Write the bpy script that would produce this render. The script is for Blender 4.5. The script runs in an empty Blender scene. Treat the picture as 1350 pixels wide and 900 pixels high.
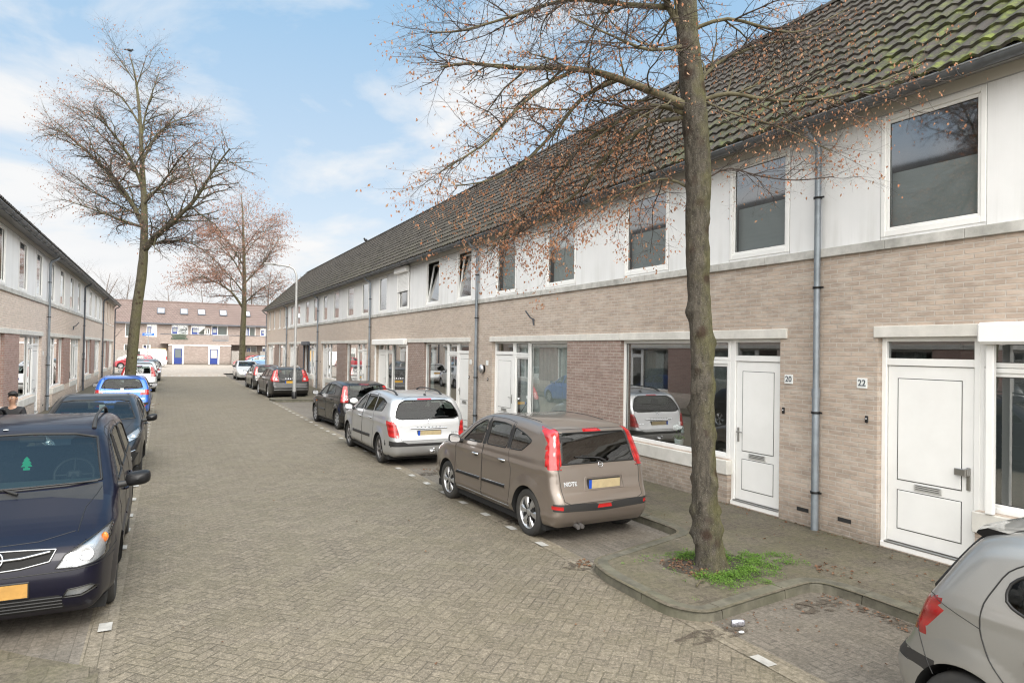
import bpy, math, random
import numpy as np
from mathutils import Vector, Matrix
R = math.radians
SC = bpy.context.scene
COL = SC.collection
rng = random.Random(7)

# ------------------------------------------------------------------ helpers
def tag(o, label=None, cat=None, group=None, kind=None):
    if label: o['label'] = label
    if cat: o['category'] = cat
    if group: o['group'] = group
    if kind: o['kind'] = kind
    return o

def empty(name, loc=(0, 0, 0), rz=0.0, label=None, cat=None, group=None):
    o = bpy.data.objects.new(name, None)
    o.empty_display_size = 0.2
    o.location = loc
    o.rotation_euler = (0, 0, rz)
    COL.objects.link(o)
    return tag(o, label, cat, group)

def link_mesh(name, verts, faces, mats, fmat=None, parent=None, smooth=False, normals=None):
    me = bpy.data.meshes.new(name)
    me.from_pydata([tuple(v) for v in verts], [], [tuple(int(i) for i in f) for f in faces])
    if not isinstance(mats, (list, tuple)): mats = [mats]
    for m in mats: me.materials.append(m)
    if fmat is not None:
        me.polygons.foreach_set('material_index', np.asarray(fmat, dtype=np.int32))
    if smooth is True:
        me.polygons.foreach_set('use_smooth', np.ones(len(me.polygons), dtype=bool))
    elif smooth not in (False, None):
        me.polygons.foreach_set('use_smooth', np.asarray(smooth, dtype=bool))
    me.update()
    if normals is not None:
        me.normals_split_custom_set_from_vertices([tuple(n) for n in normals])
    o = bpy.data.objects.new(name, me)
    COL.objects.link(o)
    if parent: o.parent = parent
    return o

class MB:
    """collects shapes that become ONE mesh object"""
    def __init__(s): s.v = []; s.f = []; s.m = []; s.sm = []
    def add(s, verts, faces, mi=0, sm=False):
        b = len(s.v); s.v += [tuple(v) for v in verts]
        for f in faces:
            s.f.append(tuple(b + i for i in f)); s.m.append(mi); s.sm.append(sm)
    def quad(s, a, b, c, d, mi=0, sm=False): s.add([a, b, c, d], [(0, 1, 2, 3)], mi, sm)
    def box(s, x0, x1, y0, y1, z0, z1, mi=0):
        v = [(x0,y0,z0),(x1,y0,z0),(x1,y1,z0),(x0,y1,z0),(x0,y0,z1),(x1,y0,z1),(x1,y1,z1),(x0,y1,z1)]
        s.add(v, [(3,2,1,0),(4,5,6,7),(0,1,5,4),(1,2,6,5),(2,3,7,6),(3,0,4,7)], mi)
    def bbox(s, x0, x1, y0, y1, z0, z1, b=0.01, mi=0):
        """box with chamfered edges"""
        b = min(b, abs(x1-x0)*.45, abs(y1-y0)*.45, abs(z1-z0)*.45)
        xs = (x0, x1); ys = (y0, y1); zs = (z0, z1)
        V = []; idx = {}
        for i in (0, 1):
            for j in (0, 1):
                for k in (0, 1):
                    sx, sy, sz = 1-2*i, 1-2*j, 1-2*k
                    for a in range(3):
                        p = [xs[i]+sx*b, ys[j]+sy*b, zs[k]+sz*b]
                        p[a] = (xs[i], ys[j], zs[k])[a]
                        idx[(i, j, k, a)] = len(V); V.append(tuple(p))
        F = []
        for a in range(3):
            o1, o2 = [q for q in range(3) if q != a]
            for e in (0, 1):
                c = []
                for (p, q) in ((0,0),(1,0),(1,1),(0,1)):
                    t = [0, 0, 0]; t[a] = e; t[o1] = p; t[o2] = q
                    c.append(idx[(t[0], t[1], t[2], a)])
                F.append(c if (e == 1) == (a != 1) else c[::-1])
        for a in range(3):
            o1, o2 = [q for q in range(3) if q != a]
            for p in (0, 1):
                for q in (0, 1):
                    t0 = [0, 0, 0]; t0[o1] = p; t0[o2] = q; t1 = list(t0); t1[a] = 1
                    F.append([idx[(*t0, o1)], idx[(*t1, o1)], idx[(*t1, o2)], idx[(*t0, o2)]])
        for i in (0, 1):
            for j in (0, 1):
                for k in (0, 1):
                    F.append([idx[(i,j,k,0)], idx[(i,j,k,1)], idx[(i,j,k,2)]])
        s.add(V, F, mi)
    def tube(s, pts, rad, n=8, mi=0, cap=True, sm=True):
        pts = [Vector(p) for p in pts]
        if not hasattr(rad, '__len__'): rad = [rad]*len(pts)
        V = []; F = []
        T = []
        for i in range(len(pts)):
            a = pts[max(0, i-1)]; b = pts[min(len(pts)-1, i+1)]
            d = (b-a)
            T.append(d.normalized() if d.length > 1e-9 else Vector((0, 0, 1)))
        up = Vector((0, 0, 1)) if abs(T[0].z) < .9 else Vector((1, 0, 0))
        u = T[0].cross(up).normalized()
        for i, p in enumerate(pts):
            u = (u - T[i]*u.dot(T[i]))
            u = u.normalized() if u.length > 1e-6 else T[i].orthogonal().normalized()
            w = T[i].cross(u)
            for k in range(n):
                a = 2*math.pi*k/n
                V.append(p + (u*math.cos(a)+w*math.sin(a))*rad[i])
        for i in range(len(pts)-1):
            for k in range(n):
                k2 = (k+1) % n
                F.append((i*n+k, i*n+k2, (i+1)*n+k2, (i+1)*n+k))
        s.add(V, F, mi, sm)
        if cap:
            m = len(pts)-1
            s.add([V[k] for k in range(n)], [tuple(range(n))[::-1]], mi)
            s.add([V[m*n+k] for k in range(n)], [tuple(range(n))], mi)
    def lathe(s, prof, origin=(0,0,0), axis='z', n=24, mi=0, sm=True, closed=False):
        """prof: (radius, height)"""
        V = []; F = []
        for (r, h) in prof:
            for k in range(n):
                a = 2*math.pi*k/n; c, d = r*math.cos(a), r*math.sin(a)
                p = {'z': (c, d, h), 'x': (h, c, d), 'y': (d, h, c)}[axis]
                V.append((p[0]+origin[0], p[1]+origin[1], p[2]+origin[2]))
        m = len(prof)
        for i in range(m if closed else m-1):
            j = (i+1) % m
            for k in range(n):
                k2 = (k+1) % n
                F.append((i*n+k, i*n+k2, j*n+k2, j*n+k))
        s.add(V, F, mi, sm)
    def disc(s, r, origin, axis='x', n=20, mi=0):
        V = []
        for k in range(n):
            a = 2*math.pi*k/n; c, d = r*math.cos(a), r*math.sin(a)
            p = {'z': (c, d, 0), 'x': (0, c, d), 'y': (d, 0, c)}[axis]
            V.append(tuple(p[i]+origin[i] for i in range(3)))
        s.add(V, [tuple(range(n))], mi)
    def ball(s, c, r, nu=14, nv=9, mi=0, sm=True):
        rx, ry, rz = (r, r, r) if not hasattr(r, '__len__') else r
        V = []; F = []
        for i in range(nv+1):
            t = math.pi*i/nv
            for k in range(nu):
                a = 2*math.pi*k/nu
                V.append((c[0]+rx*math.sin(t)*math.cos(a), c[1]+ry*math.sin(t)*math.sin(a), c[2]+rz*math.cos(t)))
        for i in range(nv):
            for k in range(nu):
                k2 = (k+1) % nu
                F.append((i*nu+k, (i+1)*nu+k, (i+1)*nu+k2, i*nu+k2))
        s.add(V, F, mi, sm)
    def xform(s, M, start=0):
        for i in range(start, len(s.v)): s.v[i] = tuple(M @ Vector(s.v[i]))
    def mark(s): return len(s.v)
    def build(s, name, mats, parent=None):
        return link_mesh(name, s.v, s.f, mats, s.m, parent, s.sm)

def text_mesh(body, size, depth=0.002, bold=0.0):
    """lettering as mesh data in the XY plane, centred"""
    cu = bpy.data.curves.new('lettering', 'FONT')
    cu.body = body; cu.size = size; cu.extrude = depth; cu.offset = bold
    cu.align_x = 'CENTER'; cu.align_y = 'CENTER'; cu.resolution_u = 3
    o = bpy.data.objects.new('lettering', cu); COL.objects.link(o)
    bpy.context.view_layer.update()
    dg = bpy.context.evaluated_depsgraph_get()
    me = bpy.data.meshes.new_from_object(o.evaluated_get(dg))
    bpy.data.objects.remove(o); bpy.data.curves.remove(cu)
    return me

def text_part(name, body, size, mat, parent, M, bold=0.0, depth=0.002):
    me = text_mesh(body, size, depth, bold)
    me.materials.clear(); me.materials.append(mat)
    me.transform(M)
    o = bpy.data.objects.new(name, me); COL.objects.link(o); o.parent = parent
    return o

# ------------------------------------------------------------------ materials
class NT:
    """tiny node-tree writer"""
    def __init__(s, nt): s.nt = nt
    def n(s, t, **kw):
        nd = s.nt.nodes.new(t)
        for k, v in kw.items():
            if k.startswith('i_'):
                key = k[2:]; key = int(key) if key.isdigit() else key.replace('_', ' ')
                s.put(nd.inputs[key], v)
            else: setattr(nd, k, v)
        return nd
    def put(s, sock, v):
        if hasattr(v, 'is_output') or isinstance(v, bpy.types.NodeSocket): s.nt.links.new(v, sock)
        elif isinstance(v, bpy.types.Node): s.nt.links.new(v.outputs[0], sock)
        else:
            if hasattr(sock.default_value, '__len__') and not isinstance(v, str):
                v = tuple(v)
                if len(sock.default_value) == 4 and len(v) == 3: v = v+(1,)
            sock.default_value = v
    def math(s, op, a, b=None, c=None, clamp=False):
        nd = s.n('ShaderNodeMath', operation=op, use_clamp=clamp)
        s.put(nd.inputs[0], a)
        if b is not None: s.put(nd.inputs[1], b)
        if c is not None: s.put(nd.inputs[2], c)
        return nd.outputs[0]
    def vmath(s, op, a, b=None):
        nd = s.n('ShaderNodeVectorMath', operation=op)
        s.put(nd.inputs[0], a)
        if b is not None: s.put(nd.inputs[1], b)
        return nd.outputs[0]
    def mix(s, f, a, b, blend='MIX'):
        nd = s.n('ShaderNodeMix', data_type='RGBA', blend_type=blend)
        s.put(nd.inputs[0], f); s.put(nd.inputs[6], a); s.put(nd.inputs[7], b)
        return nd.outputs[2]
    def noise(s, vec, scale, detail=4, rough=.55, dist=0.0):
        nd = s.n('ShaderNodeTexNoise')
        s.put(nd.inputs['Vector'], vec); nd.inputs['Scale'].default_value = scale
        nd.inputs['Detail'].default_value = detail; nd.inputs['Roughness'].default_value = rough
        nd.inputs['Distortion'].default_value = dist
        return nd.outputs[0]
    def ramp(s, f, lo, hi, a=0.0, b=1.0):
        nd = s.n('ShaderNodeMapRange'); s.put(nd.inputs[0], f)
        nd.inputs[1].default_value = lo; nd.inputs[2].default_value = hi
        nd.inputs[3].default_value = a; nd.inputs[4].default_value = b
        return nd.outputs[0]
    def pos(s): return s.n('ShaderNodeNewGeometry').outputs['Position']
    def obj(s): return s.n('ShaderNodeTexCoord').outputs['Object']
    def sep(s, v):
        nd = s.n('ShaderNodeSeparateXYZ'); s.put(nd.inputs[0], v); return nd.outputs
    def comb(s, x, y, z=0.0):
        nd = s.n('ShaderNodeCombineXYZ'); s.put(nd.inputs[0], x); s.put(nd.inputs[1], y); s.put(nd.inputs[2], z); return nd.outputs[0]
    def bump(s, h, strength=.5, dist=.01, normal=None):
        nd = s.n('ShaderNodeBump'); nd.inputs['Strength'].default_value = strength; nd.inputs['Distance'].default_value = dist
        s.put(nd.inputs['Height'], h)
        if normal is not None: s.put(nd.inputs['Normal'], normal)
        return nd.outputs[0]

def newmat(name):
    m = bpy.data.materials.new(name); m.use_nodes = True
    nt = m.node_tree
    for nd in list(nt.nodes): nt.nodes.remove(nd)
    T = NT(nt)
    out = T.n('ShaderNodeOutputMaterial')
    return m, T, out

def pbr(name, col, rough=.6, metal=0.0, var=.0, vscale=3.0, coat=0.0, bump=0.0, bscale=60, spec=.5, dirt=0.0, dirtcol=(.08,.07,.055)):
    m, T, out = newmat(name)
    b = T.n('ShaderNodeBsdfPrincipled')
    c = col
    if var or dirt or bump: p = T.pos()
    if var:
        f = T.noise(p, vscale, 5, .6)
        c = T.mix(T.ramp(f, .3, .7), tuple(x*(1-var) for x in col), tuple(min(1, x*(1+var)) for x in col))
    if dirt:
        f2 = T.noise(p, 1.3, 6, .65)
        c = T.mix(T.ramp(f2, .45, .8, 0, dirt), c, dirtcol)
    T.put(b.inputs['Base Color'], c)
    b.inputs['Roughness'].default_value = rough; b.inputs['Metallic'].default_value = metal
    b.inputs['Coat Weight'].default_value = coat; b.inputs['Coat Roughness'].default_value = .06
    b.inputs['Specular IOR Level'].default_value = spec
    if bump:
        T.put(b.inputs['Normal'], T.bump(T.noise(p, bscale, 4, .6), bump, .01))
    T.put(out.inputs[0], b)
    return m

def glass(name, tint=(.55, .62, .6), base=.08, rough=0.0, refl=(1, 1, 1), fmul=1.6):
    """pane: see-through tint plus mirror reflection by Fresnel"""
    m, T, out = newmat(name)
    tr = T.n('ShaderNodeBsdfTransparent'); T.put(tr.inputs[0], tint)
    gl = T.n('ShaderNodeBsdfGlossy'); gl.inputs['Roughness'].default_value = rough; T.put(gl.inputs['Color'], refl)
    fr = T.n('ShaderNodeLayerWeight'); fr.inputs['Blend'].default_value = .5
    fac = T.math('POWER', fr.outputs['Facing'], 3.5)
    fac = T.math('MULTIPLY_ADD', fac, fmul*.55, base, clamp=True)
    mx = T.n('ShaderNodeMixShader'); T.put(mx.inputs[0], fac); T.put(mx.inputs[1], tr); T.put(mx.inputs[2], gl)
    T.put(out.inputs[0], mx)
    return m

def carpaint(name, col, metal=.35, rough=.32, dirt=.12, coat=1.0):
    m, T, out = newmat(name)
    b = T.n('ShaderNodeBsdfPrincipled')
    g = T.n('ShaderNodeNewGeometry'); p = g.outputs['Position']
    o = T.obj()
    z = T.sep(o)[2]
    f = T.noise(o, 900, 1, .5)
    c = T.mix(f, tuple(x*.86 for x in col), tuple(min(1, x*1.14) for x in col))
    # road film low on the body and blotchy dust
    d1 = T.ramp(z, .18, .75, .55, 0.0)
    d2 = T.noise(o, 2.2, 6, .65)
    fd = T.math('MULTIPLY', T.math('ADD', d1, T.ramp(d2, .4, .75, 0, .5)), dirt*2, clamp=True)
    c = T.mix(fd, c, (.17, .155, .135))
    c = T.mix(g.outputs['Backfacing'], c, (.015, .015, .016))
    T.put(b.inputs['Base Color'], c)
    b.inputs['Metallic'].default_value = metal
    T.put(b.inputs['Roughness'], T.math('ADD', rough, T.math('MULTIPLY', fd, .5)))
    cw = T.math('SUBTRACT', 1.0, T.math('MAXIMUM', g.outputs['Backfacing'], T.math('MULTIPLY', fd, .8)), clamp=True)
    T.put(b.inputs['Coat Weight'], T.math('MULTIPLY', cw, coat)); b.inputs['Specular IOR Level'].default_value = .5*coat
    T.put(b.inputs['Coat Roughness'], T.ramp(d2, .35, .7, .04, .12))
    T.put(out.inputs[0], b)
    return m
# ------------------------------------------------------------------ surfaces
def brick_wall(name, c1, c2, mortar, white=.35, stain=.3, bw=.22, rh=.0625, ms=.009, blotch=1.0, far_haze=0.0):
    m, T, out = newmat(name)
    b = T.n('ShaderNodeBsdfPrincipled')
    p = T.pos(); x, y, z = T.sep(p)
    v = T.comb(T.math('ADD', x, y), z, 0)
    wob = T.n('ShaderNodeTexNoise'); T.put(wob.inputs['Vector'], p); wob.inputs['Scale'].default_value = 14
    v2 = T.vmath('ADD', v, T.vmath('SCALE', wob.outputs['Color'])) if False else v
    sx = T.math('MULTIPLY', T.math('SUBTRACT', wob.outputs[0], .5), .012)
    v2 = T.comb(T.math('ADD', T.math('ADD', x, y), sx), T.math('ADD', z, T.math('MULTIPLY', sx, .7)), 0)
    br = T.n('ShaderNodeTexBrick', offset=.5, squash=1.0)
    T.put(br.inputs['Vector'], v2)
    br.inputs['Scale'].default_value = 1; br.inputs['Mortar Size'].default_value = ms; br.inputs['Mortar Smooth'].default_value = .25
    br.inputs['Brick Width'].default_value = bw; br.inputs['Row Height'].default_value = rh; br.inputs['Bias'].default_value = 0
    T.put(br.inputs['Color1'], c1+(1,)); T.put(br.inputs['Color2'], c2+(1,)); T.put(br.inputs['Mortar'], mortar+(1,))
    n1 = T.noise(p, 9, 5, .65); n2 = T.noise(p, .55, 5, .6); n3 = T.noise(T.vmath('MULTIPLY', p, (1, 1, 3.0)), 2.4, 6, .7)
    c = T.mix(T.ramp(n1, .35, .8, .0, .35*blotch), br.outputs['Color'], tuple(q*.55 for q in c1))
    n4 = T.noise(T.vmath('MULTIPLY', p, (4.0, 4.0, 14.0)), 1.0, 3, .5)
    c = T.mix(T.ramp(n4, .54, .66, 0, .38*blotch), c, tuple(q*.6 for q in c2))
    c = T.mix(T.math('MULTIPLY', T.ramp(n4, .48, .36, 0, .45*blotch), T.math('SUBTRACT', 1.0, br.outputs['Fac'])), c, tuple(min(1, q*1.22) for q in c1))
    c = T.mix(T.ramp(n3, .5, .72, 0, white), c, (.62, .57, .51))          # lime bloom
    c = T.mix(T.ramp(n2, .45, .75, 0, stain), c, tuple(q*.55 for q in c2))
    if far_haze: c = T.mix(T.ramp(y, 9, 42, 0, far_haze), c, (.70, .60, .52))  # distance haze painted in: brick pales further along the street
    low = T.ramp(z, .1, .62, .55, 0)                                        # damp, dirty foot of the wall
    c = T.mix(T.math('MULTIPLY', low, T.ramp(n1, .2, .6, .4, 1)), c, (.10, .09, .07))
    T.put(b.inputs['Base Color'], c); b.inputs['Roughness'].default_value = .9; b.inputs['Specular IOR Level'].default_value = .25
    hgt = T.math('ADD', T.math('MULTIPLY', T.math('SUBTRACT', 1.0, br.outputs['Fac']), 1.0), T.math('MULTIPLY', n1, .5))
    T.put(b.inputs['Normal'], T.bump(hgt, .8, .014))
    T.put(out.inputs[0], b); return m

def herringbone(T, x, y):
    fx0 = T.math('FLOOR', x); fy0 = T.math('FLOOR', y)
    fx = T.math('SUBTRACT', x, fx0); fy = T.math('SUBTRACT', y, fy0)
    k = T.math('FLOORED_MODULO', T.math('SUBTRACT', fx0, fy0), 4.0)
    is0 = T.math('COMPARE', k, 0.0, .1); is1 = T.math('COMPARE', k, 1.0, .1); is2 = T.math('COMPARE', k, 2.0, .1); is3 = T.math('COMPARE', k, 3.0, .1)
    gx = T.math('SUBTRACT', 1.0, fx); gy = T.math('SUBTRACT', 1.0, fy)
    big = 4.0
    L = T.math('MULTIPLY_ADD', is1, big, fx); Rr = T.math('MULTIPLY_ADD', is0, big, gx)
    B = T.math('MULTIPLY_ADD', is2, big, fy); Tt = T.math('MULTIPLY_ADD', is3, big, gy)
    d = T.math('MINIMUM', T.math('MINIMUM', L, Rr), T.math('MINIMUM', B, Tt))
    ix = T.math('SUBTRACT', fx0, is1); iy = T.math('SUBTRACT', fy0, is2)
    wn = T.n('ShaderNodeTexWhiteNoise'); wn.noise_dimensions = '2D'
    T.put(wn.inputs['Vector'], T.comb(ix, iy, 0))
    return d, wn.outputs['Value'], wn.outputs['Color']

def paver(name, kind, base, moss=(.115, .104, .055), mossy=.5, rot=45, unit=.105, rough=.85, speck=.5, wear=.35, damp=.0):
    m, T, out = newmat(name)
    b = T.n('ShaderNodeBsdfPrincipled')
    p = T.pos(); x, y, z = T.sep(p)
    wob = T.noise(p, 3.0, 3, .5); w = T.math('MULTIPLY', T.math('SUBTRACT', wob, .5), .05)
    a = R(rot); ca, sa = math.cos(a)/unit, math.sin(a)/unit
    xr = T.math('ADD', T.math('MULTIPLY_ADD', x, ca, T.math('MULTIPLY', y, sa)), T.math('MULTIPLY', w, .8/.105*unit/unit))
    yr = T.math('SUBTRACT', T.math('MULTIPLY', y, ca), T.math('MULTIPLY', x, sa))
    if kind == 'herring':
        d, rv, rc = herringbone(T, xr, yr)
        joint = T.ramp(d, .025, .10, 1, 0)
    else:
        br = T.n('ShaderNodeTexBrick', offset=.5)
        T.put(br.inputs['Vector'], T.comb(xr, yr, 0))
        br.inputs['Scale'].default_value = 1
        bw, rh = {'run': (2, 1), 'slab': (1, 1)}[kind]
        br.inputs['Brick Width'].default_value = bw; br.inputs['Row Height'].default_value = rh
        br.inputs['Mortar Size'].default_value = .045 if kind == 'run' else .018; br.inputs['Mortar Smooth'].default_value = .4
        T.put(br.inputs['Color1'], (0, 0, 0, 1)); T.put(br.inputs['Color2'], (1, 1, 1, 1)); T.put(br.inputs['Mortar'], (.5, .5, .5, 1))
        rv = T.sep(br.outputs['Color'])[0]; joint = br.outputs['Fac']
    big = T.noise(p, .38, 5, .6); mid = T.noise(p, 1.7, 6, .65); fine = T.noise(p, 58, 3, .65); vf = T.noise(p, 120, 2, .6)
    c = T.mix(rv, tuple(q*.87 for q in base), tuple(min(1, q*1.13) for q in base))
    c = T.mix(T.ramp(big, .3, .7, 0, 1), c, T.mix(1.0, c, (1.0-wear*.35, 1.0-wear*.4, 1.0-wear*.5), 'MULTIPLY'))
    gr = T.noise(p, 24, 5, .75)
    c = T.mix(T.ramp(gr, .32, .68, 0, 1), T.mix(1.0, c, (.52, .52, .50), 'MULTIPLY'), T.mix(1.0, c, (1.38, 1.37, 1.34), 'MULTIPLY'))
    c = T.mix(T.ramp(vf, .60, .68, 0, speck*.9), c, tuple(min(1, q*2.3) for q in base))
    c = T.mix(T.ramp(fine, .54, .64, 0, speck*.8), c, tuple(q*.38 for q in base))
    c = T.mix(T.math('MULTIPLY', T.ramp(mid, .42, .68, 0, mossy), T.ramp(fine, .3, .6, .25, 1)), c, moss)
    jc = T.mix(T.ramp(mid, .35, .6), tuple(q*.27 for q in base), tuple(q*.55 for q in moss))
    worn = T.math('MULTIPLY', T.ramp(mid, .35, .62, .95, .25), T.ramp(T.noise(p, .9, 4, .6), .35, .62, 1.0, .3))
    c = T.mix(T.math('MULTIPLY', joint, worn), c, jc)
    T.put(b.inputs['Base Color'], c)
    T.put(b.inputs['Roughness'], T.ramp(mid, .3, .7, rough, rough-.12-damp))
    b.inputs['Specular IOR Level'].default_value = .3+damp
    h = T.math('ADD', T.math('MULTIPLY', joint, -1.0), T.math('ADD', T.math('MULTIPLY', fine, .8), T.math('MULTIPLY', rv, .25)))
    T.put(b.inputs['Normal'], T.bump(h, .5, .012))
    T.put(out.inputs[0], b); return m

BRICK = brick_wall('pale_brick', (.50, .405, .332), (.40, .323, .265), (.52, .465, .41), white=.55, stain=.1, far_haze=.5, blotch=.75)
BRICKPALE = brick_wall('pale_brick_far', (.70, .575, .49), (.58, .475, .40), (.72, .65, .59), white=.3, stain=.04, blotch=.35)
BRICKDARK = brick_wall('brown_brick', (.29, .205, .175), (.34, .25, .21), (.42, .37, .33), white=.25, stain=.15)
BRICKRED = brick_wall('red_brown_brick', (.36, .225, .195), (.42, .28, .24), (.46, .39, .35), white=.12, stain=.15)
BRICKEND = brick_wall('pinkish_brick', (.30, .24, .215), (.34, .28, .25), (.35, .31, .28), white=.35, stain=.25, ms=.006)
ROAD = paver('road_pavers', 'herring', (.168, .146, .115), mossy=.32, rot=45, speck=.85)
BAY = paver('bay_pavers', 'run', (.155, .139, .122), mossy=.2, rot=90, speck=.35, wear=.5, damp=.08, moss=(.10, .09, .06))
STRIP = paver('edge_pavers', 'run', (.20, .175, .14), mossy=.3, rot=90, speck=.4)
SLAB = paver('pavement_slabs', 'slab', (.125, .11, .088), mossy=.5, rot=0, unit=.3, speck=.35, wear=.6, moss=(.12, .118, .055))
PLAZA = paver('cross_street_pavers', 'run', (.38, .335, .295), mossy=.05, rot=0, speck=.2, wear=.2)
KERB = pbr('kerb_concrete', (.10, .093, .07), .85, var=.4, vscale=6, bump=.4, bscale=70, dirt=.55, dirtcol=(.07, .075, .035))
def patchy(name, col):
    m, T, out = newmat(name); b = T.n('ShaderNodeBsdfPrincipled'); p = T.pos()
    T.put(b.inputs['Base Color'], T.mix(T.noise(p, 60, 4), tuple(q*.5 for q in col), tuple(q*1.6 for q in col))); b.inputs['Roughness'].default_value = .95
    tr = T.n('ShaderNodeBsdfTransparent'); mx = T.n('ShaderNodeMixShader')
    T.put(mx.inputs[0], T.ramp(T.noise(p, 9, 7, .75), .46, .6)); T.put(mx.inputs[1], tr); T.put(mx.inputs[2], b); T.put(out.inputs[0], mx); return m
DIRTA = patchy('kerb_dirt', (.07, .055, .04))
DIRT = pbr('gutter_dirt', (.045, .036, .026), .95, var=.5, vscale=30, bump=.8, bscale=50)
WHITEPAINT = pbr('white_marking', (.38, .37, .345), .8, var=.25, vscale=12, dirt=.35)
CONCRETE = pbr('lintel_concrete', (.64, .62, .575), .85, var=.1, vscale=5, bump=.2, bscale=90, dirt=.35, dirtcol=(.3, .28, .24))
BANDC = pbr('band_concrete', (.52, .51, .48), .9, var=.18, vscale=7, bump=.3, bscale=80, dirt=.75, dirtcol=(.14, .14, .12))
UPVC = pbr('white_frame', (.84, .838, .82), .38, var=.03, vscale=2, dirt=.12, dirtcol=(.45, .43, .38))
def clad_mat():
    m, T, out = newmat('white_panel'); b = T.n('ShaderNodeBsdfPrincipled'); p = T.pos(); x, y, z = T.sep(p)
    st = T.noise(T.vmath('MULTIPLY', p, (5, 5, .30)), 1.0, 6, .65); bl = T.noise(p, 1.1, 5, .6)
    c = T.mix(T.ramp(bl, .3, .7), (.72, .725, .725), (.79, .79, .79))
    edge = T.math('MAXIMUM', T.ramp(z, 5.05, 5.6, .0, 1), T.ramp(z, 4.0, 4.45, .9, 0))
    c = T.mix(T.math('MULTIPLY', T.ramp(st, .45, .72, 0, .55), T.math('ADD', .25, T.math('MULTIPLY', edge, .75))), c, (.47, .465, .43))
    T.put(b.inputs['Base Color'], c); b.inputs['Roughness'].default_value = .75
    T.put(b.inputs['Normal'], T.bump(T.noise(p, 160, 3), .1, .01)); T.put(out.inputs[0], b); return m
CLAD = clad_mat()
CREAM = pbr('cream_board', (.60, .575, .52), .6, dirt=.2, dirtcol=(.3, .29, .26))
ZINC = pbr('zinc', (.27, .305, .34), .5, .55, var=.2, vscale=4, dirt=.3)
GUTTERM = pbr('gutter_zinc', (.13, .14, .15), .5, .5, var=.25, vscale=5, dirt=.4)
GUTTERB = pbr('gutter_rim', (.42, .45, .48), .4, .6)
ZINCDARK = pbr('dark_pipe', (.10, .11, .13), .5, .3, dirt=.2)
SOFFIT = pbr('soffit_board', (.30, .30, .30), .7, var=.1)
GAP = pbr('shadow_gap', (.02, .02, .02), .9)
STEEL = pbr('stainless', (.42, .41, .39), .35, .9)
BLACKMETAL = pbr('black_metal', (.015, .015, .016), .4, .3)
ROOMW = pbr('room_wall', (.27, .25, .225), .9)
CURTAIN = pbr('net_curtain', (.60, .62, .61), .9, var=.06, vscale=8)
DRAPE = pbr('light_drape', (.50, .47, .41), .9, var=.08, vscale=6)
REFLGREY = pbr('reflection_grey', (.46, .48, .48), .6)  # grey tone for the painted reflection of the opposite roof
BLIND = pbr('grey_blind', (.12, .125, .13), .8)
PANE = glass('window_pane', (.72, .78, .77), .27, fmul=2.0)
PANEUP = glass('upper_pane', (.70, .75, .75), .30, fmul=1.6, rough=.05)
PANEDARK = glass('dark_pane', (.40, .43, .44), .17, fmul=2.0)
BLUEP = pbr('blue_paint', (.02, .045, .22), .4)

def tile_mat(name, col, moss):
    m, T, out = newmat(name)
    b = T.n('ShaderNodeBsdfPrincipled')
    p = T.pos(); x, y, z = T.sep(p)
    n = T.noise(p, 5, 6, .7); n2 = T.noise(p, .9, 4, .6); f = T.noise(p, 45, 4, .7)
    cell = T.n('ShaderNodeTexWhiteNoise'); cell.noise_dimensions = '2D'
    T.put(cell.inputs['Vector'], T.comb(T.math('FLOOR', T.math('DIVIDE', y, (5.83/28))), T.math('FLOOR', T.math('DIVIDE', z, .23)), 0))
    c = T.mix(cell.outputs['Value'], tuple(q*.72 for q in col), tuple(q*1.25 for q in col))
    c = T.mix(T.ramp(f, .45, .7, 0, .4), c, tuple(q*1.6 for q in col))
    lowz = T.ramp(z, 5.7, 8.4, 1.0, .12)
    near = T.ramp(y, 4, 11, 1.0, .10)
    fm = T.math('MULTIPLY', T.math('MULTIPLY', lowz, near), T.ramp(T.math('ADD', T.math('MULTIPLY', n, .7), T.math('MULTIPLY', n2, .35)), .46, .62, 0, moss), clamp=True)
    c = T.mix(fm, c, T.mix(T.ramp(n, .4, .65), (.045, .06, .015), (.17, .21, .035)))
    T.put(b.inputs['Base Color'], c); b.inputs['Roughness'].default_value = .85; b.inputs['Specular IOR Level'].default_value = .3
    T.put(b.inputs['Normal'], T.bump(T.math('ADD', f, T.math('MULTIPLY', fm, 2.0)), .5, .015))
    T.put(out.inputs[0], b); return m
TILES = tile_mat('roof_tiles', (.052, .046, .040), .8)
TILESL = tile_mat('roof_tiles_left', (.07, .068, .066), .2)

# ------------------------------------------------------------------ the ground
XF, XLF = 8.135, -3.827
XE, XEL = 4.37, -.33
KR, KL = 6.30, -2.12
def sheet(name, x0, x1, y0, y1, z, mat):
    mb = MB(); mb.quad((x0, y0, z), (x1, y0, z), (x1, y1, z), (x0, y1, z)); o = mb.build(name, [mat]); return tag(o, kind='structure')
GROUNDM = pbr('open_ground', (.2, .19, .16), .9, var=.2, vscale=.3)
sheet('ground', -400, 400, -120, 700, -.012, GROUNDM)
sheet('parking_lane', XE, KR+.3, -9, 66, 0, BAY)
sheet('parking_lane', KL-.3, XEL-.22, -9, 66, 0, BAY)
sheet('road', XEL, XE-.0, -12, 61.5, .004, ROAD)
sheet('road_edge', XEL-.22, XEL, -12, 61.5, .002, STRIP)
sheet('road_edge', XE-.02, XE+.20, -9, 61.5, .009, STRIP)
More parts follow.
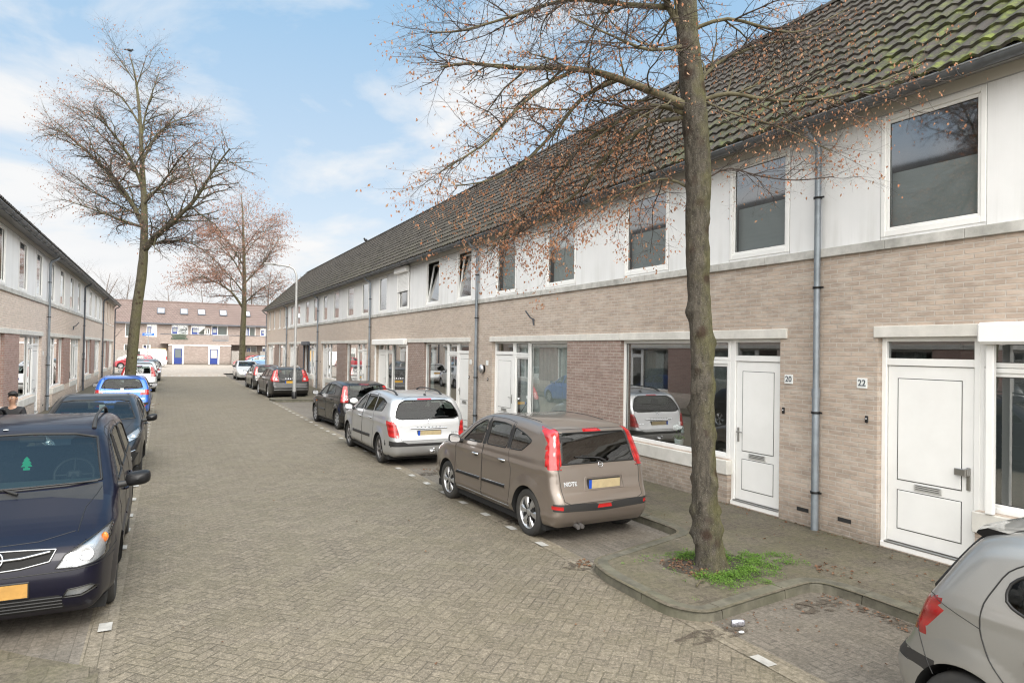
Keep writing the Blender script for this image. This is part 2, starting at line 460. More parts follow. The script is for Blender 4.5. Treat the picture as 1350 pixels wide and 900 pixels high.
# raised table at the junction
mb = MB(); ys = [(60.8, .0), (62.3, .09), (65.5, .09)]
for (ya, za), (yb, zb_) in zip(ys[:-1], ys[1:]): mb.quad((XEL-.2, ya, za+.012), (XE+.2, ya, za+.012), (XE+.2, yb, zb_+.012), (XEL-.2, yb, zb_+.012))
tag(mb.build('speed_table', [PLAZA]), kind='structure')
sheet('cross_street', -70, 80, 65.5, 95.4, .1, PLAZA)
sheet('far_pavement', -70, 80, 95.4, 130, .16, SLAB)

# white marker stones
mb = MB()
def stone(x, y, l=.2, w=.1, z=.016): mb.quad((x-w/2, y-l/2, z), (x+w/2, y-l/2, z), (x+w/2, y+l/2, z), (x-w/2, y+l/2, z))
for y in [4.05]+[7.72+.872*i for i in range(30)]:
    stone(XE+.03, y, .2, .1)
for y in [7.0, 9.66, 10.55, 11.43, 12.6, 13.8, 14.7, 19.4, 20.3, 21.2, 22.1, 23.0, 23.9, 24.8, 30.9, 31.8, 32.7]:
    stone(-.42, y, .2, .105)
for i in range(9):
    x = .05+i*.5
    mb.quad((x-.11, 61.2, .05), (x+.11, 61.2, .05), (x+.07, 61.9, .09), (x-.07, 61.9, .09))
tag(mb.build('road_marking', [WHITEPAINT]), kind='structure')

def round_poly(P, r, seg=5):
    """open polyline with rounded corners"""
    P = [Vector((p[0], p[1])) for p in P]; out = [P[0]]
    for a, b, c in zip(P[:-2], P[1:-1], P[2:]):
        u = (a-b); v = (c-b); d = min(r, u.length*.48, v.length*.48); p = b+u.normalized()*d; q = b+v.normalized()*d
        for i in range(seg+1):
            t = i/seg; out.append(p*(1-t)**2+b*2*t*(1-t)+q*t*t)
    out.append(P[-1]); return out

def kerb_line(pts, side, far):
    """raised kerb stones along pts; side +1 when the pavement lies right of travel"""
    pts = [Vector((p.x, p.y)) for p in pts]
    # resample
    S = [0.0]
    for a, b in zip(pts[:-1], pts[1:]): S.append(S[-1]+(b-a).length)
    def at(s):
        for i in range(len(S)-1):
            if S[i+1] >= s or i == len(S)-2:
                t = (s-S[i])/max(1e-6, S[i+1]-S[i]); p = pts[i].lerp(pts[i+1], min(1, max(0, t)))
                d = (pts[i+1]-pts[i]).normalized(); return p, Vector((d.y, -d.x))*side
    mb = MB(); s = 0; L = S[-1]
    while s < L-.05:
        e = min(L, s+.98+rng.uniform(-.06, .06)); g = .005
        n = max(2, int((e-s)/.12)); rows = []
        dz = rng.uniform(-.006, .006)
        for i in range(n+1):
            q, nn = at(s+g+(e-s-2*g)*i/n)
            def P3(o, z): return (q.x+nn.x*o, q.y+nn.y*o, z)
            rows.append([P3(0, -.02), P3(.012, .075+dz), P3(.03, .098+dz), P3(.05, .105+dz), P3(.16, .107+dz), P3(.16, -.02)])
        V = [v for r_ in rows for v in r_]
        mb.add(V, [(i*6+j, i*6+j+1, (i+1)*6+j+1, (i+1)*6+j) for i in range(n) for j in range(5)])
        mb.add(rows[0], [(0, 1, 2, 3, 4, 5)]); mb.add(rows[-1], [(5, 4, 3, 2, 1, 0)])
        s = e
    tag(mb.build('kerb', [KERB]), kind='structure')

def pavement(pts, xw):
    P = [(p.x, p.y) for p in pts]
    P = P+[(xw, P[-1][1]), (xw, P[0][1])]
    mb = MB(); mb.add([(x, y, .1) for x, y in P], [tuple(range(len(P)))])
    o = mb.build('pavement', [SLAB]); tag(o, kind='structure')
rightk = round_poly([(6.38, -9), (6.33, 4.6), (6.27, 5.06), (5.75, 5.0), (5.2, 4.93), (4.52, 4.83), (4.31, 5.1), (4.31, 6.2), (4.45, 6.68), (4.9, 6.80), (6.27, 7.22), (KR, 7.6), (KR, 32.4), (4.55, 32.5), (4.4, 33.0), (4.4, 34.0), (4.6, 34.3), (KR, 34.6), (KR, 64.9)], .34)
kerb_line(rightk, 1, None); pavement(rightk, XF+.02)
leftk = round_poly([(KL, -9), (KL, 34.2), (-.7, 34.6), (-.5, 35.2), (-.5, 38.6), (-.7, 39.2), (KL, 39.8), (KL, 66.3)], .3)
kerb_line(leftk, -1, None); pavement(leftk, XLF-.02)
mb = MB(); mb.add([(-.40, -3, .016), (-.40, 6.12, .016), (-.95, 6.62, .016), (-1.3, 7.0, .016), (KL, 7.35, .016), (KL, -3, .016)], [tuple(range(6))]); tag(mb.build('pavement', [SLAB]), kind='structure')
# tree pit: loose earth inside an edging of flat stones
mb = MB(); c = Vector((5.60, 5.86))
import itertools
pit = [(c.x+.50*math.cos(a)*(1+.2*math.sin(3*a)), c.y+.55*math.sin(a)*(1+.1*math.cos(2*a)), .104) for a in np.linspace(0, 2*math.pi, 24, False)]
mb.add(pit, [tuple(range(24))]); tag(mb.build('tree_pit_ground', [DIRT]), kind='structure')
# dirt washed against the kerbs
mb = MB()
for (x0, y0, w, l) in ((4.38, 4.62, .5, .16), (6.05, 7.05, .3, .4), (4.32, 6.75, .22, .2), (5.9, 4.7, .45, .2), (6.2, 3.9, .12, .9), (4.75, 8.9, .5, .3), (4.85, 13.0, .35, .3)):
    pts = [(x0+w*math.cos(a)*rng.uniform(.6, 1), y0+l*math.sin(a)*rng.uniform(.6, 1), .0105) for a in np.linspace(0, 2*math.pi, 14, False)]
    mb.add(pts, [tuple(range(14))])
tag(mb.build('gutter_dirt_ground', [DIRTA]), kind='structure')
# ------------------------------------------------------------------ car builder
PLASTIC = pbr('black_plastic', (.018, .018, .019), .55, bump=.1, bscale=300, dirt=.25)
RUBBER = pbr('tyre_rubber', (.022, .022, .022), .8, dirt=.5, dirtcol=(.1, .09, .075))
TRIMBLACK = pbr('gloss_black', (.012, .012, .013), .18)
SEAL = pbr('rubber_seal', (.01, .01, .01), .5)
CHROMEDULL = pbr('satin_chrome', (.24, .245, .25), .25, 1.0)
CHROME = pbr('chrome', (.75, .76, .78), .16, 1.0)
ALLOY = pbr('alloy', (.62, .63, .65), .33, .85, var=.08, dirt=.35, dirtcol=(.12,.1,.08))
ALLOYDARK = pbr('brake_dust_alloy', (.26, .25, .25), .45, .7, var=.1, dirt=.5)
HUBSILVER = pbr('silver_hubcap', (.46, .47, .49), .4, .5, dirt=.35)
WELL = pbr('wheel_well_black', (.008, .008, .008), .9)
CLOTH = pbr('seat_cloth', (.035, .036, .04), .9, var=.2, vscale=20)
DASH = pbr('dashboard', (.03, .032, .034), .6)
CARGLASS = glass('car_glass', (.42, .48, .46), .035, fmul=1.3)
DARKGLASS = glass('privacy_glass', (.10, .11, .11), .10, fmul=1.6)
CLEARGLASS = glass('lamp_cover', (.92, .93, .94), .07)
EUBLUE = pbr('plate_blue', (.01, .07, .42), .4)
PLATEYEL = pbr('plate_yellow', (.58, .33, .035), .45, var=.06, vscale=30)
PLATETAN = pbr('plate_faded', (.42, .34, .2), .5, var=.12, vscale=14)
PLATEOCHRE = pbr('plate_ochre', (.36, .2, .05), .5, var=.15, vscale=14)
WHITELAMP = pbr('reflector', (.8, .81, .83), .12, .9)
AMBER = pbr('amber_lens', (.75, .18, .02), .2)
STICKER = pbr('sticker_white', (.75, .77, .76), .5)
GREENCARD = pbr('green_card', (.0, .62, .30), .6)

def lens(name, col, rough=.12):
    m, T, out = newmat(name)
    b = T.n('ShaderNodeBsdfPrincipled')
    o = T.obj()
    z = T.sep(o)[2]
    f = T.math('ADD', T.math('MULTIPLY', T.math('SINE', T.math('MULTIPLY', z, 52.0)), .32), .5)
    T.put(b.inputs['Base Color'], T.mix(f, tuple(min(1, c*1.25+.006) for c in col), tuple(c*.6 for c in col)))
    b.inputs['Roughness'].default_value = rough
    b.inputs['Coat Weight'].default_value = 1.0
    T.put(b.inputs['Normal'], T.bump(f, .3, .02))
    T.put(out.inputs[0], b)
    return m
LAMPBACK = pbr('lamp_housing_silver', (.40, .41, .42), .3, .4)
REDLENS = lens('red_lens', (.40, .008, .009)); DARKRED = lens('dark_red_lens', (.27, .010, .010))

def chaikin(P, it=2, closed=False):
    P = [np.array(p, float) for p in P]
    for _ in range(it):
        Q = [] if closed else [P[0]]
        m = len(P)
        for i in range(m if closed else m-1):
            a, b = P[i], P[(i+1) % m]
            Q += [a*.75+b*.25, a*.25+b*.75]
        if not closed: Q.append(P[-1])
        P = Q
    return np.array(P)

def fillet(P, r):
    P = [np.array(p, float) for p in P]; out = []; m = len(P)
    for i in range(m):
        a, b, c = P[i-1], P[i], P[(i+1) % m]
        u, v = a-b, c-b; lu, lv = np.linalg.norm(u), np.linalg.norm(v)
        d = min(r, lu*.45, lv*.45); u = u/lu; v = v/lv
        p, q = b+u*d, b+v*d
        out += [p, p*.25+b*.5+q*.25, q]
    return np.array(out)

def poly_sdf(P, pts):
    """signed distance (negative inside) and nearest point on closed polygon outline"""
    P = np.asarray(P, float); pts = np.asarray(pts, float)
    A = P; B = np.roll(P, -1, 0)
    best = np.full(len(pts), 1e9); near = np.zeros((len(pts), 2)); inside = np.zeros(len(pts), bool)
    for a, b in zip(A, B):
        d = b-a; L2 = d @ d
        if L2 < 1e-12: continue
        t = np.clip(((pts-a) @ d)/L2, 0, 1)
        q = a+t[:, None]*d
        dd = ((pts-q)**2).sum(1)
        m = dd < best
        best[m] = dd[m]; near[m] = q[m]
        c = (a[1] > pts[:, 1]) != (b[1] > pts[:, 1])
        if c.any():
            xi = (b[0]-a[0])*(pts[:, 1]-a[1])/(b[1]-a[1]+1e-12)+a[0]
            inside ^= c & (pts[:, 0] < xi)
    s = np.sqrt(best); s[inside] *= -1
    return s, near

class Shape:
    """implicit car body: side profile x plan and section half-width"""
    def __init__(s, sp):
        s.sp = sp; s.L = sp['L']; s.W = sp['W']
        prof = chaikin(sp['prof'], 2)
        bot = [(sp['L']-sp.get('rb', .35), sp.get('clr', .19)), (sp.get('fb', .3), sp.get('clr', .19))]
        P = np.vstack([prof, bot])
        s.g0 = (-.25, -.1); s.h = .0125
        nx = int((s.L+.5)/s.h)+2; nz = int(2.7/s.h)
        gx = s.g0[0]+np.arange(nx)*s.h; gz = s.g0[1]+np.arange(nz)*s.h
        G = np.stack(np.meshgrid(gx, gz, indexing='ij'), -1).reshape(-1, 2)
        s.G = poly_sdf(P, G)[0].reshape(nx, nz)
    def sd(s, a, z):
        fx = np.clip((a-s.g0[0])/s.h, 0, s.G.shape[0]-1.001); fz = np.clip((z-s.g0[1])/s.h, 0, s.G.shape[1]-1.001)
        i = fx.astype(int); j = fz.astype(int); u = fx-i; v = fz-j
        return (s.G[i, j]*(1-u)+s.G[i+1, j]*u)*(1-v)+(s.G[i, j+1]*(1-u)+s.G[i+1, j+1]*u)*v
    def half(s, a, z):
        sp = s.sp; L = s.L
        w = s.W/2
        lf, af = sp.get('lf', .95), sp.get('af', .17); lr, ar = sp.get('lr', .7), sp.get('ar', .10)
        pl = 1-af*np.clip(1-a/lf, 0, 1.3)**2.4-ar*np.clip(1-(L-a)/lr, 0, 1.3)**2.4
        zb = sp['belt'][0]+(sp['belt'][1]-sp['belt'][0])*np.clip(a/L, 0, 1)
        tm = sp.get('tumble', .36)
        ww = w*pl
        up = np.clip(z-zb, 0, 2)
        ww = ww-tm*np.maximum(up-.03, 0)-.45*np.minimum(up, .03)*.6
        lo = np.clip(.5-z, 0, 1)
        ww = ww-.22*lo**2*1.1
        ww = ww-.028*np.clip((z-.62)/np.maximum(zb-.62, .05), 0, 1)**2     # body side rolls in to the belt
        for (xw, zc) in sp['wheels']:                              # flared arches
            d = np.hypot(a-xw, z-zc); r0 = sp['Ra']
            ww = ww+sp.get('flare', .018)*np.clip(1-np.abs(d-r0)/.14, 0, 1)
        for (z0, dz, h) in sp.get('crease', []):
            ww = ww+h*np.clip(1-np.abs(z-z0)/dz, 0, 1)
        return ww
    def F(s, x, a, z):
        A = s.sd(a, z); B = np.abs(x)-s.half(a, z)
        sp = s.sp
        k = np.full_like(A, sp.get('round', .14))
        k = np.where(a > s.L-.55, sp.get('round_r', .11), k)
        h = np.maximum(k-np.abs(A-B), 0)/k
        return np.maximum(A, B)+h*h*k*.25
    def bis(s, p0, p1, it=26, strict=False):
        """p0 inside, p1 outside -> surface"""
        lo = np.zeros(len(p0)); hi = np.ones(len(p0))
        for _ in range(it):
            m = (lo+hi)/2; q = p0+(p1-p0)*m[:, None]
            ins = s.F(q[:, 0], q[:, 1], q[:, 2]) < 0
            lo = np.where(ins, m, lo); hi = np.where(ins, hi, m)
        q = p0+(p1-p0)*((lo+hi)/2)[:, None]
        if strict: q[s.F(p0[:, 0], p0[:, 1], p0[:, 2]) > -.004] = np.nan
        return q
    def solve(s, axis, a, b, sgn=None):
        """surface points from projected coordinates"""
        a = np.asarray(a, float); b = np.asarray(b, float); n = len(a); zr = np.zeros(n)
        if axis == 'side':
            sg = np.ones(n)*sgn if np.isscalar(sgn) else sgn
            p0 = np.stack([zr, a, b], 1); p1 = np.stack([sg*1.4, a, b], 1)
        elif axis == 'front':
            p0 = np.stack([a, zr+s.L*.5, b], 1); p1 = np.stack([a, zr-.3, b], 1)
        elif axis == 'rear':
            p0 = np.stack([a, zr+s.L*.55, b], 1); p1 = np.stack([a, zr+s.L+.3, b], 1)
        else:
            p0 = np.stack([a, b, zr+.5], 1); p1 = np.stack([a, b, zr+2.4], 1)
        return s.bis(p0, p1, strict=True)
    def normal(s, p):
        e = .006; g = []
        for i in range(3):
            d = np.zeros(3); d[i] = e
            q1, q0 = p+d, p-d
            g.append(s.F(q1[:, 0], q1[:, 1], q1[:, 2])-s.F(q0[:, 0], q0[:, 1], q0[:, 2]))
        n = np.stack(g, 1)
        return n/np.maximum(np.linalg.norm(n, axis=1), 1e-9)[:, None]

AX = {'side': (1, 2), 'front': (0, 2), 'rear': (0, 2), 'top': (0, 1)}

def body_grid(sh, cell):
    L, W = sh.L, sh.W
    H = max(p[1] for p in sh.sp['prof'])+.03
    zb = .1
    nx = max(6, int(W/cell)); ns = int(L/cell); nz = int((H-zb)/cell)
    X = np.linspace(-W/2-.05, W/2+.05, nx+1); S = np.linspace(-.02, L+.02, ns+1); Z = np.linspace(zb, H, nz+1)
    vid = {}; V = []
    def vert(i, j, k):
        key = (i, j, k)
        if key not in vid:
            vid[key] = len(V); V.append((X[i], S[j], Z[k]))
        return vid[key]
    Fc = []
    for j in range(ns):
        for k in range(nz):
            Fc.append((vert(0, j, k), vert(0, j, k+1), vert(0, j+1, k+1), vert(0, j+1, k)))
            Fc.append((vert(nx, j, k), vert(nx, j+1, k), vert(nx, j+1, k+1), vert(nx, j, k+1)))
    for i in range(nx):
        for k in range(nz):
            Fc.append((vert(i, 0, k), vert(i+1, 0, k), vert(i+1, 0, k+1), vert(i, 0, k+1)))
            Fc.append((vert(i, ns, k), vert(i, ns, k+1), vert(i+1, ns, k+1), vert(i+1, ns, k)))
    for i in range(nx):
        for j in range(ns):
            Fc.append((vert(i, j, 0), vert(i, j+1, 0), vert(i+1, j+1, 0), vert(i+1, j, 0)))
            Fc.append((vert(i, j, nz), vert(i+1, j, nz), vert(i+1, j+1, nz), vert(i, j+1, nz)))
    V = np.array(V); Fc = np.array(Fc)
    z0 = .58
    cx = np.clip(V[:, 0], -W*.22, W*.22)
    q = np.stack([cx*0.6, np.clip(V[:, 1], .55, L-.5), np.full(len(V), z0)+0*cx], 1)
    P = sh.bis(q, V+(V-q)*.15)
    return P, Fc

def build_car(sp, loc, rz, label, group='parked cars', name=None, detail=2):
    """sp: body specification. Returns the car's root."""
    sh = Shape(sp); L, W = sh.L, sh.W
    cell = sp.get('cell', .03 if detail == 2 else (.045 if detail == 1 else .07))
    P, Fc = body_grid(sh, cell)
    root = empty(name or 'parked_car', (0, 0, 0), 0, label, sp.get('cat', 'car'), group)
    paint = sp['paint']
    # regions ---------------------------------------------------------------
    regs = []
    arch = [dict(n='_arch', ax='side', poly=[(xw+sp['Ra']*math.cos(t), zc+sp['Ra']*math.sin(t)) for t in np.linspace(0, 2*math.pi, 40, False)]) for xw, zc in sp['wheels']]
    for r in sp['regions']:
        r = dict(r)
        pl = [np.array(q, float) for q in r['poly']]
        if r.get('rd'): pl = list(fillet(pl, r['rd']))
        r['poly'] = np.array(pl)
        regs.append(r)
    for r in arch: r['poly'] = np.array(r['poly']); regs.append(r)
    exp = []                                                        # expand to both sides
    for r in regs:
        ax = r['ax']
        if ax == 'side':
            for sg in r.get('sides', (1, -1)): exp.append(dict(r, sg=sg))
        elif r.get('m'):
            exp.append(r)
            q = r['poly'].copy(); q[:, 0] *= -1; exp.append(dict(r, poly=q[::-1]))
        else: exp.append(r)
    C = P[Fc].mean(1); N = sh.normal(C)
    lab = np.zeros(len(Fc), int)
    first = {}
    for k, r in enumerate(exp, 1):
        r['id'] = k
        if r.get('merge'):
            sgm = r['sg'] if r['ax'] == 'side' else (1 if r['poly'][:, 0].mean() > 0 else -1)
            if r.get('whole'): sgm = 0
            r['id'] = first.setdefault((r['merge'], sgm), k)
    for k0, r in enumerate(exp, 1):
        k = r['id']
        ax = r['ax']; ia, ib = AX[ax]
        if ax == 'side': ok = (C[:, 0]*r['sg'] > .2) & (N[:, 0]*r['sg'] > r.get('nmin', .3))
        elif ax == 'front': ok = (N[:, 1] < r.get('nmin', -.22)) & (C[:, 1] < L*.6)
        elif ax == 'rear': ok = (N[:, 1] > r.get('nmin', .22)) & (C[:, 1] > L*.5)
        else: ok = N[:, 2] > .35
        if ax == 'rear' and 'srange' not in r and r['poly'][:, 1].max() < .75: ok &= C[:, 1] > L-.42
        if 'srange' in r: ok &= (C[:, 1] > r['srange'][0]) & (C[:, 1] < r['srange'][1])
        q = C[:, [ia, ib]]
        bb0, bb1 = r['poly'].min(0), r['poly'].max(0)
        ok &= (q > bb0).all(1) & (q < bb1).all(1)
        idx = np.where(ok)[0]
        if len(idx) == 0: continue
        ins = poly_sdf(r['poly'], q[idx])[0] < 0
        lab[idx[ins]] = k
    # snap boundaries -----------------------------------------------------------
    vl = [set() for _ in range(len(P))]
    for f, l in zip(Fc, lab):
        for v in f: vl[v].add(int(l))
    multi = np.array([i for i in range(len(P)) if len(vl[i]) > 1], int)
    for k0, r in enumerate(exp, 1):
        k = r['id']
        ax = r['ax']; ia, ib = AX[ax]
        vs = np.array([i for i in multi if k in vl[i]], int)
        if len(vs) == 0: continue
        d, near = poly_sdf(r['poly'], P[vs][:, [ia, ib]])
        m = np.abs(d) < cell*1.3
        if r.get('merge'):
            nv = sh.normal(P[vs])
            m &= {'side': np.abs(nv[:, 0]) > .38, 'rear': nv[:, 1] > .45, 'front': nv[:, 1] < -.3, 'top': nv[:, 2] > .3}[ax]
        vs = vs[m]; near = near[m]
        if len(vs) == 0: continue
        if len(r['poly']) <= 24:
            for c in r['poly']:
                dd = np.hypot(*(near-c).T); i = dd.argmin()
                if dd[i] < cell*.75: near[i] = c
        new = sh.solve(ax, near[:, 0], near[:, 1], r.get('sg'))
        good = ~np.isnan(new).any(1)
        good[good] &= np.linalg.norm(new[good]-P[vs][good], axis=1) < cell*4
        P[vs[good]] = new[good]
    NV = sh.normal(P)
    tolocal = lambda q: np.stack([q[:, 0], L/2-q[:, 1], q[:, 2]], 1)
    PL = tolocal(P); NL = np.stack([NV[:, 0], -NV[:, 1], NV[:, 2]], 1)
    def emit(pname, fsel, mats, parent, off=0.0, extra=None):
        fs = Fc[fsel]
        used, inv = np.unique(fs, return_inverse=True)
        fs = inv.reshape(fs.shape)
        v = PL[used]+NL[used]*off; n = NL[used]
        fn = np.cross(v[fs[:, 2]]-v[fs[:, 0]], v[fs[:, 3]]-v[fs[:, 1]])
        flip = (fn*n[fs].sum(1)).sum(1) < 0
        fl = [tuple(f[::-1]) if q else tuple(f) for f, q in zip(fs, flip)]
        vv = [tuple(t) for t in v]; nn = [tuple(t) for t in n]; mi = [0]*len(fl); sm = [True]*len(fl)
        if extra:                                                   # MB with rims
            b = len(vv); vv += extra.v
            nn += [(0, 0, 0)]*len(extra.v)
            for f, m_ in zip(extra.f, extra.m): fl.append(tuple(b+i for i in f)); mi.append(1); sm.append(True)
            me = bpy.data.meshes.new(pname); me.from_pydata(vv, [], [tuple(int(i) for i in f) for f in fl])
            for m_ in mats: me.materials.append(m_)
            me.polygons.foreach_set('material_index', np.array(mi, np.int32)); me.polygons.foreach_set('use_smooth', np.array(sm))
            me.update()
            cn = np.zeros((len(vv), 3)); cn[:b] = n
            me.normals_split_custom_set_from_vertices([tuple(t) for t in cn])
            o = bpy.data.objects.new(pname, me); COL.objects.link(o); o.parent = parent
            return o
        return link_mesh(pname, vv, fl, mats, mi, parent, True, nn)
    def outline(r, step=.035):
        q = r['poly']; out = []
        for a, b in zip(q, np.roll(q, -1, 0)):
            n = max(1, int(np.linalg.norm(b-a)/step))
            out += [a+(b-a)*t/n for t in range(n)]
        out.append(out[0]); out = np.array(out)
        o3 = sh.solve(r['ax'], out[:, 0], out[:, 1], r.get('sg'))
        return tolocal(o3[~np.isnan(o3).any(1)])
    def surf(ax, a, b, sg=1):
        p = sh.solve(ax, [a], [b], sg); n = sh.normal(p)[0]; p = tolocal(p)[0]
        return Vector(p), Vector((n[0], -n[1], n[2]))
    def path(ax, pts, sg=1, step=.05, off=0.0):
        q = [np.array(t, float) for t in pts]; out = []
        for a, b in zip(q[:-1], q[1:]):
            n = max(1, int(np.linalg.norm(b-a)/step)); out += [a+(b-a)*t/n for t in range(n)]
        out.append(q[-1]); out = np.array(out)
        p = sh.solve(ax, out[:, 0], out[:, 1], sg)
        p = p[~np.isnan(p).any(1)]
        if off: p = p+sh.normal(p)*off
        return [Vector(t) for t in tolocal(p)]
    body = emit('body', lab == 0, [paint], root)
    doors = {}
    for k, r in enumerate(exp, 1):
        if r['id'] != k: continue
        sel = lab == k
        if r['n'] == '_arch' or not sel.any(): continue
        mats = [r.get('mat', paint)]
        ex = None
        if r.get('rim'):
            ex = MB()
            mates = [q for q in exp if q['id'] == k]
            for q in mates:
                pts = outline(q)
                if len(mates) == 1: ex.tube([tuple(t) for t in pts], r['rim'], 6, cap=False); continue
                keep = np.ones(len(pts), bool)
                S3 = np.stack([pts[:, 0], L/2-pts[:, 1], pts[:, 2]], 1); n3 = sh.normal(S3)
                keep &= (np.abs(n3[:, 0]) > .5) if q['ax'] == 'side' else ((n3[:, 1]) > .35 if q['ax'] == 'rear' else (n3[:, 1] < -.2))
                for o_ in mates:
                    if o_ is q: continue
                    keep &= poly_sdf(o_['poly'], S3[:, list(AX[o_['ax']])])[0] > -.004
                run = []
                for t, kk in list(zip(pts, keep))+[(None, False)]:
                    if kk and (not run or np.linalg.norm(t-run[-1]) < .12): run.append(t)
                    else:
                        if len(run) > 2: ex.tube([tuple(t_) for t_ in run], r['rim'], 6, cap=False)
                        run = [t] if kk else []
            mats.append(r.get('rimmat', SEAL))
        par = root
        if r.get('of') and (r['of'], r.get('sg')) in doors: par = doors[(r['of'], r.get('sg'))]
        nm = r['n']
        o = emit(nm, sel, mats, par, r.get('off', 0.0), ex)
        if r.get('back') or nm in ('headlight', 'fog_light', 'reversing_light'):
            emit('lamp_housing', sel, [LAMPBACK], o, -.028)
        if r.get('label'): o['label'] = r['label']
        doors[(nm if 'key' not in r else r['key'], r.get('sg'))] = o
    # wheel wells ---------------------------------------------------------------
    for xw, zc in sp['wheels']:
        for sg in (1, -1):
            mb = MB()
            ra = sp['Ra']+.004
            pts = [(xw+ra*math.cos(t), zc+ra*math.sin(t)) for t in np.linspace(-.35, math.pi+.35, 22)]
            q = np.array(pts); q[:, 1] = np.maximum(q[:, 1], sp.get('clr', .19)+.015)
            o3 = sh.solve('side', q[:, 0], q[:, 1], sg); o3 = tolocal(o3[~np.isnan(o3).any(1)])
            rim0 = [tuple(t) for t in o3]; rim1 = [(sg*(W/2-.36), t[1], t[2]) for t in o3]
            n = len(rim0)
            mb.add(rim0+rim1, [(i, i+1, n+i+1, n+i) for i in range(n-1)], 0)
            c = len(rim1); mb.add(rim1+[(sg*(W/2-.36), L/2-xw, .1)], [(i, i+1, c) for i in range(n-1)], 0)
            mb.build('wheel_well', [WELL], root)
    # floor pan
    mb = MB(); c = sp.get('clr', .19)
    mb.box(-W/2+.07, W/2-.07, -L/2+.28, L/2-.32, c-.055, c+.05); mb.build('underbody', [WELL], root)
    # wheels --------------------------------------------------------------------
    rw = sp['Rw']; wheel_proto = None
    tw = sp.get('tw', .19)
    for (xw, zc) in sp['wheels']:
        for sg in (1, -1):
            wx = sg*(W/2-tw/2-sp.get('inset', .035)); wy = L/2-xw
            rr = sp['Rr']
            tyre = MB()
            h = tw/2
            prof = [(rr-.005, -h*.86), (rr+.02, -h*.98), (rw-.035, -h), (rw-.012, -h*.9), (rw, -h*.7), (rw, h*.7), (rw-.012, h*.9), (rw-.035, h), (rr+.02, h*.98), (rr-.005, h*.86)]
            tyre.lathe(prof, axis='x', n=36 if detail == 2 else 24, sm=True)
            for g in (-.4, 0, .4):
                tyre.lathe([(rw+.0015, h*g-.006), (rw+.0015, h*g+.006)], axis='x', n=24, mi=1)
            rim = MB()
            hx = h*.86*sg
            rim.lathe([(rr, hx), (rr-.012, hx*.98), (rr-.02, hx*.8), (rr-.03, -hx*.5)], axis='x', n=30, mi=0)
            rim.disc(rr-.02, (-hx*.3, 0, 0), 'x', 24, 1)
            style = sp.get('rim', ('five', 5))
            ns = style[1]
            rim.lathe([(.0001, hx*.92), (.03, hx*.92), (.05, hx*.82), (.07, hx*.55)], axis='x', n=16, mi=0)
            if style[0] == 'hub':                                   # plastic hub cap with slots
                rim.lathe([(rr-.012, hx*.9), (rr*.8, hx*1.0), (rr*.45, hx*.96), (.05, hx*.8), (.0001, hx*.85)], axis='x', n=30, mi=0)
                for k in range(ns):
                    a = 2*math.pi*k/ns
                    c0 = Vector((hx*1.02+sg*.003, math.cos(a)*rr*.68, math.sin(a)*rr*.68)); t = Vector((0, -math.sin(a), math.cos(a))); u = Vector((0, math.cos(a), math.sin(a)))
                    w1, w2 = rr*.10, rr*.16
                    rim.quad(c0-u*rr*.16-t*w1*.6, c0-u*rr*.16+t*w1*.6, c0+u*rr*.16+t*w2, c0+u*rr*.16-t*w2, 1)
            else:
                for k in range(ns):
                    a = 2*math.pi*(k+.25)/ns
                    u = Vector((0, math.cos(a), math.sin(a))); t = Vector((0, -math.sin(a), math.cos(a))); e = Vector((sg, 0, 0))
                    w0, w1 = style[2] if len(style) > 2 else (.045, .07)
                    q = []
                    for rr_, w_, x_ in ((.05, w0, abs(hx)*.8), (rr*.6, (w0+w1)*.48, abs(hx)*.95), (rr-.012, w1, abs(hx)*.86)):
                        q.append((u*rr_-t*w_+e*(x_-.02), u*rr_-t*w_*.6+e*x_, u*rr_+t*w_*.6+e*x_, u*rr_+t*w_+e*(x_-.02)))
                    V_ = [tuple(p) for row in q for p in row]
                    F_ = []
                    for i in range(2):
                        for j in range(3): F_.append((i*4+j, i*4+j+1, (i+1)*4+j+1, (i+1)*4+j))
                    rim.add(V_, F_, 0)
            M = Matrix.Translation((wx, wy, rw-.004))
            wm = MB(); wm.lathe([(.0001, -h*.7), (.13, -h*.7), (.13, -h*.2), (.0001, -h*.2)], axis='x', n=20)
            wheel = wm.build('wheel', [WELL], root); wheel.location = (wx, wy, rw-.004); wheel.rotation_euler = (rng.uniform(0, 2), 0, 0)
            tyre.build('tyre', [RUBBER, SEAL], wheel)
            rim.build('rim', [sp.get('rimmat', ALLOY), WELL], wheel)
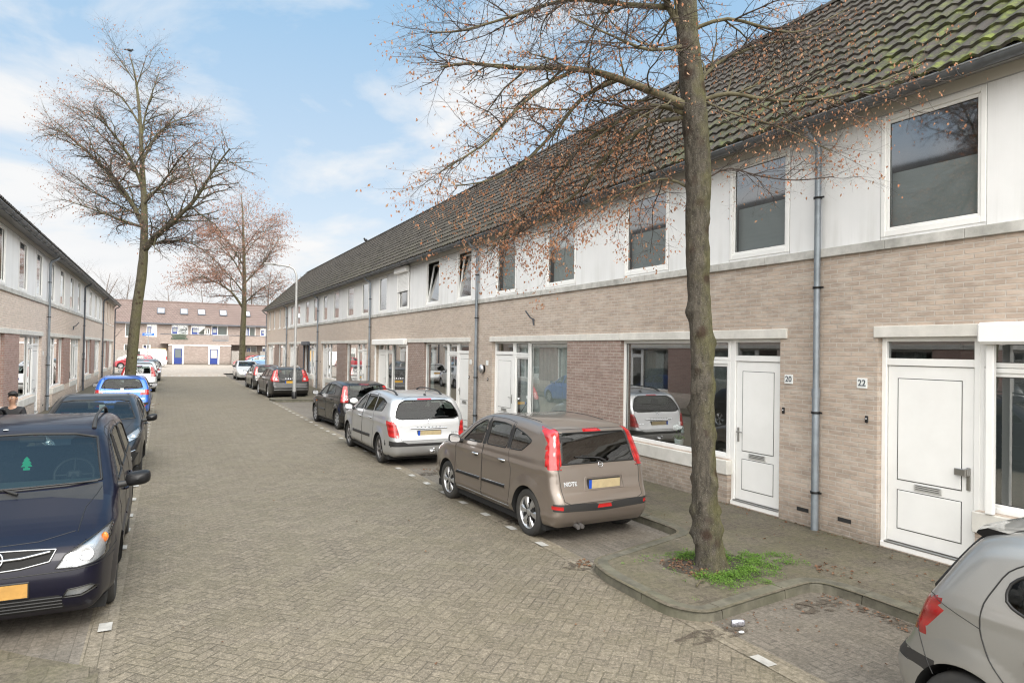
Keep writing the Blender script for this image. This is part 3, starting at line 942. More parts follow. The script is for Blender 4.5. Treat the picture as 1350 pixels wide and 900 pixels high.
    # mirrors -------------------------------------------------------------------
    if sp.get('mirror'):
        s_, z_, fold = sp['mirror']
        mw, mh, md = sp.get('mirror_size', (.2, .14, .1))
        for sg in (1, -1):
            p, n = surf('side', s_, z_, sg)
            mb = MB()
            c = Vector((p.x+sg*(.055+mw/2), p.y+.0, p.z+mh*.35))
            # rounded shell, flat at the back
            nu, nv = 18, 9; V_ = []; F_ = []
            for i in range(nv+1):
                t = i/nv; sc = math.sqrt(max(0, 1-t**2.6))
                for k in range(nu):
                    a = 2*math.pi*k/nu; ca, sa = math.cos(a), math.sin(a)
                    ex_ = .62
                    qx = math.copysign(abs(ca)**ex_, ca)*mw/2*sc; qz = math.copysign(abs(sa)**ex_, sa)*mh/2*sc
                    V_.append((c.x+qx, c.y+t*md-md*.3-sg*qx*.0, c.z+qz+sg*qx*.12))
            for i in range(nv):
                for k in range(nu):
                    k2 = (k+1) % nu; F_.append((i*nu+k, i*nu+k2, (i+1)*nu+k2, (i+1)*nu+k))
            mb.add(V_, F_, 0, True)
            mb.add([V_[k] for k in range(nu)], [tuple(range(nu))], 1)
            mb.tube([p-n*.02, (p+c)/2+Vector((0, 0, -.015)), Vector((c.x-sg*mw*.3, c.y-.01, c.z-mh*.2))], [.035, .03, .025], 8, 1)
            o = mb.build('wing_mirror', [sp.get('mirror_mat', paint), PLASTIC], root)
            g = MB(); b_ = md*.3+.004
            gv = [(c.x+math.copysign(abs(math.cos(a))**.6, math.cos(a))*mw*.44, c.y-b_, c.z+math.copysign(abs(math.sin(a))**.6, math.sin(a))*mh*.42+sg*math.cos(a)*mw*.05) for a in np.linspace(0, 2*math.pi, 20, False)]
            g.add(gv, [tuple(range(20))], 0); g.build('mirror_glass', [CHROME], o)
    # handles
    for (hs, hz, key) in sp.get('handles', []):
        for sg in (1, -1):
            p, n = surf('side', hs, hz, sg)
            mb = MB()
            q = [p+Vector((sg*.004, .095, 0)), p+Vector((sg*.03, .07, .004)), p+Vector((sg*.034, 0, .006)), p+Vector((sg*.03, -.07, .004)), p+Vector((sg*.004, -.095, 0))]
            mb.tube(q, [.012, .015, .016, .015, .012], 8, 0)
            mb.ball((p.x+sg*.001, p.y, p.z-.014), (.008, .07, .026), mi=1)
            par = doors.get((key, sg), root)
            mb.build('door_handle', [sp.get('handle_mat', paint), sp.get('cup_mat', SEAL)], par)
    # side mouldings
    for (pts, rad, mat, nm) in sp.get('strips', []):
        for sg in (1, -1):
            mb = MB(); pp = path('side', pts, sg)
            n = len(pp); prof = []
            for i, p in enumerate(pp):
                x = p.x
                prof.append([(x-sg*.005, p.y, p.z-rad), (x+sg*.014, p.y, p.z-rad*.7), (x+sg*.016, p.y, p.z+rad*.5), (x-sg*.005, p.y, p.z+rad)])
            V_ = [q for r_ in prof for q in r_]
            mb.add(V_, [(i*4+j, i*4+j+1, i*4+j+5, i*4+j+4) for i in range(n-1) for j in range(3)], 0)
            mb.add(prof[0], [(0, 1, 2, 3)]); mb.add(prof[-1], [(3, 2, 1, 0)])
            mb.build(nm, [mat], root)
    for (ax, pts, rad, mat, nm, both) in sp.get('lines', []):
        for sg in ((1, -1) if both else (1,)):
            pt = pts if ax == 'side' else [(q[0]*sg, q[1]) for q in pts]
            mb = MB(); mb.tube(path(ax, pt, sg, .04), rad, 6); mb.build(nm, [mat], root)
    # roof rails
    if sp.get('rails'):
        s0, s1, xr, hh, mat = sp['rails']
        for sg in (1, -1):
            ss = np.linspace(s0, s1, 14)
            top = sh.solve('top', np.full(14, xr*sg), ss)
            t = np.linspace(0, 1, 14); lift = hh*np.clip(np.minimum(t, 1-t)*9, 0, 1)**.6-.006
            pts = [(p[0], L/2-p[1], p[2]+l) for p, l in zip(top, lift)]
            mb = MB(); mb.tube(pts, [.013+.012*abs(1-2*q)**3 for q in t], 8); mb.build('roof_rail', [mat], root)
    # plates ---------------------------------------------------------------------
    for pl in sp.get('plates', []):
        ax, px, pz, mat, w, h = pl
        p, n = surf(ax, px, pz)
        sgn = 1 if ax == 'front' else -1
        yy = p.y+sgn*.012
        mb = MB()
        mb.bbox(px-w/2-.012, px+w/2+.012, min(yy, yy-sgn*.05), max(yy, yy-sgn*.05), pz-h/2-.012, pz+h/2+.012, .006, 2)
        y2 = yy+sgn*.003
        mb.quad((px-w/2, y2, pz-h/2), (px+w/2, y2, pz-h/2), (px+w/2, y2, pz+h/2), (px-w/2, y2, pz+h/2), 0)
        y3 = y2+sgn*.002
        # blue strip at the plate's own left
        e = px+w/2 if ax == 'front' else px-w/2
        d = -.045 if ax == 'front' else .045
        mb.quad((e, y3, pz-h/2), (e+d, y3, pz-h/2), (e+d, y3, pz+h/2), (e, y3, pz+h/2), 1)
        mb.build('number_plate', [mat, EUBLUE, SEAL], root)
    # wipers
    for (ax, pts, nm) in sp.get('wipers', []):
        mb = MB(); q = path(ax, pts, 1, .06, .018)
        mb.tube(q, [.014]*2+[.009]*(len(q)-2), 6); mb.build(nm, [PLASTIC], root)
    # cabin --------------------------------------------------------------------
    cab = sp.get('cabin')
    if cab and detail >= 1:
        s0, s1, zf, zbelt, zroof = cab        # front of dash, end, floor, belt, roof
        yf = L/2-s0; yr = L/2-s1
        mb = MB()
        mb.box(-W/2+.16, W/2-.16, yr, yf-.1, .3, .36, 0)
        mb.build('cabin_floor', [CLOTH], root)
        mb = MB()
        n = 9
        for i in range(n):
            pass
        mb.bbox(-W/2+.13, W/2-.13, yf-.62, yf+.1, .45, zbelt-.08, .06, 0)
        mb.bbox(-W/2+.2, W/2-.3, yf-.5, yf-.1, zbelt-.09, zbelt-.01, .035, 0)
        mb.build('dashboard', [sp.get('dash_mat', DASH)], root)
        def seat(x, y, w, z0, zt, head=True):
            mb = MB(); st = mb.mark()
            mb.bbox(x-w/2, x+w/2, y-.05, y+.45, z0-.25, z0, .05)
            # reclined back
            st = mb.mark()
            mb.bbox(x-w/2, x+w/2, y-.1, y+.04, z0-.05, zt, .05)
            if head:
                mb.bbox(x-.12, x+.12, y-.08, y+.02, zt+.04, zt+.23, .045)
                mb.box(x-.06, x-.04, y-.04, y-.02, zt-.02, zt+.08); mb.box(x+.04, x+.06, y-.04, y-.02, zt-.02, zt+.08)
            M = Matrix.Translation((0, y, z0)) @ Matrix.Rotation(R(16), 4, 'X') @ Matrix.Translation((0, -y, -z0))
            mb.xform(M, st)
            return mb
        zt = zbelt+.12
        for x in (-.37, .37):
            seat(x, yf-1.35, .48, .62, min(zt, zroof-.34)).build('seat', [CLOTH], root)
        yb = max(yf-2.15, yr+.55)
        b = seat(0, yb, W-.5, .62, min(zt, zroof-.34), False)
        for x in (-.4, .4): b.bbox(x-.12, x+.12, yb-.24, yb-.14, min(zt, zroof-.34)-.02, min(zt, zroof-.34)+.16, .04)
        b.build('rear_bench', [CLOTH], root)
        mb = MB()
        c = Vector((-.37, yf-.78, zbelt-.02)); M = Matrix.Translation(c) @ Matrix.Rotation(R(-62), 4, 'X')
        mb.tube([M @ Vector((.185*math.cos(t), .185*math.sin(t), 0)) for t in np.linspace(0, 2*math.pi, 25)], .016, 8, cap=False)
        mb.bbox(-.07, .07, -.05, .05, -.02, .03, .02); mb.xform(M, len(mb.v)-24)
        for a in (0, math.pi, -math.pi/2): mb.tube([M @ Vector((.05*math.cos(a), .05*math.sin(a), 0)), M @ Vector((.18*math.cos(a), .18*math.sin(a), 0))], .012, 6)
        mb.tube([c, c+Vector((0, .3, -.15))], .03, 8)
        mb.build('steering_wheel', [DASH], root)
        mb = MB()                                                     # rear-view mirror
        pz = zroof-.12
        mb.bbox(-.12, .12, yf-.66, yf-.62, pz-.035, pz+.035, .015); mb.build('rear_view_mirror', [DASH], root)
    if sp.get('extra'): sp['extra'](root, sh, surf, path)
    root.location = loc; root.rotation_euler = (0, 0, rz)
    return root
# ------------------------------------------------------------------ terraced houses
SLOTM = pbr('letter_slot_metal', (.62, .62, .60), .35, .4)
ROOFD = {}
def roof_mesh(sx, W, mat):
    """wavy interlocking tiles as real relief; d runs into the house"""
    key = (sx, round(W, 3), mat.name)
    if key in ROOFD: return ROOFD[key]
    e = Vector((-.47, 5.735)); r = Vector((3.37, 9.39)); sl = (r-e); Ls = sl.length; sl.normalize(); nrm = Vector((-sl.y, sl.x))
    nc = 28; per = 6; ncol = nc*per+1; courses = 16; ch = Ls/courses
    V = []; F = []; S = []
    def wave(ph): return .0155*math.sin(2*math.pi*ph)+.006*math.sin(4*math.pi*ph+.6)
    for c in range(courses):
        b = len(V)
        jit = [random.Random(c*31+k).uniform(-.005, .005) for k in range(nc+1)]
        for row, (t, off) in enumerate(((0, .042), (1.06, .002))):
            for i in range(ncol):
                k = i//per
                q = e+sl*((c+t)*ch-.02+ (jit[min(k, nc)]*2 if row == 0 else 0))+nrm*(off+wave(i/per)+jit[min(k, nc)])
                V.append((sx*q.x, W*i/(ncol-1), q.y))
        for i in range(ncol-1): F.append((b+i, b+i+1, b+ncol+i+1, b+ncol+i)); S.append(True)
        # drop edge
        b2 = len(V)
        for i in range(ncol):
            v = V[b+i]; V.append(v)
        for i in range(ncol):
            v = V[b+i]; V.append((v[0]-sx*nrm.x*.04, v[1], v[2]-nrm.y*.04))
        for i in range(ncol-1): F.append((b2+i, b2+ncol+i, b2+ncol+i+1, b2+i+1)); S.append(True)
    # plain far slope and underside
    b = len(V)
    V += [(sx*3.37, 0, 9.37), (sx*3.37, W, 9.37), (sx*7.3, W, 5.6), (sx*7.3, 0, 5.6)]; F.append((b, b+1, b+2, b+3)); S.append(False)
    b = len(V)
    V += [(sx*-.3, 0, 5.82), (sx*-.3, W, 5.82), (sx*3.37, W, 9.3), (sx*3.37, 0, 9.3)]; F.append((b, b+1, b+2, b+3)); S.append(False)
    me = bpy.data.meshes.new('roof'); me.from_pydata(V, [], F); me.materials.append(mat)
    me.polygons.foreach_set('use_smooth', np.array(S)); me.update()
    ROOFD[key] = me
    mb = MB()
    n = 13
    for i in range(n):
        y0, y1 = W*i/n, W*(i+1)/n
        V = []
        for (y, rr) in ((y0, .125), (y1+.02, .105)):
            for k in range(9):
                a = math.pi*k/8; V.append((sx*(3.37+rr*1.15*math.cos(a)), y, 9.34+rr*math.sin(a)))
        mb.add(V, [(k, k+1, 9+k+1, 9+k) for k in range(8)], 0, True)
    o = mb.build('ridge_cap', [mat]); ROOFD[key+('r',)] = o.data; bpy.data.objects.remove(o)
    return me

class House:
    def __init__(s, sx, X, y0, W, label, group):
        s.sx = sx; s.W = W
        s.root = empty('terraced_house', (X, y0, 0), 0, label, 'house', group)
    def T(s, d, u, z): return (s.sx*d, u, z)
    def qd(s, mb, d, u0, u1, z0, z1, mi=0): mb.quad(s.T(d, u0, z0), s.T(d, u1, z0), s.T(d, u1, z1), s.T(d, u0, z1), mi)
    def bx(s, mb, d0, d1, u0, u1, z0, z1, mi=0, b=0.0):
        a, c = sorted((s.sx*d0, s.sx*d1))
        (mb.bbox(a, c, u0, u1, z0, z1, b, mi) if b else mb.box(a, c, u0, u1, z0, z1, mi))
    def part(s, name, mb, mats, parent=None): return mb.build(name, mats if isinstance(mats, list) else [mats], parent or s.root)
    def wall_cells(s, mb, u0, u1, z0, z1, holes, depth, mi=0, d=0.0):
        us = sorted({u0, u1, *[h[0] for h in holes], *[h[1] for h in holes]}); zs = sorted({z0, z1, *[h[2] for h in holes], *[h[3] for h in holes]})
        us = [u for u in us if u0 <= u <= u1]; zs = [z for z in zs if z0 <= z <= z1]
        def hole(u, z): return any(h[0] < u < h[1] and h[2] < z < h[3] for h in holes)
        nu, nz = len(us)-1, len(zs)-1
        H = [[hole((us[i]+us[i+1])/2, (zs[j]+zs[j+1])/2) for j in range(nz)] for i in range(nu)]
        for i in range(nu):
            for j in range(nz):
                if not H[i][j]: s.qd(mb, d, us[i], us[i+1], zs[j], zs[j+1], mi)
                else:
                    for (di, dj) in ((-1, 0), (1, 0), (0, -1), (0, 1)):
                        a, b = i+di, j+dj
                        if not (0 <= a < nu and 0 <= b < nz) or H[a][b]: continue
                        if di: u = us[i] if di < 0 else us[i+1]; mb.quad(s.T(d, u, zs[j]), s.T(d+depth, u, zs[j]), s.T(d+depth, u, zs[j+1]), s.T(d, u, zs[j+1]), mi)
                        else: z = zs[j] if dj < 0 else zs[j+1]; mb.quad(s.T(d, us[i], z), s.T(d, us[i+1], z), s.T(d+depth, us[i+1], z), s.T(d+depth, us[i], z), mi)
    def frame(s, mb, u0, u1, z0, z1, d, w=.06, t=.07, mi=0, b=.006, bot=None):
        bot = bot or w
        s.bx(mb, d, d+t, u0, u0+w, z0, z1, mi, b); s.bx(mb, d, d+t, u1-w, u1, z0, z1, mi, b)
        s.bx(mb, d+.001, d+t-.001, u0+w, u1-w, z1-w, z1, mi, b); s.bx(mb, d+.001, d+t-.001, u0+w, u1-w, z0, z0+bot, mi, b)
    def sash(s, u0, u1, z0, z1, d, par=None, fw=.055, pane=None, sash=True, name='window', bot=None, tilt=0):
        mb = MB(); s.frame(mb, u0, u1, z0, z1, d, fw, .08, bot=bot)
        w = s.part(name, mb, UPVC, par)
        g0, g1, h0, h1 = u0+fw, u1-fw, z0+(bot or fw), z1-fw
        if tilt:
            fm = MB(); pm = MB(); a = fm.mark()
            s.frame(fm, g0+.004, g1-.004, h0+.004, h1-.004, d+.035, .05, .06)
            s.qd(pm, d+.06, g0+.045, g1-.045, h0+.045, h1-.045)
            M = Matrix.Translation(s.T(d+.05, 0, h0)) @ Matrix.Rotation(s.sx*R(tilt), 4, 'Y') @ Matrix.Translation(tuple(-q for q in s.T(d+.05, 0, h0)))
            fm.xform(M); pm.xform(M)
            sa = s.part('sash', fm, UPVC, w); s.part('pane', pm, pane or PANE, w)
            return w
        if sash:
            fm = MB(); s.frame(fm, g0, g1, h0, h1, d+.022, .042, .05); s.part('sash', fm, UPVC, w)
            g0 += .042; g1 -= .042; h0 += .042; h1 -= .042
        pm = MB(); s.qd(pm, d+.045, g0, g1, h0, h1)
        s.part('pane', pm, pane or PANE, w)
        gm = MB()                                                    # black gasket round the glass
        e = .007
        for (a, b_, c, f) in ((g0, g0+e, h0, h1), (g1-e, g1, h0, h1), (g0+e, g1-e, h0, h0+e), (g0+e, g1-e, h1-e, h1)): s.bx(gm, d+.038, d+.0445, a, b_, c, f)
        s.part('gasket', gm, SEAL, w)
        return w
    def drape(s, u0, u1, z0, z1, d, mat, amp=.02, per=.11, name='curtain'):
        n = max(8, int((u1-u0)/.018)); V = []
        for i in range(n+1):
            u = u0+(u1-u0)*i/n; a = amp*(math.sin(u*2*math.pi/per)+.5*math.sin(u*2*math.pi/per*.43+1))
            V += [s.T(d+a, u, z0), s.T(d+a*.7, u, z1)]
        mb = MB(); mb.add(V, [(2*i, 2*i+2, 2*i+3, 2*i+1) for i in range(n)], 0, True)
        return s.part(name, mb, mat)
    def door(s, u0, u1, z0, z1, d, hinge, slot=True, style='lever'):
        mb = MB(); w = u1-u0
        s.bx(mb, d, d+.05, u0, u1, z0, z1, 0, .006)
        dr = s.part('door', mb, UPVC)
        fr = .13; zm = z0+.66; pm = MB(); gm = MB()
        for (za, zb) in ((z0+.17, zm), (zm+.12, z1-.15)):
            ua, ub = u0+fr, u1-fr
            e = .008
            for (a, b_, c, f) in ((ua, ua+e, za, zb), (ub-e, ub, za, zb), (ua+e, ub-e, za, za+e), (ua+e, ub-e, zb-e, zb)): s.bx(gm, d-.003, d+.002, a, b_, c, f)
            s.bx(pm, d-.008, d+.002, ua+e+.002, ub-e-.002, za+e+.002, zb-e-.002, 0, .004)
        s.part('door_panel', pm, UPVC, dr); s.part('panel_groove', gm, GAP, dr)
        hu = u1-.055 if hinge < 0 else u0+.055; dirn = -1 if hinge < 0 else 1
        hm = MB()
        if style == 'lever':
            s.bx(hm, d-.012, d+.002, hu-.018, hu+.018, z0+.92, z0+1.15, 0, .004)
            hm.tube([s.T(d-.01, hu, z0+1.08), s.T(d-.05, hu, z0+1.08), s.T(d-.052, hu+dirn*.12, z0+1.08)], .010, 8)
        else:
            s.bx(hm, d-.014, d+.002, hu-.022, hu+.022, z0+.80, z0+1.06, 0, .004)
            s.bx(hm, d-.06, d-.005, hu-.02*dirn if dirn < 0 else hu-.02, hu+.02, z0+.97, z0+1.05, 0, .004); s.bx(hm, d-.07, d-.045, min(hu, hu+dirn*.13), max(hu, hu+dirn*.13), z0+.965, z0+1.045, 0, .006)
        s.part('door_handle', hm, STEEL, dr)
        if slot:
            um = (u0+u1)/2; sm = MB()
            s.bx(sm, d-.016, d+.001, um-.17, um+.17, zm+.025, zm+.105, 0, .005)
            for k in range(3): s.bx(sm, d-.019, d-.012, um-.145, um+.145, zm+.043+k*.022, zm+.049+k*.022, 1)
            s.part('letter_slot', sm, [SLOTM, GAP], dr)
        s.bx_tmp = None
        return dr
    def roof(s, mat):
        me = roof_mesh(s.sx, s.W, mat)
        o = bpy.data.objects.new('roof', me); COL.objects.link(o); o.parent = s.root
        r = bpy.data.objects.new('ridge_cap', ROOFD[(s.sx, round(s.W, 3), mat.name, 'r')]); COL.objects.link(r); r.parent = o
        W = s.W
        mb = MB(); V = []
        prof = [(-.385+.078*math.cos(a), 5.705+.078*math.sin(a)) for a in np.linspace(math.pi, 2*math.pi, 11)]
        for u in (0, W):
            V += [s.T(a, u, b) for a, b in prof]
        mb.add(V, [(i, i+1, 11+i+1, 11+i) for i in range(10)], 0, True)
        mb.tube([s.T(-.463, 0, 5.708), s.T(-.463, W, 5.708)], .011, 8, 1)
        for k in range(7):
            u = W*(k+.5)/7
            mb.tube([s.T(-.385+.083*math.cos(a), u, 5.705+.083*math.sin(a)) for a in np.linspace(math.pi, 2*math.pi, 9)], .009, 5, 0)
        s.part('gutter', mb, [GUTTERM, GUTTERB])
        mb = MB(); s.qd(mb, -.001, 0, W, 5.6, 5.602)
        mb = MB(); s.bx(mb, -.32, .0, 0, W, 5.735, 5.75); s.bx(mb, -.335, -.32, 0, W, 5.63, 5.79)
        s.part('soffit', mb, SOFFIT)
    def pipe(s, u, mat=ZINC, d=-.075):
        mb = MB()
        mb.tube([s.T(-.36, u, 5.66), s.T(-.30, u, 5.56), s.T(d-.03, u, 5.46), s.T(d, u, 5.38), s.T(d, u, 1.98)], .043, 12)
        mb.tube([s.T(d, u, 2.02), s.T(d, u, .1)], .05, 12); mb.tube([s.T(d, u, 2.05), s.T(d, u, 1.93)], .057, 12)
        o = s.part('drainpipe', mb, mat)
        bm = MB()
        for z in (.62, 1.72, 3.45, 4.7):
            bm.lathe([(.046 if z > 2 else .053, -.015), (.058 if z > 2 else .064, -.015), (.058 if z > 2 else .064, .015), (.046 if z > 2 else .053, .015)], s.T(d, u, z), n=12)
            s.bx(bm, d+.03, .0, u-.01, u+.01, z-.012, z+.012); s.bx(bm, d-.01, d+.01, u-.1, u-.05, z-.012, z+.012)
        s.part('pipe_bracket', bm, BLACKMETAL, o)

ES = dict(door=(.118, .297), wall=(.297, .803), side=(.305, .44), win=(.446, .803), up=((.095, .30), (.56, .79)), lint=(.095, 1.0), pier=(.803, 1.0))
OS = dict(door=(.635, .835), wall=(.15, .635), side=(.49, .628), win=(.15, .485), up=((.10, .33), (.60, .81)), lint=(0, .86), pier=(0, .15))

def house(sx, X, y0, W, typ, label, group, brickup=False, pipe=False, opt=None, brick=BRICK, pier=BRICKDARK, tiles=TILES, pipemat=ZINC, end=0):
    o = opt or {}
    h = House(sx, X, y0, W, label, group)
    S = dict(ES if typ == 'E' else OS, **o.get('geo', {}))
    f = lambda t: t*W
    zl = 2.75; z_s = .80; zb0, zb1 = 3.868, 3.99
    holes = [(f(S['door'][0]), f(S['door'][1]), .1, zl), (f(S['wall'][0]), f(S['wall'][1]), z_s, zl)]
    ups = S['up'] if not brickup else ((.14, .32), (.62, .80))
    mb = MB()
    uph = [(f(a), f(b), 4.03, 5.57) for a, b in ups]
    # brick front: ground floor with the pier strip in its own brick
    pu0, pu1 = f(S['pier'][0]), f(S['pier'][1])
    top = zb0 if not brickup else 5.62
    allh = holes+(uph if brickup else [])
    if typ == 'E': h.wall_cells(mb, 0, pu0, .0, zl, allh, .11); h.wall_cells(mb, pu0, W, 0, z_s-.03, [], .11)
    else: h.wall_cells(mb, pu1, W, .0, zl, allh, .11); h.wall_cells(mb, 0, pu1, 0, z_s-.03, [], .11)
    h.wall_cells(mb, 0, W, zl, top, uph if brickup else [], .11)
    # back and party walls
    bw = MB(); bw.quad(h.T(7.2, 0, 0), h.T(7.2, W, 0), h.T(7.2, W, 5.7), h.T(7.2, 0, 5.7)); h.part('rear_wall', bw, brick)
    gw = MB()
    for uu in ([0] if end in (-1, 2) else [])+([W] if end in (1, 2) else []):
        gw.add([h.T(0, uu, 0), h.T(7.2, uu, 0), h.T(7.2, uu, 5.7), h.T(3.37, uu, 9.3), h.T(-.25, uu, 5.8), h.T(0, uu, 5.6)], [(0, 1, 2, 3, 4, 5)])
    h.part('wall', mb, brick)
    if gw.f: h.part('gable_wall', gw, brick)
    mb = MB(); h.wall_cells(mb, pu0, pu1, z_s-.03, zl, [], .0, d=-.004)
    for uu in (pu0, pu1):
        if 0 < uu < W: mb.quad(h.T(-.004, uu, z_s), h.T(.11, uu, z_s), h.T(.11, uu, zl), h.T(-.004, uu, zl))
    h.part('brick_pier', mb, pier)
    # vents low in the wall
    mb = MB()
    vu = f(.045) if typ == 'E' else f(.93)
    h.bx(mb, -.004, .02, vu-.1, vu+.1, .29, .345, 0); h.part('air_vent', mb, GAP)
    # upper cladding
    if not brickup:
        mb = MB(); h.wall_cells(mb, 0, W, zb1, 5.6, uph, .06, d=.012)
        cl = h.part('cladding', mb, CLAD)
        gm = MB()
        for a, b in ups:
            for t in (a, b): h.bx(gm, .007, .013, f(t)+(-.006 if t == a else 0), f(t)+(0 if t == a else .006), zb1, 5.6)
        h.bx(gm, .006, .0125, 0, W, 5.585, 5.6)
        h.part('panel_joint', gm, pbr('joint_grey', (.35, .35, .34), .8) if 'joint_grey' not in bpy.data.materials else bpy.data.materials['joint_grey'], cl)
        mb = MB(); n = 6
        for i in range(n): h.bx(mb, -.045, .05, W*i/n+.002, W*(i+1)/n-.002, zb0, zb1, 0, .006)
        h.part('sill_band', mb, BANDC)
    else:
        for a, b in ups:
            mb = MB(); h.bx(mb, -.05, .06, f(a)-.05, f(b)+.05, 3.96, 4.03, 0, .006); h.part('window_sill', mb, UPVC)
    mb = MB(); h.bx(mb, .004, .06, 0, W, 5.6, 5.735); h.part('frieze_board', mb, CREAM)
    # lintel
    mb = MB(); l0, l1 = f(S['lint'][0]), f(S['lint'][1])
    cuts = [l0, f(S['pier'][0]) if typ == 'E' else f(S['pier'][1]), l1]
    cuts = sorted(cuts)
    for a, b in zip(cuts[:-1], cuts[1:]):
        if b-a > .05: h.bx(mb, -.03, .1, a+.003, b-.003, zl, zl+.145, 0, .008)
    h.part('lintel', mb, CONCRETE)
    # window sill (stone) under the ground floor window
    mb = MB(); a, b = f(S['wall'][0]), f(S['wall'][1])
    if typ == 'E': a += .02
    else: b -= .02
    h.bx(mb, -.035, .1, a-.04, b+.04, .56, z_s-.005, 0, .01); h.part('stone_sill', mb, CONCRETE)
    rec = .085
    # door set
    du0, du1 = f(S['door'][0]), f(S['door'][1])
    mb = MB(); fw = .065
    h.bx(mb, rec, rec+.09, du0, du0+fw, .1, zl, 0, .006); h.bx(mb, rec, rec+.09, du1-fw, du1, .1, zl, 0, .006)
    h.bx(mb, rec+.002, rec+.088, du0+fw, du1-fw, zl-.05, zl, 0, .004); h.bx(mb, rec+.002, rec+.088, du0+fw, du1-fw, 2.40, 2.49, 0, .006)
    h.bx(mb, rec-.03, rec+.07, du0+.01, du1-.01, .1, .165, 0, .006); h.bx(mb, rec-.035, rec+.06, du0+fw, du1-fw, .165, .185, 1, .004)
    df = h.part('door_frame', mb, [UPVC, STEEL])
    pm = MB(); h.qd(pm, rec+.05, du0+fw, du1-fw, 2.49, zl-.05); h.part('toplight_pane', pm, PANEDARK, df)
    h.door(du0+fw+.008, du1-fw-.008, .19, 2.393, rec+.025, -1 if typ == 'E' else 1, style=o.get('handle', 'lever'))
    # windows
    a, b = f(S['side'][0]), f(S['side'][1])
    h.sash(a, b, z_s, 2.40, rec, name='side_window', pane=o.get('pane', PANE))
    h.sash(a, b, 2.405, zl, rec, name='toplight_window', sash=False, pane=o.get('pane', PANE))
    mm = MB(); 
    if typ == 'E': h.bx(mm, rec+.004, rec+.07, f(S['door'][1])+.0, a, .5, zl, 0, .004)
    else: h.bx(mm, rec+.004, rec+.07, b, f(S['door'][0]), .5, zl, 0, .004)
    h.part('mullion', mm, UPVC)
    h.sash(f(S['win'][0]), f(S['win'][1]), z_s, zl, rec, fw=.06, sash=False, pane=o.get('pane', PANE), bot=.07)
    for i, (a, b) in enumerate(ups):
        tl = o.get('tilt', (0, 0))[i]
        h.sash(f(a), f(b), 4.03, 5.57, .0 if not brickup else .06, fw=.06, pane=PANEUP, name='upper_window', bot=.075, tilt=tl)
    # rooms behind the glass
    mb = MB()
    for (za, zb) in ((.12, 2.74), (3.3, 5.6)):
        d0, d1 = .2, 3.2
        P = [h.T(d0, .05, za), h.T(d1, .05, za), h.T(d1, W-.05, za), h.T(d0, W-.05, za), h.T(d0, .05, zb), h.T(d1, .05, zb), h.T(d1, W-.05, zb), h.T(d0, W-.05, zb)]
        mb.add(P, [(0, 1, 2, 3), (4, 5, 6, 7), (0, 1, 5, 4), (1, 2, 6, 5), (2, 3, 7, 6)])
    h.part('room', mb, ROOMW)
    # curtains and blinds
    w0, w1 = f(S['wall'][0])+.06, f(S['wall'][1])-.06
    for (kind, a, b) in o.get('down', ()):
        ua, ub = w0+(w1-w0)*a, w0+(w1-w0)*b
        if kind == 'blind': 
            bm = MB()
            n = int((ub-ua)/.09)
            for i in range(n): h.qd(bm, .24+.01*(i % 2), ua+(ub-ua)*i/n, ua+(ub-ua)*(i+1)/n-.004, .84, 2.7)
            h.part('vertical_blind', bm, BLIND)
        else: h.drape(ua, ub, .84, 2.7, .26, CURTAIN if kind == 'net' else DRAPE, name='curtain')
    for i, k in enumerate(o.get('up', (None, None))):
        a, b = ups[i]; ua, ub = f(a)+.05, f(b)-.05
        if k == 'net': h.drape(ua, ub, 4.08, 5.5, .2, CURTAIN)
        elif k == 'side': h.drape(ua, ua+.28, 4.08, 5.5, .2, DRAPE); h.drape(ub-.28, ub, 4.08, 5.5, .2, DRAPE)
        elif k == 'blind':
            bm = MB(); h.qd(bm, .16, ua, ub, 4.08, 5.5); h.part('roller_blind', bm, BLIND)
        elif k == 'half':
            bm = MB(); h.qd(bm, .16, ua, ub, 4.08, 4.86); h.part('reflection_panel', bm, REFLGREY)  # added grey panel paints in the opposite roof's reflection
    if o.get('shutter'):                                             # outside roller shutter over an upper window
        a, b = ups[o['shutter'][0]]; z = o['shutter'][1]
        sm = MB(); h.bx(sm, -.2, -.02, f(a)-.06, f(b)+.06, 5.42, 5.66, 0, .03); sh = h.part('shutter_box', sm, UPVC)
        sl = MB()
        n = int((5.42-z)/.05)
        for i in range(n): h.bx(sl, -.05, -.035, f(a)+.03, f(b)-.03, z+i*.05, z+i*.05+.046, 0, .008)
        h.part('shutter_slats', sl, UPVC, sh)
        for q in (f(a), f(b)): gm = MB(); h.bx(gm, -.06, -.02, q-.03, q+.03, 4.03, 5.42); h.part('shutter_rail', gm, UPVC, sh)
    if o.get('box'):                                                 # shutter box above the ground floor window
        a, b = o['box'][:2]; m_ = o['box'][2] if len(o['box']) > 2 else UPVC
        sm = MB(); h.bx(sm, -.2, -.032, f(a), f(b), 2.66, 2.9, 0, .03); sh = h.part('shutter_box', sm, m_)
        for q in (f(a)+.07, f(b)-.07): gm = MB(); h.bx(gm, -.06, -.0, q-.04, q+.04, .80, 2.66, 0, .006); h.part('shutter_rail', gm, m_, sh)
    if o.get('number') is not None:
        u = f(.09) if typ == 'E' else f(.888)
        mb = MB(); h.bx(mb, -.012, .0, u-.075, u+.075, 2.09, 2.225, 0, .004); pl = h.part('house_number', mb, STICKER)
        if o['number']:
            M = Matrix(((0, 0, -h.sx, -h.sx*.0135), (-h.sx, 0, 0, u), (0, 1, 0, 2.157), (0, 0, 0, 1)))
            text_part('number_digits', o['number'], .115, ZINCDARK, pl, M, .002, .0015)
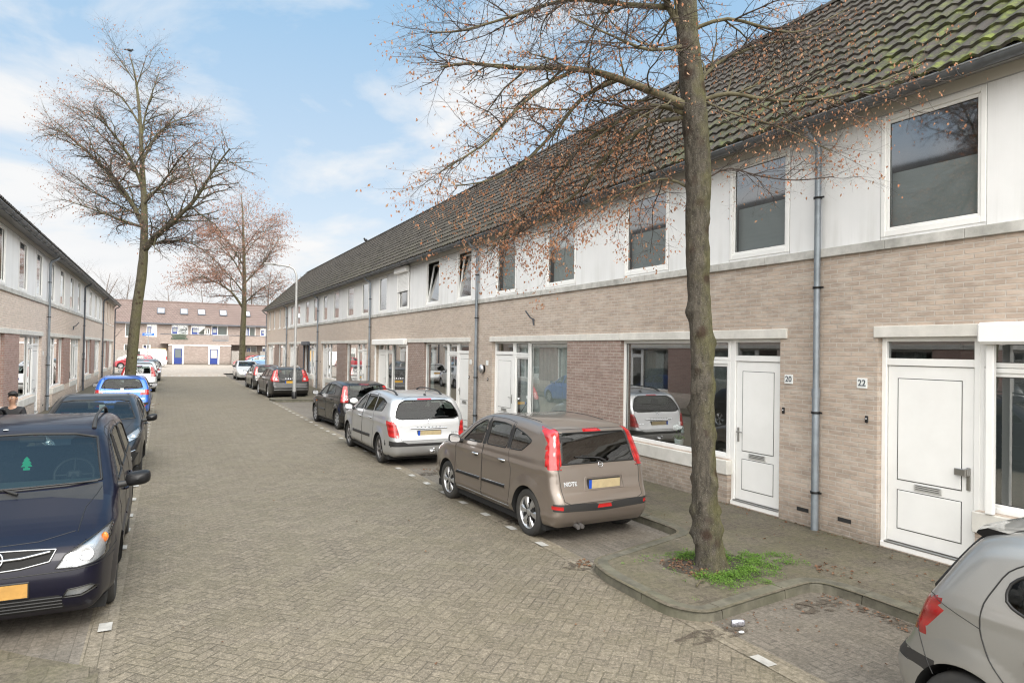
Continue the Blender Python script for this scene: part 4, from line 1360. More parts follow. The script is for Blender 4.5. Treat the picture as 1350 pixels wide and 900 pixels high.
    if o.get('bell', True):
        u = f(.105) if typ == 'E' else f(.876)
        mb = MB(); h.bx(mb, -.02, 0, u-.022, u+.022, 1.65, 1.74, 0, .006); mb.ball(h.T(-.021, u, 1.70), .012, mi=1); h.part('door_bell', mb, [BLACKMETAL, CHROME])
    if o.get('lamp'):
        u = f(.93); mb = MB(); mb.ball(h.T(-.07, u, 1.98), (.075, .11, .13)); mb.lathe([(.0001, 0), (.12, 0), (.12, .03), (.0001, .03)], h.T(-.0, u, 1.98), axis='x', n=16, mi=1); h.part('wall_lamp', mb, [ALLOY, BLACKMETAL])
    if o.get('hook'):
        u = f(o['hook']); mb = MB(); mb.tube([h.T(0, u, 3.28), h.T(-.12, u, 3.33), h.T(-.24, u+.03, 3.5)], .018, 7); mb.tube([h.T(-.02, u, 3.15), h.T(-.05, u, 3.32)], .02, 6); h.part('wall_bracket', mb, ZINCDARK)
    h.roof(tiles)
    if pipe: h.pipe(.0 if pipe is True else pipe, pipemat)
    return h

GR = 'terraced houses along the right side of the street'; GL = 'terraced houses along the left side of the street'
WR, Y0R = 5.83, 6.54
EV = 'even'
net = ('net', 0, 1)
RO = [
 (-1, 'O', 'white doored terraced house with number 22 beside its grey letter slot door', dict(geo=dict(door=(.648, .852), wall=(.15, .648), side=(.50, .641), up=((.10, .33), (.632, .848))), number='22', handle='plate', pane=PANE, down=[('blind', .0, 1)], up=('half', 'half'), box=(.05, .63), upane=PANE)),
 (0, 'E', 'terraced house numbered 20 with wide unshuttered window behind the near tree trunk', dict(number='20', up=('half', 'half'), down=[], upane=PANE)),
 (1, 'O', 'terraced house with net curtains and a round wall lamp beside its white door', dict(number='', lamp=True, down=[('net', 0, 1)], up=('net', 'net'), hook=.42)),
 (2, 'E', 'terraced house with two tilted open windows on its upper floor', dict(number='', down=[('drape', .3, .5), ('net', .88, 1)], tilt=(7, 9), up=(None, None))),
 (3, 'O', 'terraced house with a half lowered white shutter on an upper window', dict(number='', down=[('net', 0, .12)], up=(None, 'blind'), shutter=(0, 4.72), box=(.1, .86))),
 (4, 'E', 'terraced house with a grey pipe on its near corner and pale curtains by the door', dict(down=[('net', .75, 1)], up=('side', 'side'))),
 (5, 'O', 'terraced house with its lintel above the window right behind the black hatchback', dict(down=[('net', 0, .2)], up=(None, 'side'))),
 (6, 'E', 'terraced house with a dark grey shutter box over its ground floor window', dict(down=[], box=(.44, .81, ZINCDARK), up=('side', None))),
 (7, 'O', 'last white panelled terraced house before the all brick end, behind the lamp post', dict(down=[('net', 0, 1)], up=(None, 'net'))),
 (8, 'E', 'brick fronted terraced house next to the far end of the right hand row', dict(down=[('net', 0, 1)], up=('net', None))),
 (9, 'O', 'brick fronted terraced house that ends the right hand row at the junction', dict(down=[('net', 0, 1)], up=(None, None))),
]
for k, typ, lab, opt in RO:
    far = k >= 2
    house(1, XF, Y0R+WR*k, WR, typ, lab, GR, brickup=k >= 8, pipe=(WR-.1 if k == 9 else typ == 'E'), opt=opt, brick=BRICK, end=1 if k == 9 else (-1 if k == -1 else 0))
WL, Y0L = 5.98, 29.5
LO = [
 (-4, 'E', 'terraced house of the left row nearest the camera, seen in window reflections'), (-3, 'O', 'terraced house of the left row second nearest the camera, seen in reflections'),
 (-2, 'E', 'terraced house of the left row just outside the left edge, seen in reflections'),
 (-1, 'O', 'left row terraced house with red brown brick pier beside the boy'),
 (0, 'E', 'left row terraced house just past the thick grey drainpipe, above the dark swept hatchback'),
 (1, 'O', 'left row terraced house behind the blue hatchback, ending at a black drainpipe'),
 (2, 'E', 'left row terraced house just past the black drainpipe with white upper panels'),
 (3, 'O', 'left row last white panelled house before the brick end houses'),
 (4, 'E', 'left row brick fronted house with narrow upper windows next to the end'), (5, 'O', 'left row brick fronted house that ends the row near the red car'),
]
for k, typ, lab in LO:
    opt = dict(bell=False, number='' if k == -1 else None, down=[[('net', .1, .45), ('net', .75, 1)], [('net', 0, 1)], [('net', .2, .7)]][k % 3], up=[('net', None), ('side', 'side'), (None, 'net')][k % 3], hook=.3 if k == 1 else None)
    house(-1, XLF, Y0L+WL*k, WL, typ, lab, GL, brickup=k >= 4, pipe=(WL-.1 if k == 5 else typ == 'E'), opt=opt, brick=BRICKPALE, pier=BRICKRED, tiles=TILESL, pipemat=ZINC if k < 2 else ZINCDARK, end=1 if k == 5 else (-1 if k == -4 else 0))
# ------------------------------------------------------------------ the cars
def sym(pts):
    """closed outline from its right half, listed bottom to top"""
    return [tuple(p) for p in pts]+[(-x, z) for x, z in pts[::-1]]

def greenhouse(wins, glassmat=None, rear_from=1, g0=CARGLASS):
    out = []
    for i, w in enumerate(wins):
        out.append(dict(n='side_window', ax='side', poly=w, mat=(glassmat if glassmat and i >= rear_from else g0), rim=.009, off=-.003, rd=.045, nmin=.2))
    return out

P_NOTE = carpaint('taupe_metallic', (.205, .17, .143), .55, .34)
P_SILVER = carpaint('silver_metallic', (.50, .51, .52), .6, .33)
P_SILVER2 = carpaint('light_silver_metallic', (.30, .30, .29), .6, .33)
P_BLACK = carpaint('black_paint', (.008, .008, .009), .1, .25, dirt=.04, coat=.6)
P_GREYBLACK = carpaint('charcoal_metallic', (.022, .022, .023), .4, .3, dirt=.1, coat=.6)
P_NAVY = carpaint('midnight_blue', (.004, .004, .012), .05, .3, dirt=.012, coat=.32)
P_ANTHRA = carpaint('anthracite', (.012, .013, .016), .2, .28, dirt=.03, coat=.55)
P_BLUE = carpaint('bright_blue_metallic', (.01, .12, .55), .35, .28, dirt=.05)
P_WHITE = carpaint('white_paint', (.72, .73, .73), 0, .3, dirt=.1)
P_DARKGREY = carpaint('dark_grey_metallic', (.075, .073, .07), .5, .32)
P_RED = carpaint('red_paint', (.5, .03, .025), .1, .3)
P_CRIMSON = carpaint('dark_red_paint', (.36, .02, .035), .2, .3)
P_LBLUE = carpaint('pale_blue_metallic', (.22, .38, .60), .4, .32)
P_WHITESILVER = carpaint('pale_silver', (.62, .64, .65), .3, .3)

ROOFRED = REDLENS
def emblem(root, surf, ax, x, z, r, kind, mat=CHROME):
    p, n = surf(ax, x, z)
    sg = 1 if ax == 'front' else -1                                   # +y faces the viewer in front
    M = Matrix.Translation(p+n*.006) @ n.to_track_quat('Z', 'Y').to_matrix().to_4x4()
    mb = MB()
    if kind in ('bolt', 'bar'):
        mb.tube([(r*math.cos(t), r*math.sin(t), 0) for t in np.linspace(0, 2*math.pi, 29)], r*.13, 8, cap=False)
        if kind == 'bolt':
            z1 = r*1.15
            mb.add([(-z1, -.1*r, .004), (-.1*r, .3*r, .004), (-.22*r, .02*r, .004), (z1, .12*r, .004), (.1*r, -.3*r, .004), (.22*r, -.02*r, .004)],
                   [(0, 5, 2, 1), (2, 5, 4), (2, 4, 3)])
        else: mb.bbox(-r*1.2, r*1.2, -r*.24, r*.24, -.004, .008, .003)
    elif kind == 'lion':                                              # a rearing beast, a few strokes
        for q in ([(-.1, .9), (.25, .95), (.3, .6), (0, .45), (-.25, .1), (-.2, -.4), (-.5, -.85)], [(0, .45), (.5, .55), (.75, .3)], [(-.1, .1), (.35, .15), (.6, -.1)], [(-.2, -.4), (.25, -.45), (.3, -.9)], [(-.25, -.2), (-.7, .1), (-.6, .6)]):
            mb.tube([(a*r, b*r, 0) for a, b in q], r*.13, 6)
    elif kind == 'oval':
        mb.lathe([(.0001, .004), (r*.8, .004), (r, .0)], n=20); 
        for i in range(len(mb.v)): v = mb.v[i]; mb.v[i] = (v[0]*1.6, v[1], v[2])
    else:
        mb.lathe([(.0001, .006), (r*.7, .006), (r, 0)], n=16)
    mb.xform(M)
    mb.build('badge', [mat], root)

def lamp_inside(root, surf, ax, x, z, r, mat=WHITELAMP, depth=.03, name='reflector_bowl'):
    for sg in (1, -1):
        p, n = surf(ax, x*sg, z)
        M = Matrix.Translation(p-n*.012) @ n.to_track_quat('Z', 'Y').to_matrix().to_4x4()
        mb = MB(); mb.lathe([(r, 0), (r*.92, .004), (r*.8, -.006), (r*.35, -depth*.6), (.0001, -depth*.6)], n=16); mb.xform(M)
        mb.build(name, [mat], root)

# --- taupe five-door mini MPV, seen from its rear left
def note_extra(root, sh, surf, path):
    emblem(root, surf, 'rear', 0.02, .985, .036, 'bar')
    p, n = surf('rear', -.5, .76)
    M = Matrix.Translation(p+n*.004) @ n.to_track_quat('Z', 'Y').to_matrix().to_4x4()
    text_part('model_lettering', 'NOTE', .075, CHROME, root, M, .003, .003)
    mb = MB()                                                          # aerial
    p, n = surf('top', 0.0, 1.78); mb.tube([p, p+Vector((0, -.22, .2))], [.006, .003], 6); mb.build('aerial', [PLASTIC], root)
    mb = MB(); mb.tube([(-.42, -1.9, .23), (-.42, -2.03, .21)], .03, 10); mb.tube([(-.35, -1.9, .23), (-.35, -2.02, .21)], .03, 10); mb.build('exhaust_pipe', [ALLOYDARK], root)
NOTE = dict(L=4.083, W=1.69, belt=(.99, 1.06), tumble=.30, wheels=((.82, .315), (3.43, .315)), Ra=.365, Rw=.318, Rr=.222, clr=.2, paint=P_NOTE,
    prof=[(.16, .19), (.03, .3), (0, .5), (.03, .68), (.12, .79), (.35, .9), (.7, .99), (.98, 1.06), (1.35, 1.3), (1.68, 1.46), (2.0, 1.53), (2.45, 1.555), (2.95, 1.545), (3.4, 1.505), (3.72, 1.455), (3.8, 1.38), (3.93, 1.0), (3.955, .9), (3.985, .7), (4.05, .6), (4.085, .5), (4.06, .3), (3.95, .2)],
    round=.15, round_r=.12, ar=.12, lr=.7, crease=[(.93, .06, .012), (.36, .05, .012)], rim=('spoke', 6, (.03, .062)), inset=.015,
    mirror=(1.33, 1.03, 0), mirror_mat=PLASTIC, handles=[(1.86, .90, 'fd'), (2.72, .925, 'rd')], handle_mat=CHROME,
    strips=[([(1.2, .52), (2.03, .535)], .022, P_NOTE, 'door_moulding'), ([(2.11, .537), (2.84, .555)], .022, P_NOTE, 'door_moulding')],
    lines=[('side', [(1.22, .545), (2.03, .56)], .006, CHROME, 'bright_strip', True), ('side', [(2.11, .56), (2.82, .578)], .006, CHROME, 'bright_strip', True),
           ('side', [(1.22, .3), (2.95, .3)], .006, CHROME, 'sill_strip', True),
           ('top', [(.52, 1.6), (.53, 2.4), (.53, 3.3)], .006, SEAL, 'roof_channel', True)],
    plates=[('rear', .05, .74, PLATETAN, .52, .115)], wipers=[('rear', [(.1, 1.03), (.0, 1.07), (-.38, 1.1)], 'rear_wiper')],
    cabin=(1.25, 3.75, .35, 1.05, 1.5), extra=note_extra, cell=.028,
    regions=[
        dict(n='door', key='fd', ax='side', poly=[(1.16, .27), (1.12, .93), (1.22, 1.05), (1.58, 1.33), (1.9, 1.465), (2.085, 1.495), (2.07, 1.0), (2.07, .27)], rim=.0035),
        dict(n='door', key='rd', ax='side', poly=[(2.085, .27), (2.085, 1.0), (2.10, 1.495), (2.6, 1.495), (2.87, 1.47), (2.87, 1.05), (2.98, .82), (2.97, .62), (2.90, .27)], rim=.0035),
        *greenhouse([[(1.36, 1.06), (1.66, 1.30), (1.9, 1.41), (2.03, 1.435), (2.0, 1.08)], [(2.15, 1.085), (2.16, 1.435), (2.55, 1.44), (2.79, 1.415), (2.77, 1.10)], [(2.86, 1.105), (2.88, 1.41), (3.2, 1.345), (3.42, 1.275), (3.2, 1.12)]], DARKGLASS),
        dict(n='door_pillar', ax='side', poly=[(2.03, 1.07), (2.05, 1.45), (2.14, 1.455), (2.13, 1.075)], mat=PLASTIC),
        dict(n='door_pillar', ax='side', poly=[(2.785, 1.10), (2.80, 1.43), (2.865, 1.42), (2.85, 1.105)], mat=PLASTIC),
        dict(n='windscreen', ax='front', poly=sym([(.66, 1.09), (.56, 1.44)]), mat=CARGLASS, rim=.012, srange=(.9, 2.0), nmin=-.15),
        dict(n='tailgate', ax='rear', poly=sym([(.55, .52), (.64, .56), (.665, .92), (.59, 1.2), (.55, 1.45)]), rim=.004),
        dict(n='rear_window', of='tailgate', ax='rear', poly=sym([(.60, 1.015), (.575, 1.12), (.54, 1.37), (.5, 1.405)]), mat=DARKGLASS, rim=.012),
        dict(n='tail_light', ax='rear', m=1, merge='tl', poly=[(.615, .945), (.80, .955), (.80, 1.2), (.70, 1.45), (.56, 1.5), (.545, 1.42), (.585, 1.2)], mat=REDLENS, rim=.004),
        dict(n='tail_light', ax='side', merge='tl', poly=[(3.38, 1.515), (3.70, 1.47), (3.97, 1.1), (4.05, .955), (3.87, .945), (3.83, 1.13), (3.77, 1.28), (3.62, 1.4)], mat=REDLENS, rim=.004),
        dict(n='bumper_strip', ax='rear', merge='bs', whole=1, poly=sym([(.86, .435), (.86, .53)])[0:2]+[(0.0, .53-.025), (-.86, .53), (-.86, .435), (0, .40)], mat=PLASTIC, nmin=.4),
        dict(n='bumper_reflector', ax='rear', m=1, poly=[(.66, .45), (.66, .495), (.78, .505), (.78, .46)], mat=REDLENS),
        dict(n='fog_lamp', ax='rear', poly=[(-.12, .44), (.12, .44), (.1, .49), (-.1, .49)], mat=REDLENS),
        dict(n='high_brake_light', ax='rear', poly=[(-.16, 1.41), (.16, 1.41), (.13, 1.455), (-.13, 1.455)], mat=REDLENS),
        dict(n='plate_recess', of='tailgate', ax='rear', poly=[(-.28, .665), (.38, .665), (.36, .83), (-.26, .83)], rim=.005, rimmat=P_NOTE, off=-.006),
        dict(n='fuel_flap', ax='side', sides=(1,), poly=[(3.25, .86), (3.42, .86), (3.42, 1.0), (3.25, 1.0)], rim=.003),
        dict(n='headlight', ax='front', m=1, poly=[(.45, .72), (.78, .74), (.8, .95), (.55, .9)], mat=CLEARGLASS),
    ])

# --- silver estate, seen from its rear left
def estate_extra(root, sh, surf, path):
    emblem(root, surf, 'rear', 0.0, .95, .05, 'lion')
    p, n = surf('rear', 0, .83)
    for i, ch in enumerate('PEUGEOT'):
        p, n = surf('rear', (i-3)*.085, .822)
        M = Matrix.Translation(p+n*.012) @ n.to_track_quat('Z', 'Y').to_matrix().to_4x4()
        text_part('badge_lettering', ch, .04, SEAL, root, M, .002)
    p, n = surf('rear', .58, .70); M = Matrix.Translation(p+n*.005) @ n.to_track_quat('Z', 'Y').to_matrix().to_4x4()
    text_part('model_lettering', '308 SW', .05, CHROME, root, M, .001)
    mb = MB(); p, n = surf('top', 0.12, 3.75); mb.ball(p, (.03, .06, .03)); mb.tube([p, p+Vector((0, -.1, .12))], [.006, .003], 6); mb.build('aerial', [PLASTIC], root)
    mb = MB(); mb.tube([(.05, -2.1, .33), (.05, -2.3, .31), (.05, -2.33, .36)], .018, 8); mb.ball((.05, -2.33, .385), .026); mb.bbox(-.01, .11, -2.26, -2.2, .27, .34, .01); mb.build('tow_bar', [CHROME], root)
ESTATE = dict(L=4.50, W=1.815, belt=(.95, 1.06), tumble=.36, wheels=((.93, .315), (3.66, .315)), Ra=.365, Rw=.318, Rr=.215, clr=.2, paint=P_SILVER,
    prof=[(.15, .2), (.0, .42), (.02, .62), (.12, .74), (.4, .87), (.8, .98), (1.1, 1.05), (1.5, 1.28), (1.85, 1.44), (2.2, 1.515), (2.8, 1.54), (3.4, 1.52), (3.9, 1.465), (4.06, 1.42), (4.13, 1.35), (4.32, 1.0), (4.36, .92), (4.4, .78), (4.44, .66), (4.5, .56), (4.49, .4), (4.43, .26), (4.3, .2)],
    round=.15, round_r=.14, ar=.12, lr=.7, crease=[(.9, .07, .01)], rim=('spoke', 5, (.03, .05)), rimmat=ALLOYDARK, inset=.02,
    mirror=(1.42, 1.02, 0), handles=[(2.1, .91, 'fd'), (2.98, .94, 'rd')],
    strips=[([(1.45, .5), (2.22, .51)], .04, PLASTIC, 'door_moulding'), ([(2.28, .51), (2.95, .525)], .04, PLASTIC, 'door_moulding')],
    rails=(2.0, 3.75, .52, .055, PLASTIC),
    plates=[('rear', .0, .70, PLATETAN, .52, .115)], wipers=[('rear', [(.12, 1.02), (.3, 1.04), (.48, 1.035)], 'rear_wiper')],
    cabin=(1.35, 4.1, .35, 1.03, 1.48), extra=estate_extra, cell=.03,
    lines=[('rear', [(-.42, .805), (.42, .805)], .018, CHROME, 'boot_handle_bar', False)],
    regions=[
        dict(n='door', key='fd', ax='side', poly=[(1.36, .28), (1.3, .95), (1.42, 1.04), (1.78, 1.33), (2.1, 1.45), (2.28, 1.475), (2.25, 1.0), (2.25, .27)], rim=.0035),
        dict(n='door', key='rd', ax='side', poly=[(2.27, .27), (2.27, 1.0), (2.3, 1.475), (2.75, 1.49), (3.12, 1.47), (3.14, 1.06), (3.22, .84), (3.2, .62), (3.1, .28)], rim=.0035),
        *greenhouse([[(1.52, 1.04), (1.82, 1.28), (2.08, 1.4), (2.22, 1.425), (2.18, 1.07)], [(2.3, 1.075), (2.33, 1.43), (2.7, 1.44), (3.05, 1.43), (3.06, 1.1)], [(3.14, 1.105), (3.14, 1.425), (3.55, 1.395), (3.85, 1.33), (3.72, 1.14)]]),
        dict(n='windscreen', ax='front', poly=sym([(.72, 1.08), (.58, 1.42)]), mat=CARGLASS, rim=.012, srange=(1, 2.2), nmin=-.15),
        dict(n='tailgate', ax='rear', poly=sym([(.60, .56), (.70, .62), (.73, .95), (.68, 1.2), (.5, 1.42), (.3, 1.455)]), rim=.004),
        dict(n='rear_window', of='tailgate', ax='rear', poly=[(-.60, 1.0), (.60, 1.0), (.72, 1.04), (.70, 1.14), (.60, 1.32), (.46, 1.385), (-.46, 1.385), (-.60, 1.32), (-.70, 1.14), (-.72, 1.04)], mat=CARGLASS, rim=.014),
        dict(n='high_brake_light', ax='rear', poly=[(-.17, 1.395), (.17, 1.395), (.16, 1.425), (-.16, 1.425)], mat=REDLENS),
        dict(n='tail_light', ax='rear', m=1, merge='tl', poly=[(.66, .62), (.93, .62), (.93, 1.0), (.77, .98), (.70, .80)], mat=REDLENS, rim=.004, rd=.05),
        dict(n='tail_light', ax='side', merge='tl', poly=[(4.1, .98), (4.34, .94), (4.55, .62), (4.28, .64), (4.2, .8)], mat=REDLENS, rim=.004, rd=.05),
        dict(n='bumper_strip', ax='rear', merge='bs', whole=1, poly=sym([(.92, .44), (.92, .55), (.6, .545), (.5, .50)]), mat=PLASTIC),
        dict(n='headlight', ax='front', m=1, poly=[(.5, .68), (.84, .72), (.86, .95), (.6, .86)], mat=CLEARGLASS),
    ])

# --- black hatchback with tall tail lights
def hatch_extra(root, sh, surf, path):
    p, n = surf('rear', -.42, .90); M = Matrix.Translation(p+n*.006) @ n.to_track_quat('Z', 'Y').to_matrix().to_4x4()
    mb = MB(); mb.lathe([(.0001, 0), (.1, 0), (.1, -.004)], n=20)
    for i in range(len(mb.v)): v = mb.v[i]; mb.v[i] = (v[0]*1.25, v[1]*.85, v[2])
    mb.xform(M); mb.build('oval_sticker', [STICKER], root)
    p, n = surf('rear', -.655, .98); M = Matrix.Translation(p+n*.004) @ n.to_track_quat('Z', 'Y').to_matrix().to_4x4()
    mb = MB(); 
    for dz in (.045, -.045): mb.lathe([(.028, .002), (.04, .002)], (0, dz, 0), n=16)
    mb.xform(M); mb.build('lamp_ring', [STICKER], root)
    emblem(root, surf, 'rear', 0, .86, .035, 'oval')
HATCH = dict(L=3.92, W=1.68, belt=(.93, 1.02), tumble=.36, wheels=((.79, .3), (3.28, .3)), Ra=.345, Rw=.302, Rr=.205, clr=.19, paint=P_BLACK,
    prof=[(.14, .2), (0, .4), (.02, .62), (.12, .72), (.5, .87), (.9, .97), (1.05, 1.01), (1.4, 1.23), (1.75, 1.385), (2.1, 1.445), (2.6, 1.46), (3.1, 1.43), (3.42, 1.38), (3.5, 1.33), (3.66, 1.02), (3.72, .9), (3.78, .7), (3.88, .6), (3.92, .5), (3.9, .33), (3.8, .22)],
    round=.14, round_r=.11, ar=.1, lr=.6, crease=[(.88, .07, .012)], rim=('hub', 7), rimmat=HUBSILVER, inset=.02,
    mirror=(1.3, .98, 0), handles=[(1.9, .87, 'fd'), (2.72, .89, 'rd')],
    strips=[([(1.22, .5), (2.0, .51)], .03, P_BLACK, 'door_moulding')],
    plates=[('rear', 0, .70, PLATEYEL, .52, .115)], cabin=(1.2, 3.6, .35, .99, 1.4), extra=hatch_extra,
    lines=[('side', [(3.42, .7), (3.3, .74), (3.15, .7), (3.02, .62)], .012, P_BLACK, 'arch_lip', True)],
    regions=[
        dict(n='door', key='fd', ax='side', poly=[(1.15, .28), (1.12, .92), (1.28, 1.02), (1.62, 1.28), (1.9, 1.39), (2.1, 1.41), (2.06, .95), (2.06, .27)], rim=.0035),
        dict(n='door', key='rd', ax='side', poly=[(2.075, .27), (2.075, .95), (2.115, 1.41), (2.5, 1.42), (2.8, 1.39), (2.95, 1.1), (2.95, .75), (2.85, .55), (2.8, .28)], rim=.0035),
        *greenhouse([[(1.35, .985), (1.66, 1.22), (1.92, 1.33), (2.05, 1.355), (2.0, 1.01)], [(2.12, 1.015), (2.16, 1.36), (2.5, 1.365), (2.74, 1.34), (2.9, 1.12), (2.86, 1.06)]]),
        dict(n='windscreen', ax='front', poly=sym([(.66, 1.04), (.55, 1.36)]), mat=CARGLASS, rim=.012, srange=(.9, 2.1), nmin=-.15),
        dict(n='tailgate', ax='rear', poly=sym([(.52, .56), (.6, .6), (.62, .95), (.57, 1.2), (.53, 1.38)]), rim=.004),
        dict(n='rear_window', of='tailgate', ax='rear', poly=sym([(.56, 1.0), (.55, 1.15), (.51, 1.32), (.46, 1.35)]), mat=CARGLASS, rim=.012),
        dict(n='high_brake_light', ax='rear', poly=[(-.16, 1.365), (.16, 1.365), (.15, 1.4), (-.15, 1.4)], mat=REDLENS),
        dict(n='tail_light', ax='rear', m=1, merge='tl', poly=[(.60, .84), (.78, .84), (.74, 1.1), (.70, 1.34), (.57, 1.33), (.59, 1.1)], mat=REDLENS, rim=.004),
        dict(n='tail_light', ax='side', merge='tl', poly=[(3.44, 1.33), (3.58, 1.3), (3.8, .84), (3.64, .84), (3.56, 1.1)], mat=REDLENS, rim=.004),
        dict(n='bumper_strip', ax='rear', poly=sym([(.84, .46), (.84, .54)]), mat=PLASTIC),
        dict(n='headlight', ax='front', m=1, poly=[(.42, .64), (.74, .68), (.78, .9), (.5, .8)], mat=CLEARGLASS),
        dict(n='indicator_repeater', ax='side', poly=[(1.0, .72), (1.08, .72), (1.08, .76), (1.0, .76)], mat=AMBER),
    ])

# --- long dark estate with shouldered red lights
def wagon_extra(root, sh, surf, path):
    for i in range(5):
        p, n = surf('rear', (i-2)*.11, .965); M = Matrix.Translation(p+n*.006) @ n.to_track_quat('Z', 'Y').to_matrix().to_4x4()
        text_part('badge_lettering', 'VOLVO'[i], .055, CHROME, root, M, .003)
WAGON = dict(L=4.82, W=1.86, belt=(.93, 1.04), tumble=.40, wheels=((.95, .33), (3.77, .33)), Ra=.38, Rw=.332, Rr=.225, clr=.2, paint=P_GREYBLACK,
    prof=[(.15, .2), (0, .42), (.02, .62), (.1, .7), (.6, .86), (1.2, .96), (1.42, 1.0), (1.85, 1.25), (2.2, 1.42), (2.6, 1.5), (3.2, 1.525), (3.9, 1.5), (4.36, 1.455), (4.44, 1.38), (4.62, 1.0), (4.66, .9), (4.7, .72), (4.8, .62), (4.82, .5), (4.8, .36), (4.7, .24)],
    round=.14, round_r=.1, ar=.1, lr=.7, crease=[(.93, .08, .03)], rim=('spoke', 5, (.035, .06)), inset=.015,
    mirror=(1.78, .98, 0), handles=[(2.42, .86, 'fd'), (3.3, .88, 'rd')], strips=[],
    lines=[('side', [(1.3, .36), (3.3, .36)], .008, CHROME, 'sill_strip', True), ('rear', [(-.8, .44), (.8, .44)], .008, P_SILVER, 'bumper_strip', False), ('rear', [(-.8, .55), (.8, .55)], .008, P_SILVER, 'bumper_strip', False)],
    rails=(2.2, 4.2, .53, .05, CHROME),
    plates=[('rear', 0.0, .80, PLATEYEL, .52, .115)], wipers=[('rear', [(.0, 1.06), (-.03, 1.1), (-.05, 1.28)], 'rear_wiper')],
    cabin=(1.65, 4.4, .35, 1.0, 1.46), extra=wagon_extra, cell=.035,
    regions=[
        dict(n='door', key='fd', ax='side', poly=[(1.62, .28), (1.58, .93), (1.72, 1.0), (2.08, 1.3), (2.4, 1.43), (2.6, 1.45), (2.58, .97), (2.58, .27)], rim=.0035),
        dict(n='door', key='rd', ax='side', poly=[(2.6, .27), (2.6, .97), (2.62, 1.45), (3.1, 1.46), (3.46, 1.44), (3.5, 1.04), (3.4, .7), (3.36, .28)], rim=.0035),
        *greenhouse([[(1.84, .98), (2.14, 1.25), (2.4, 1.37), (2.54, 1.39), (2.5, 1.02)], [(2.64, 1.025), (2.66, 1.395), (3.05, 1.4), (3.36, 1.39), (3.38, 1.05)], [(3.46, 1.06), (3.45, 1.39), (4.0, 1.36), (4.25, 1.33), (4.36, 1.1)]]),
        dict(n='windscreen', ax='front', poly=sym([(.72, 1.04), (.58, 1.4)]), mat=CARGLASS, rim=.012, srange=(1.3, 2.6), nmin=-.15),
        dict(n='tailgate', ax='rear', poly=sym([(.62, .6), (.68, .66), (.60, .95), (.6, 1.1), (.56, 1.44)]), rim=.004),
        dict(n='rear_window', of='tailgate', ax='rear', poly=sym([(.5, .99), (.57, 1.12), (.54, 1.37), (.48, 1.4)]), mat=CARGLASS, rim=.012),
        dict(n='tail_light', ax='rear', m=1, merge='tl', poly=[(.55, .82), (.93, .84), (.93, .98), (.74, 1.08), (.65, 1.4), (.575, 1.4), (.60, 1.08), (.56, .95)], mat=REDLENS, rim=.004),
        dict(n='tail_light', ax='side', merge='tl', poly=[(4.36, .84), (4.75, .82), (4.62, 1.06), (4.46, 1.38), (4.38, 1.36), (4.48, 1.1), (4.38, .98)], mat=REDLENS, rim=.004),
        dict(n='reversing_light', ax='rear', m=1, poly=[(.60, .9), (.74, .9), (.72, 1.02), (.64, 1.02)], mat=CLEARGLASS),
        dict(n='headlight', ax='front', m=1, poly=[(.5, .6), (.84, .64), (.86, .82), (.55, .76)], mat=CLEARGLASS),
    ])

# --- dark blue MPV facing the camera
def mpv_extra(root, sh, surf, path):
    emblem(root, surf, 'front', 0, .70, .075, 'bolt', CHROMEDULL)
    lamp_inside(root, surf, 'front', .665, .695, .06); lamp_inside(root, surf, 'front', .545, .65, .042)
    for sg in (1, -1):
        mb = MB(); p, n = surf('front', .80*sg, .77); mb.ball(p-n*.02, (.03, .02, .045)); mb.build('indicator_bulb', [AMBER], root)
    # chrome rail across the grille
    for z0, z1, r in ((.70, .705, .014),):
        mb = MB(); mb.tube(path('front', [(-.40, z0+.03), (-.2, z0), (0, z0-.005), (.2, z0), (.40, z0+.03)], 1, .04, .006), r, 8); mb.build('grille_bar', [CHROMEDULL], root)
    mb = MB()
    for z in (.27, .30, .33, .36): mb.tube(path('front', [(-.5, z), (.5, z)], 1, .06, .004), .007, 6)
    mb.build('lower_grille_bars', [PLASTIC], root)
    # hanging air freshener, stickers, roof aerial foot
    mb = MB(); y = sh.L/2-1.72; c = (.02, 0, 1.27)
    out = [(0, .055), (.03, .02), (.018, .02), (.042, -.015), (.028, -.015), (.05, -.05), (.014, -.05), (.014, -.062), (.03, -.062), (.03, -.085)]
    pts = [(c[0]+a, y, c[2]+b) for a, b in out]+[(c[0]-a, y, c[2]+b) for a, b in out[::-1]]
    mb.add(pts, [tuple(range(len(pts)))]); mb.build('air_freshener', [GREENCARD], root)
    mb = MB(); p, n = surf('front', .60, 1.105); mb.quad(p+Vector((-.015, -.12, .0)), p+Vector((.02, -.12, -.0)), p+Vector((.0, -.12, .1)), p+Vector((-.012, -.12, .09))); mb.build('paper_slip', [STICKER], root)
    mb = MB(); p, n = surf('top', .25, 2.0); mb.ball((p.x, p.y, p.z+.002), (.025, .04, .004)); mb.build('roof_mark', [STICKER], root)
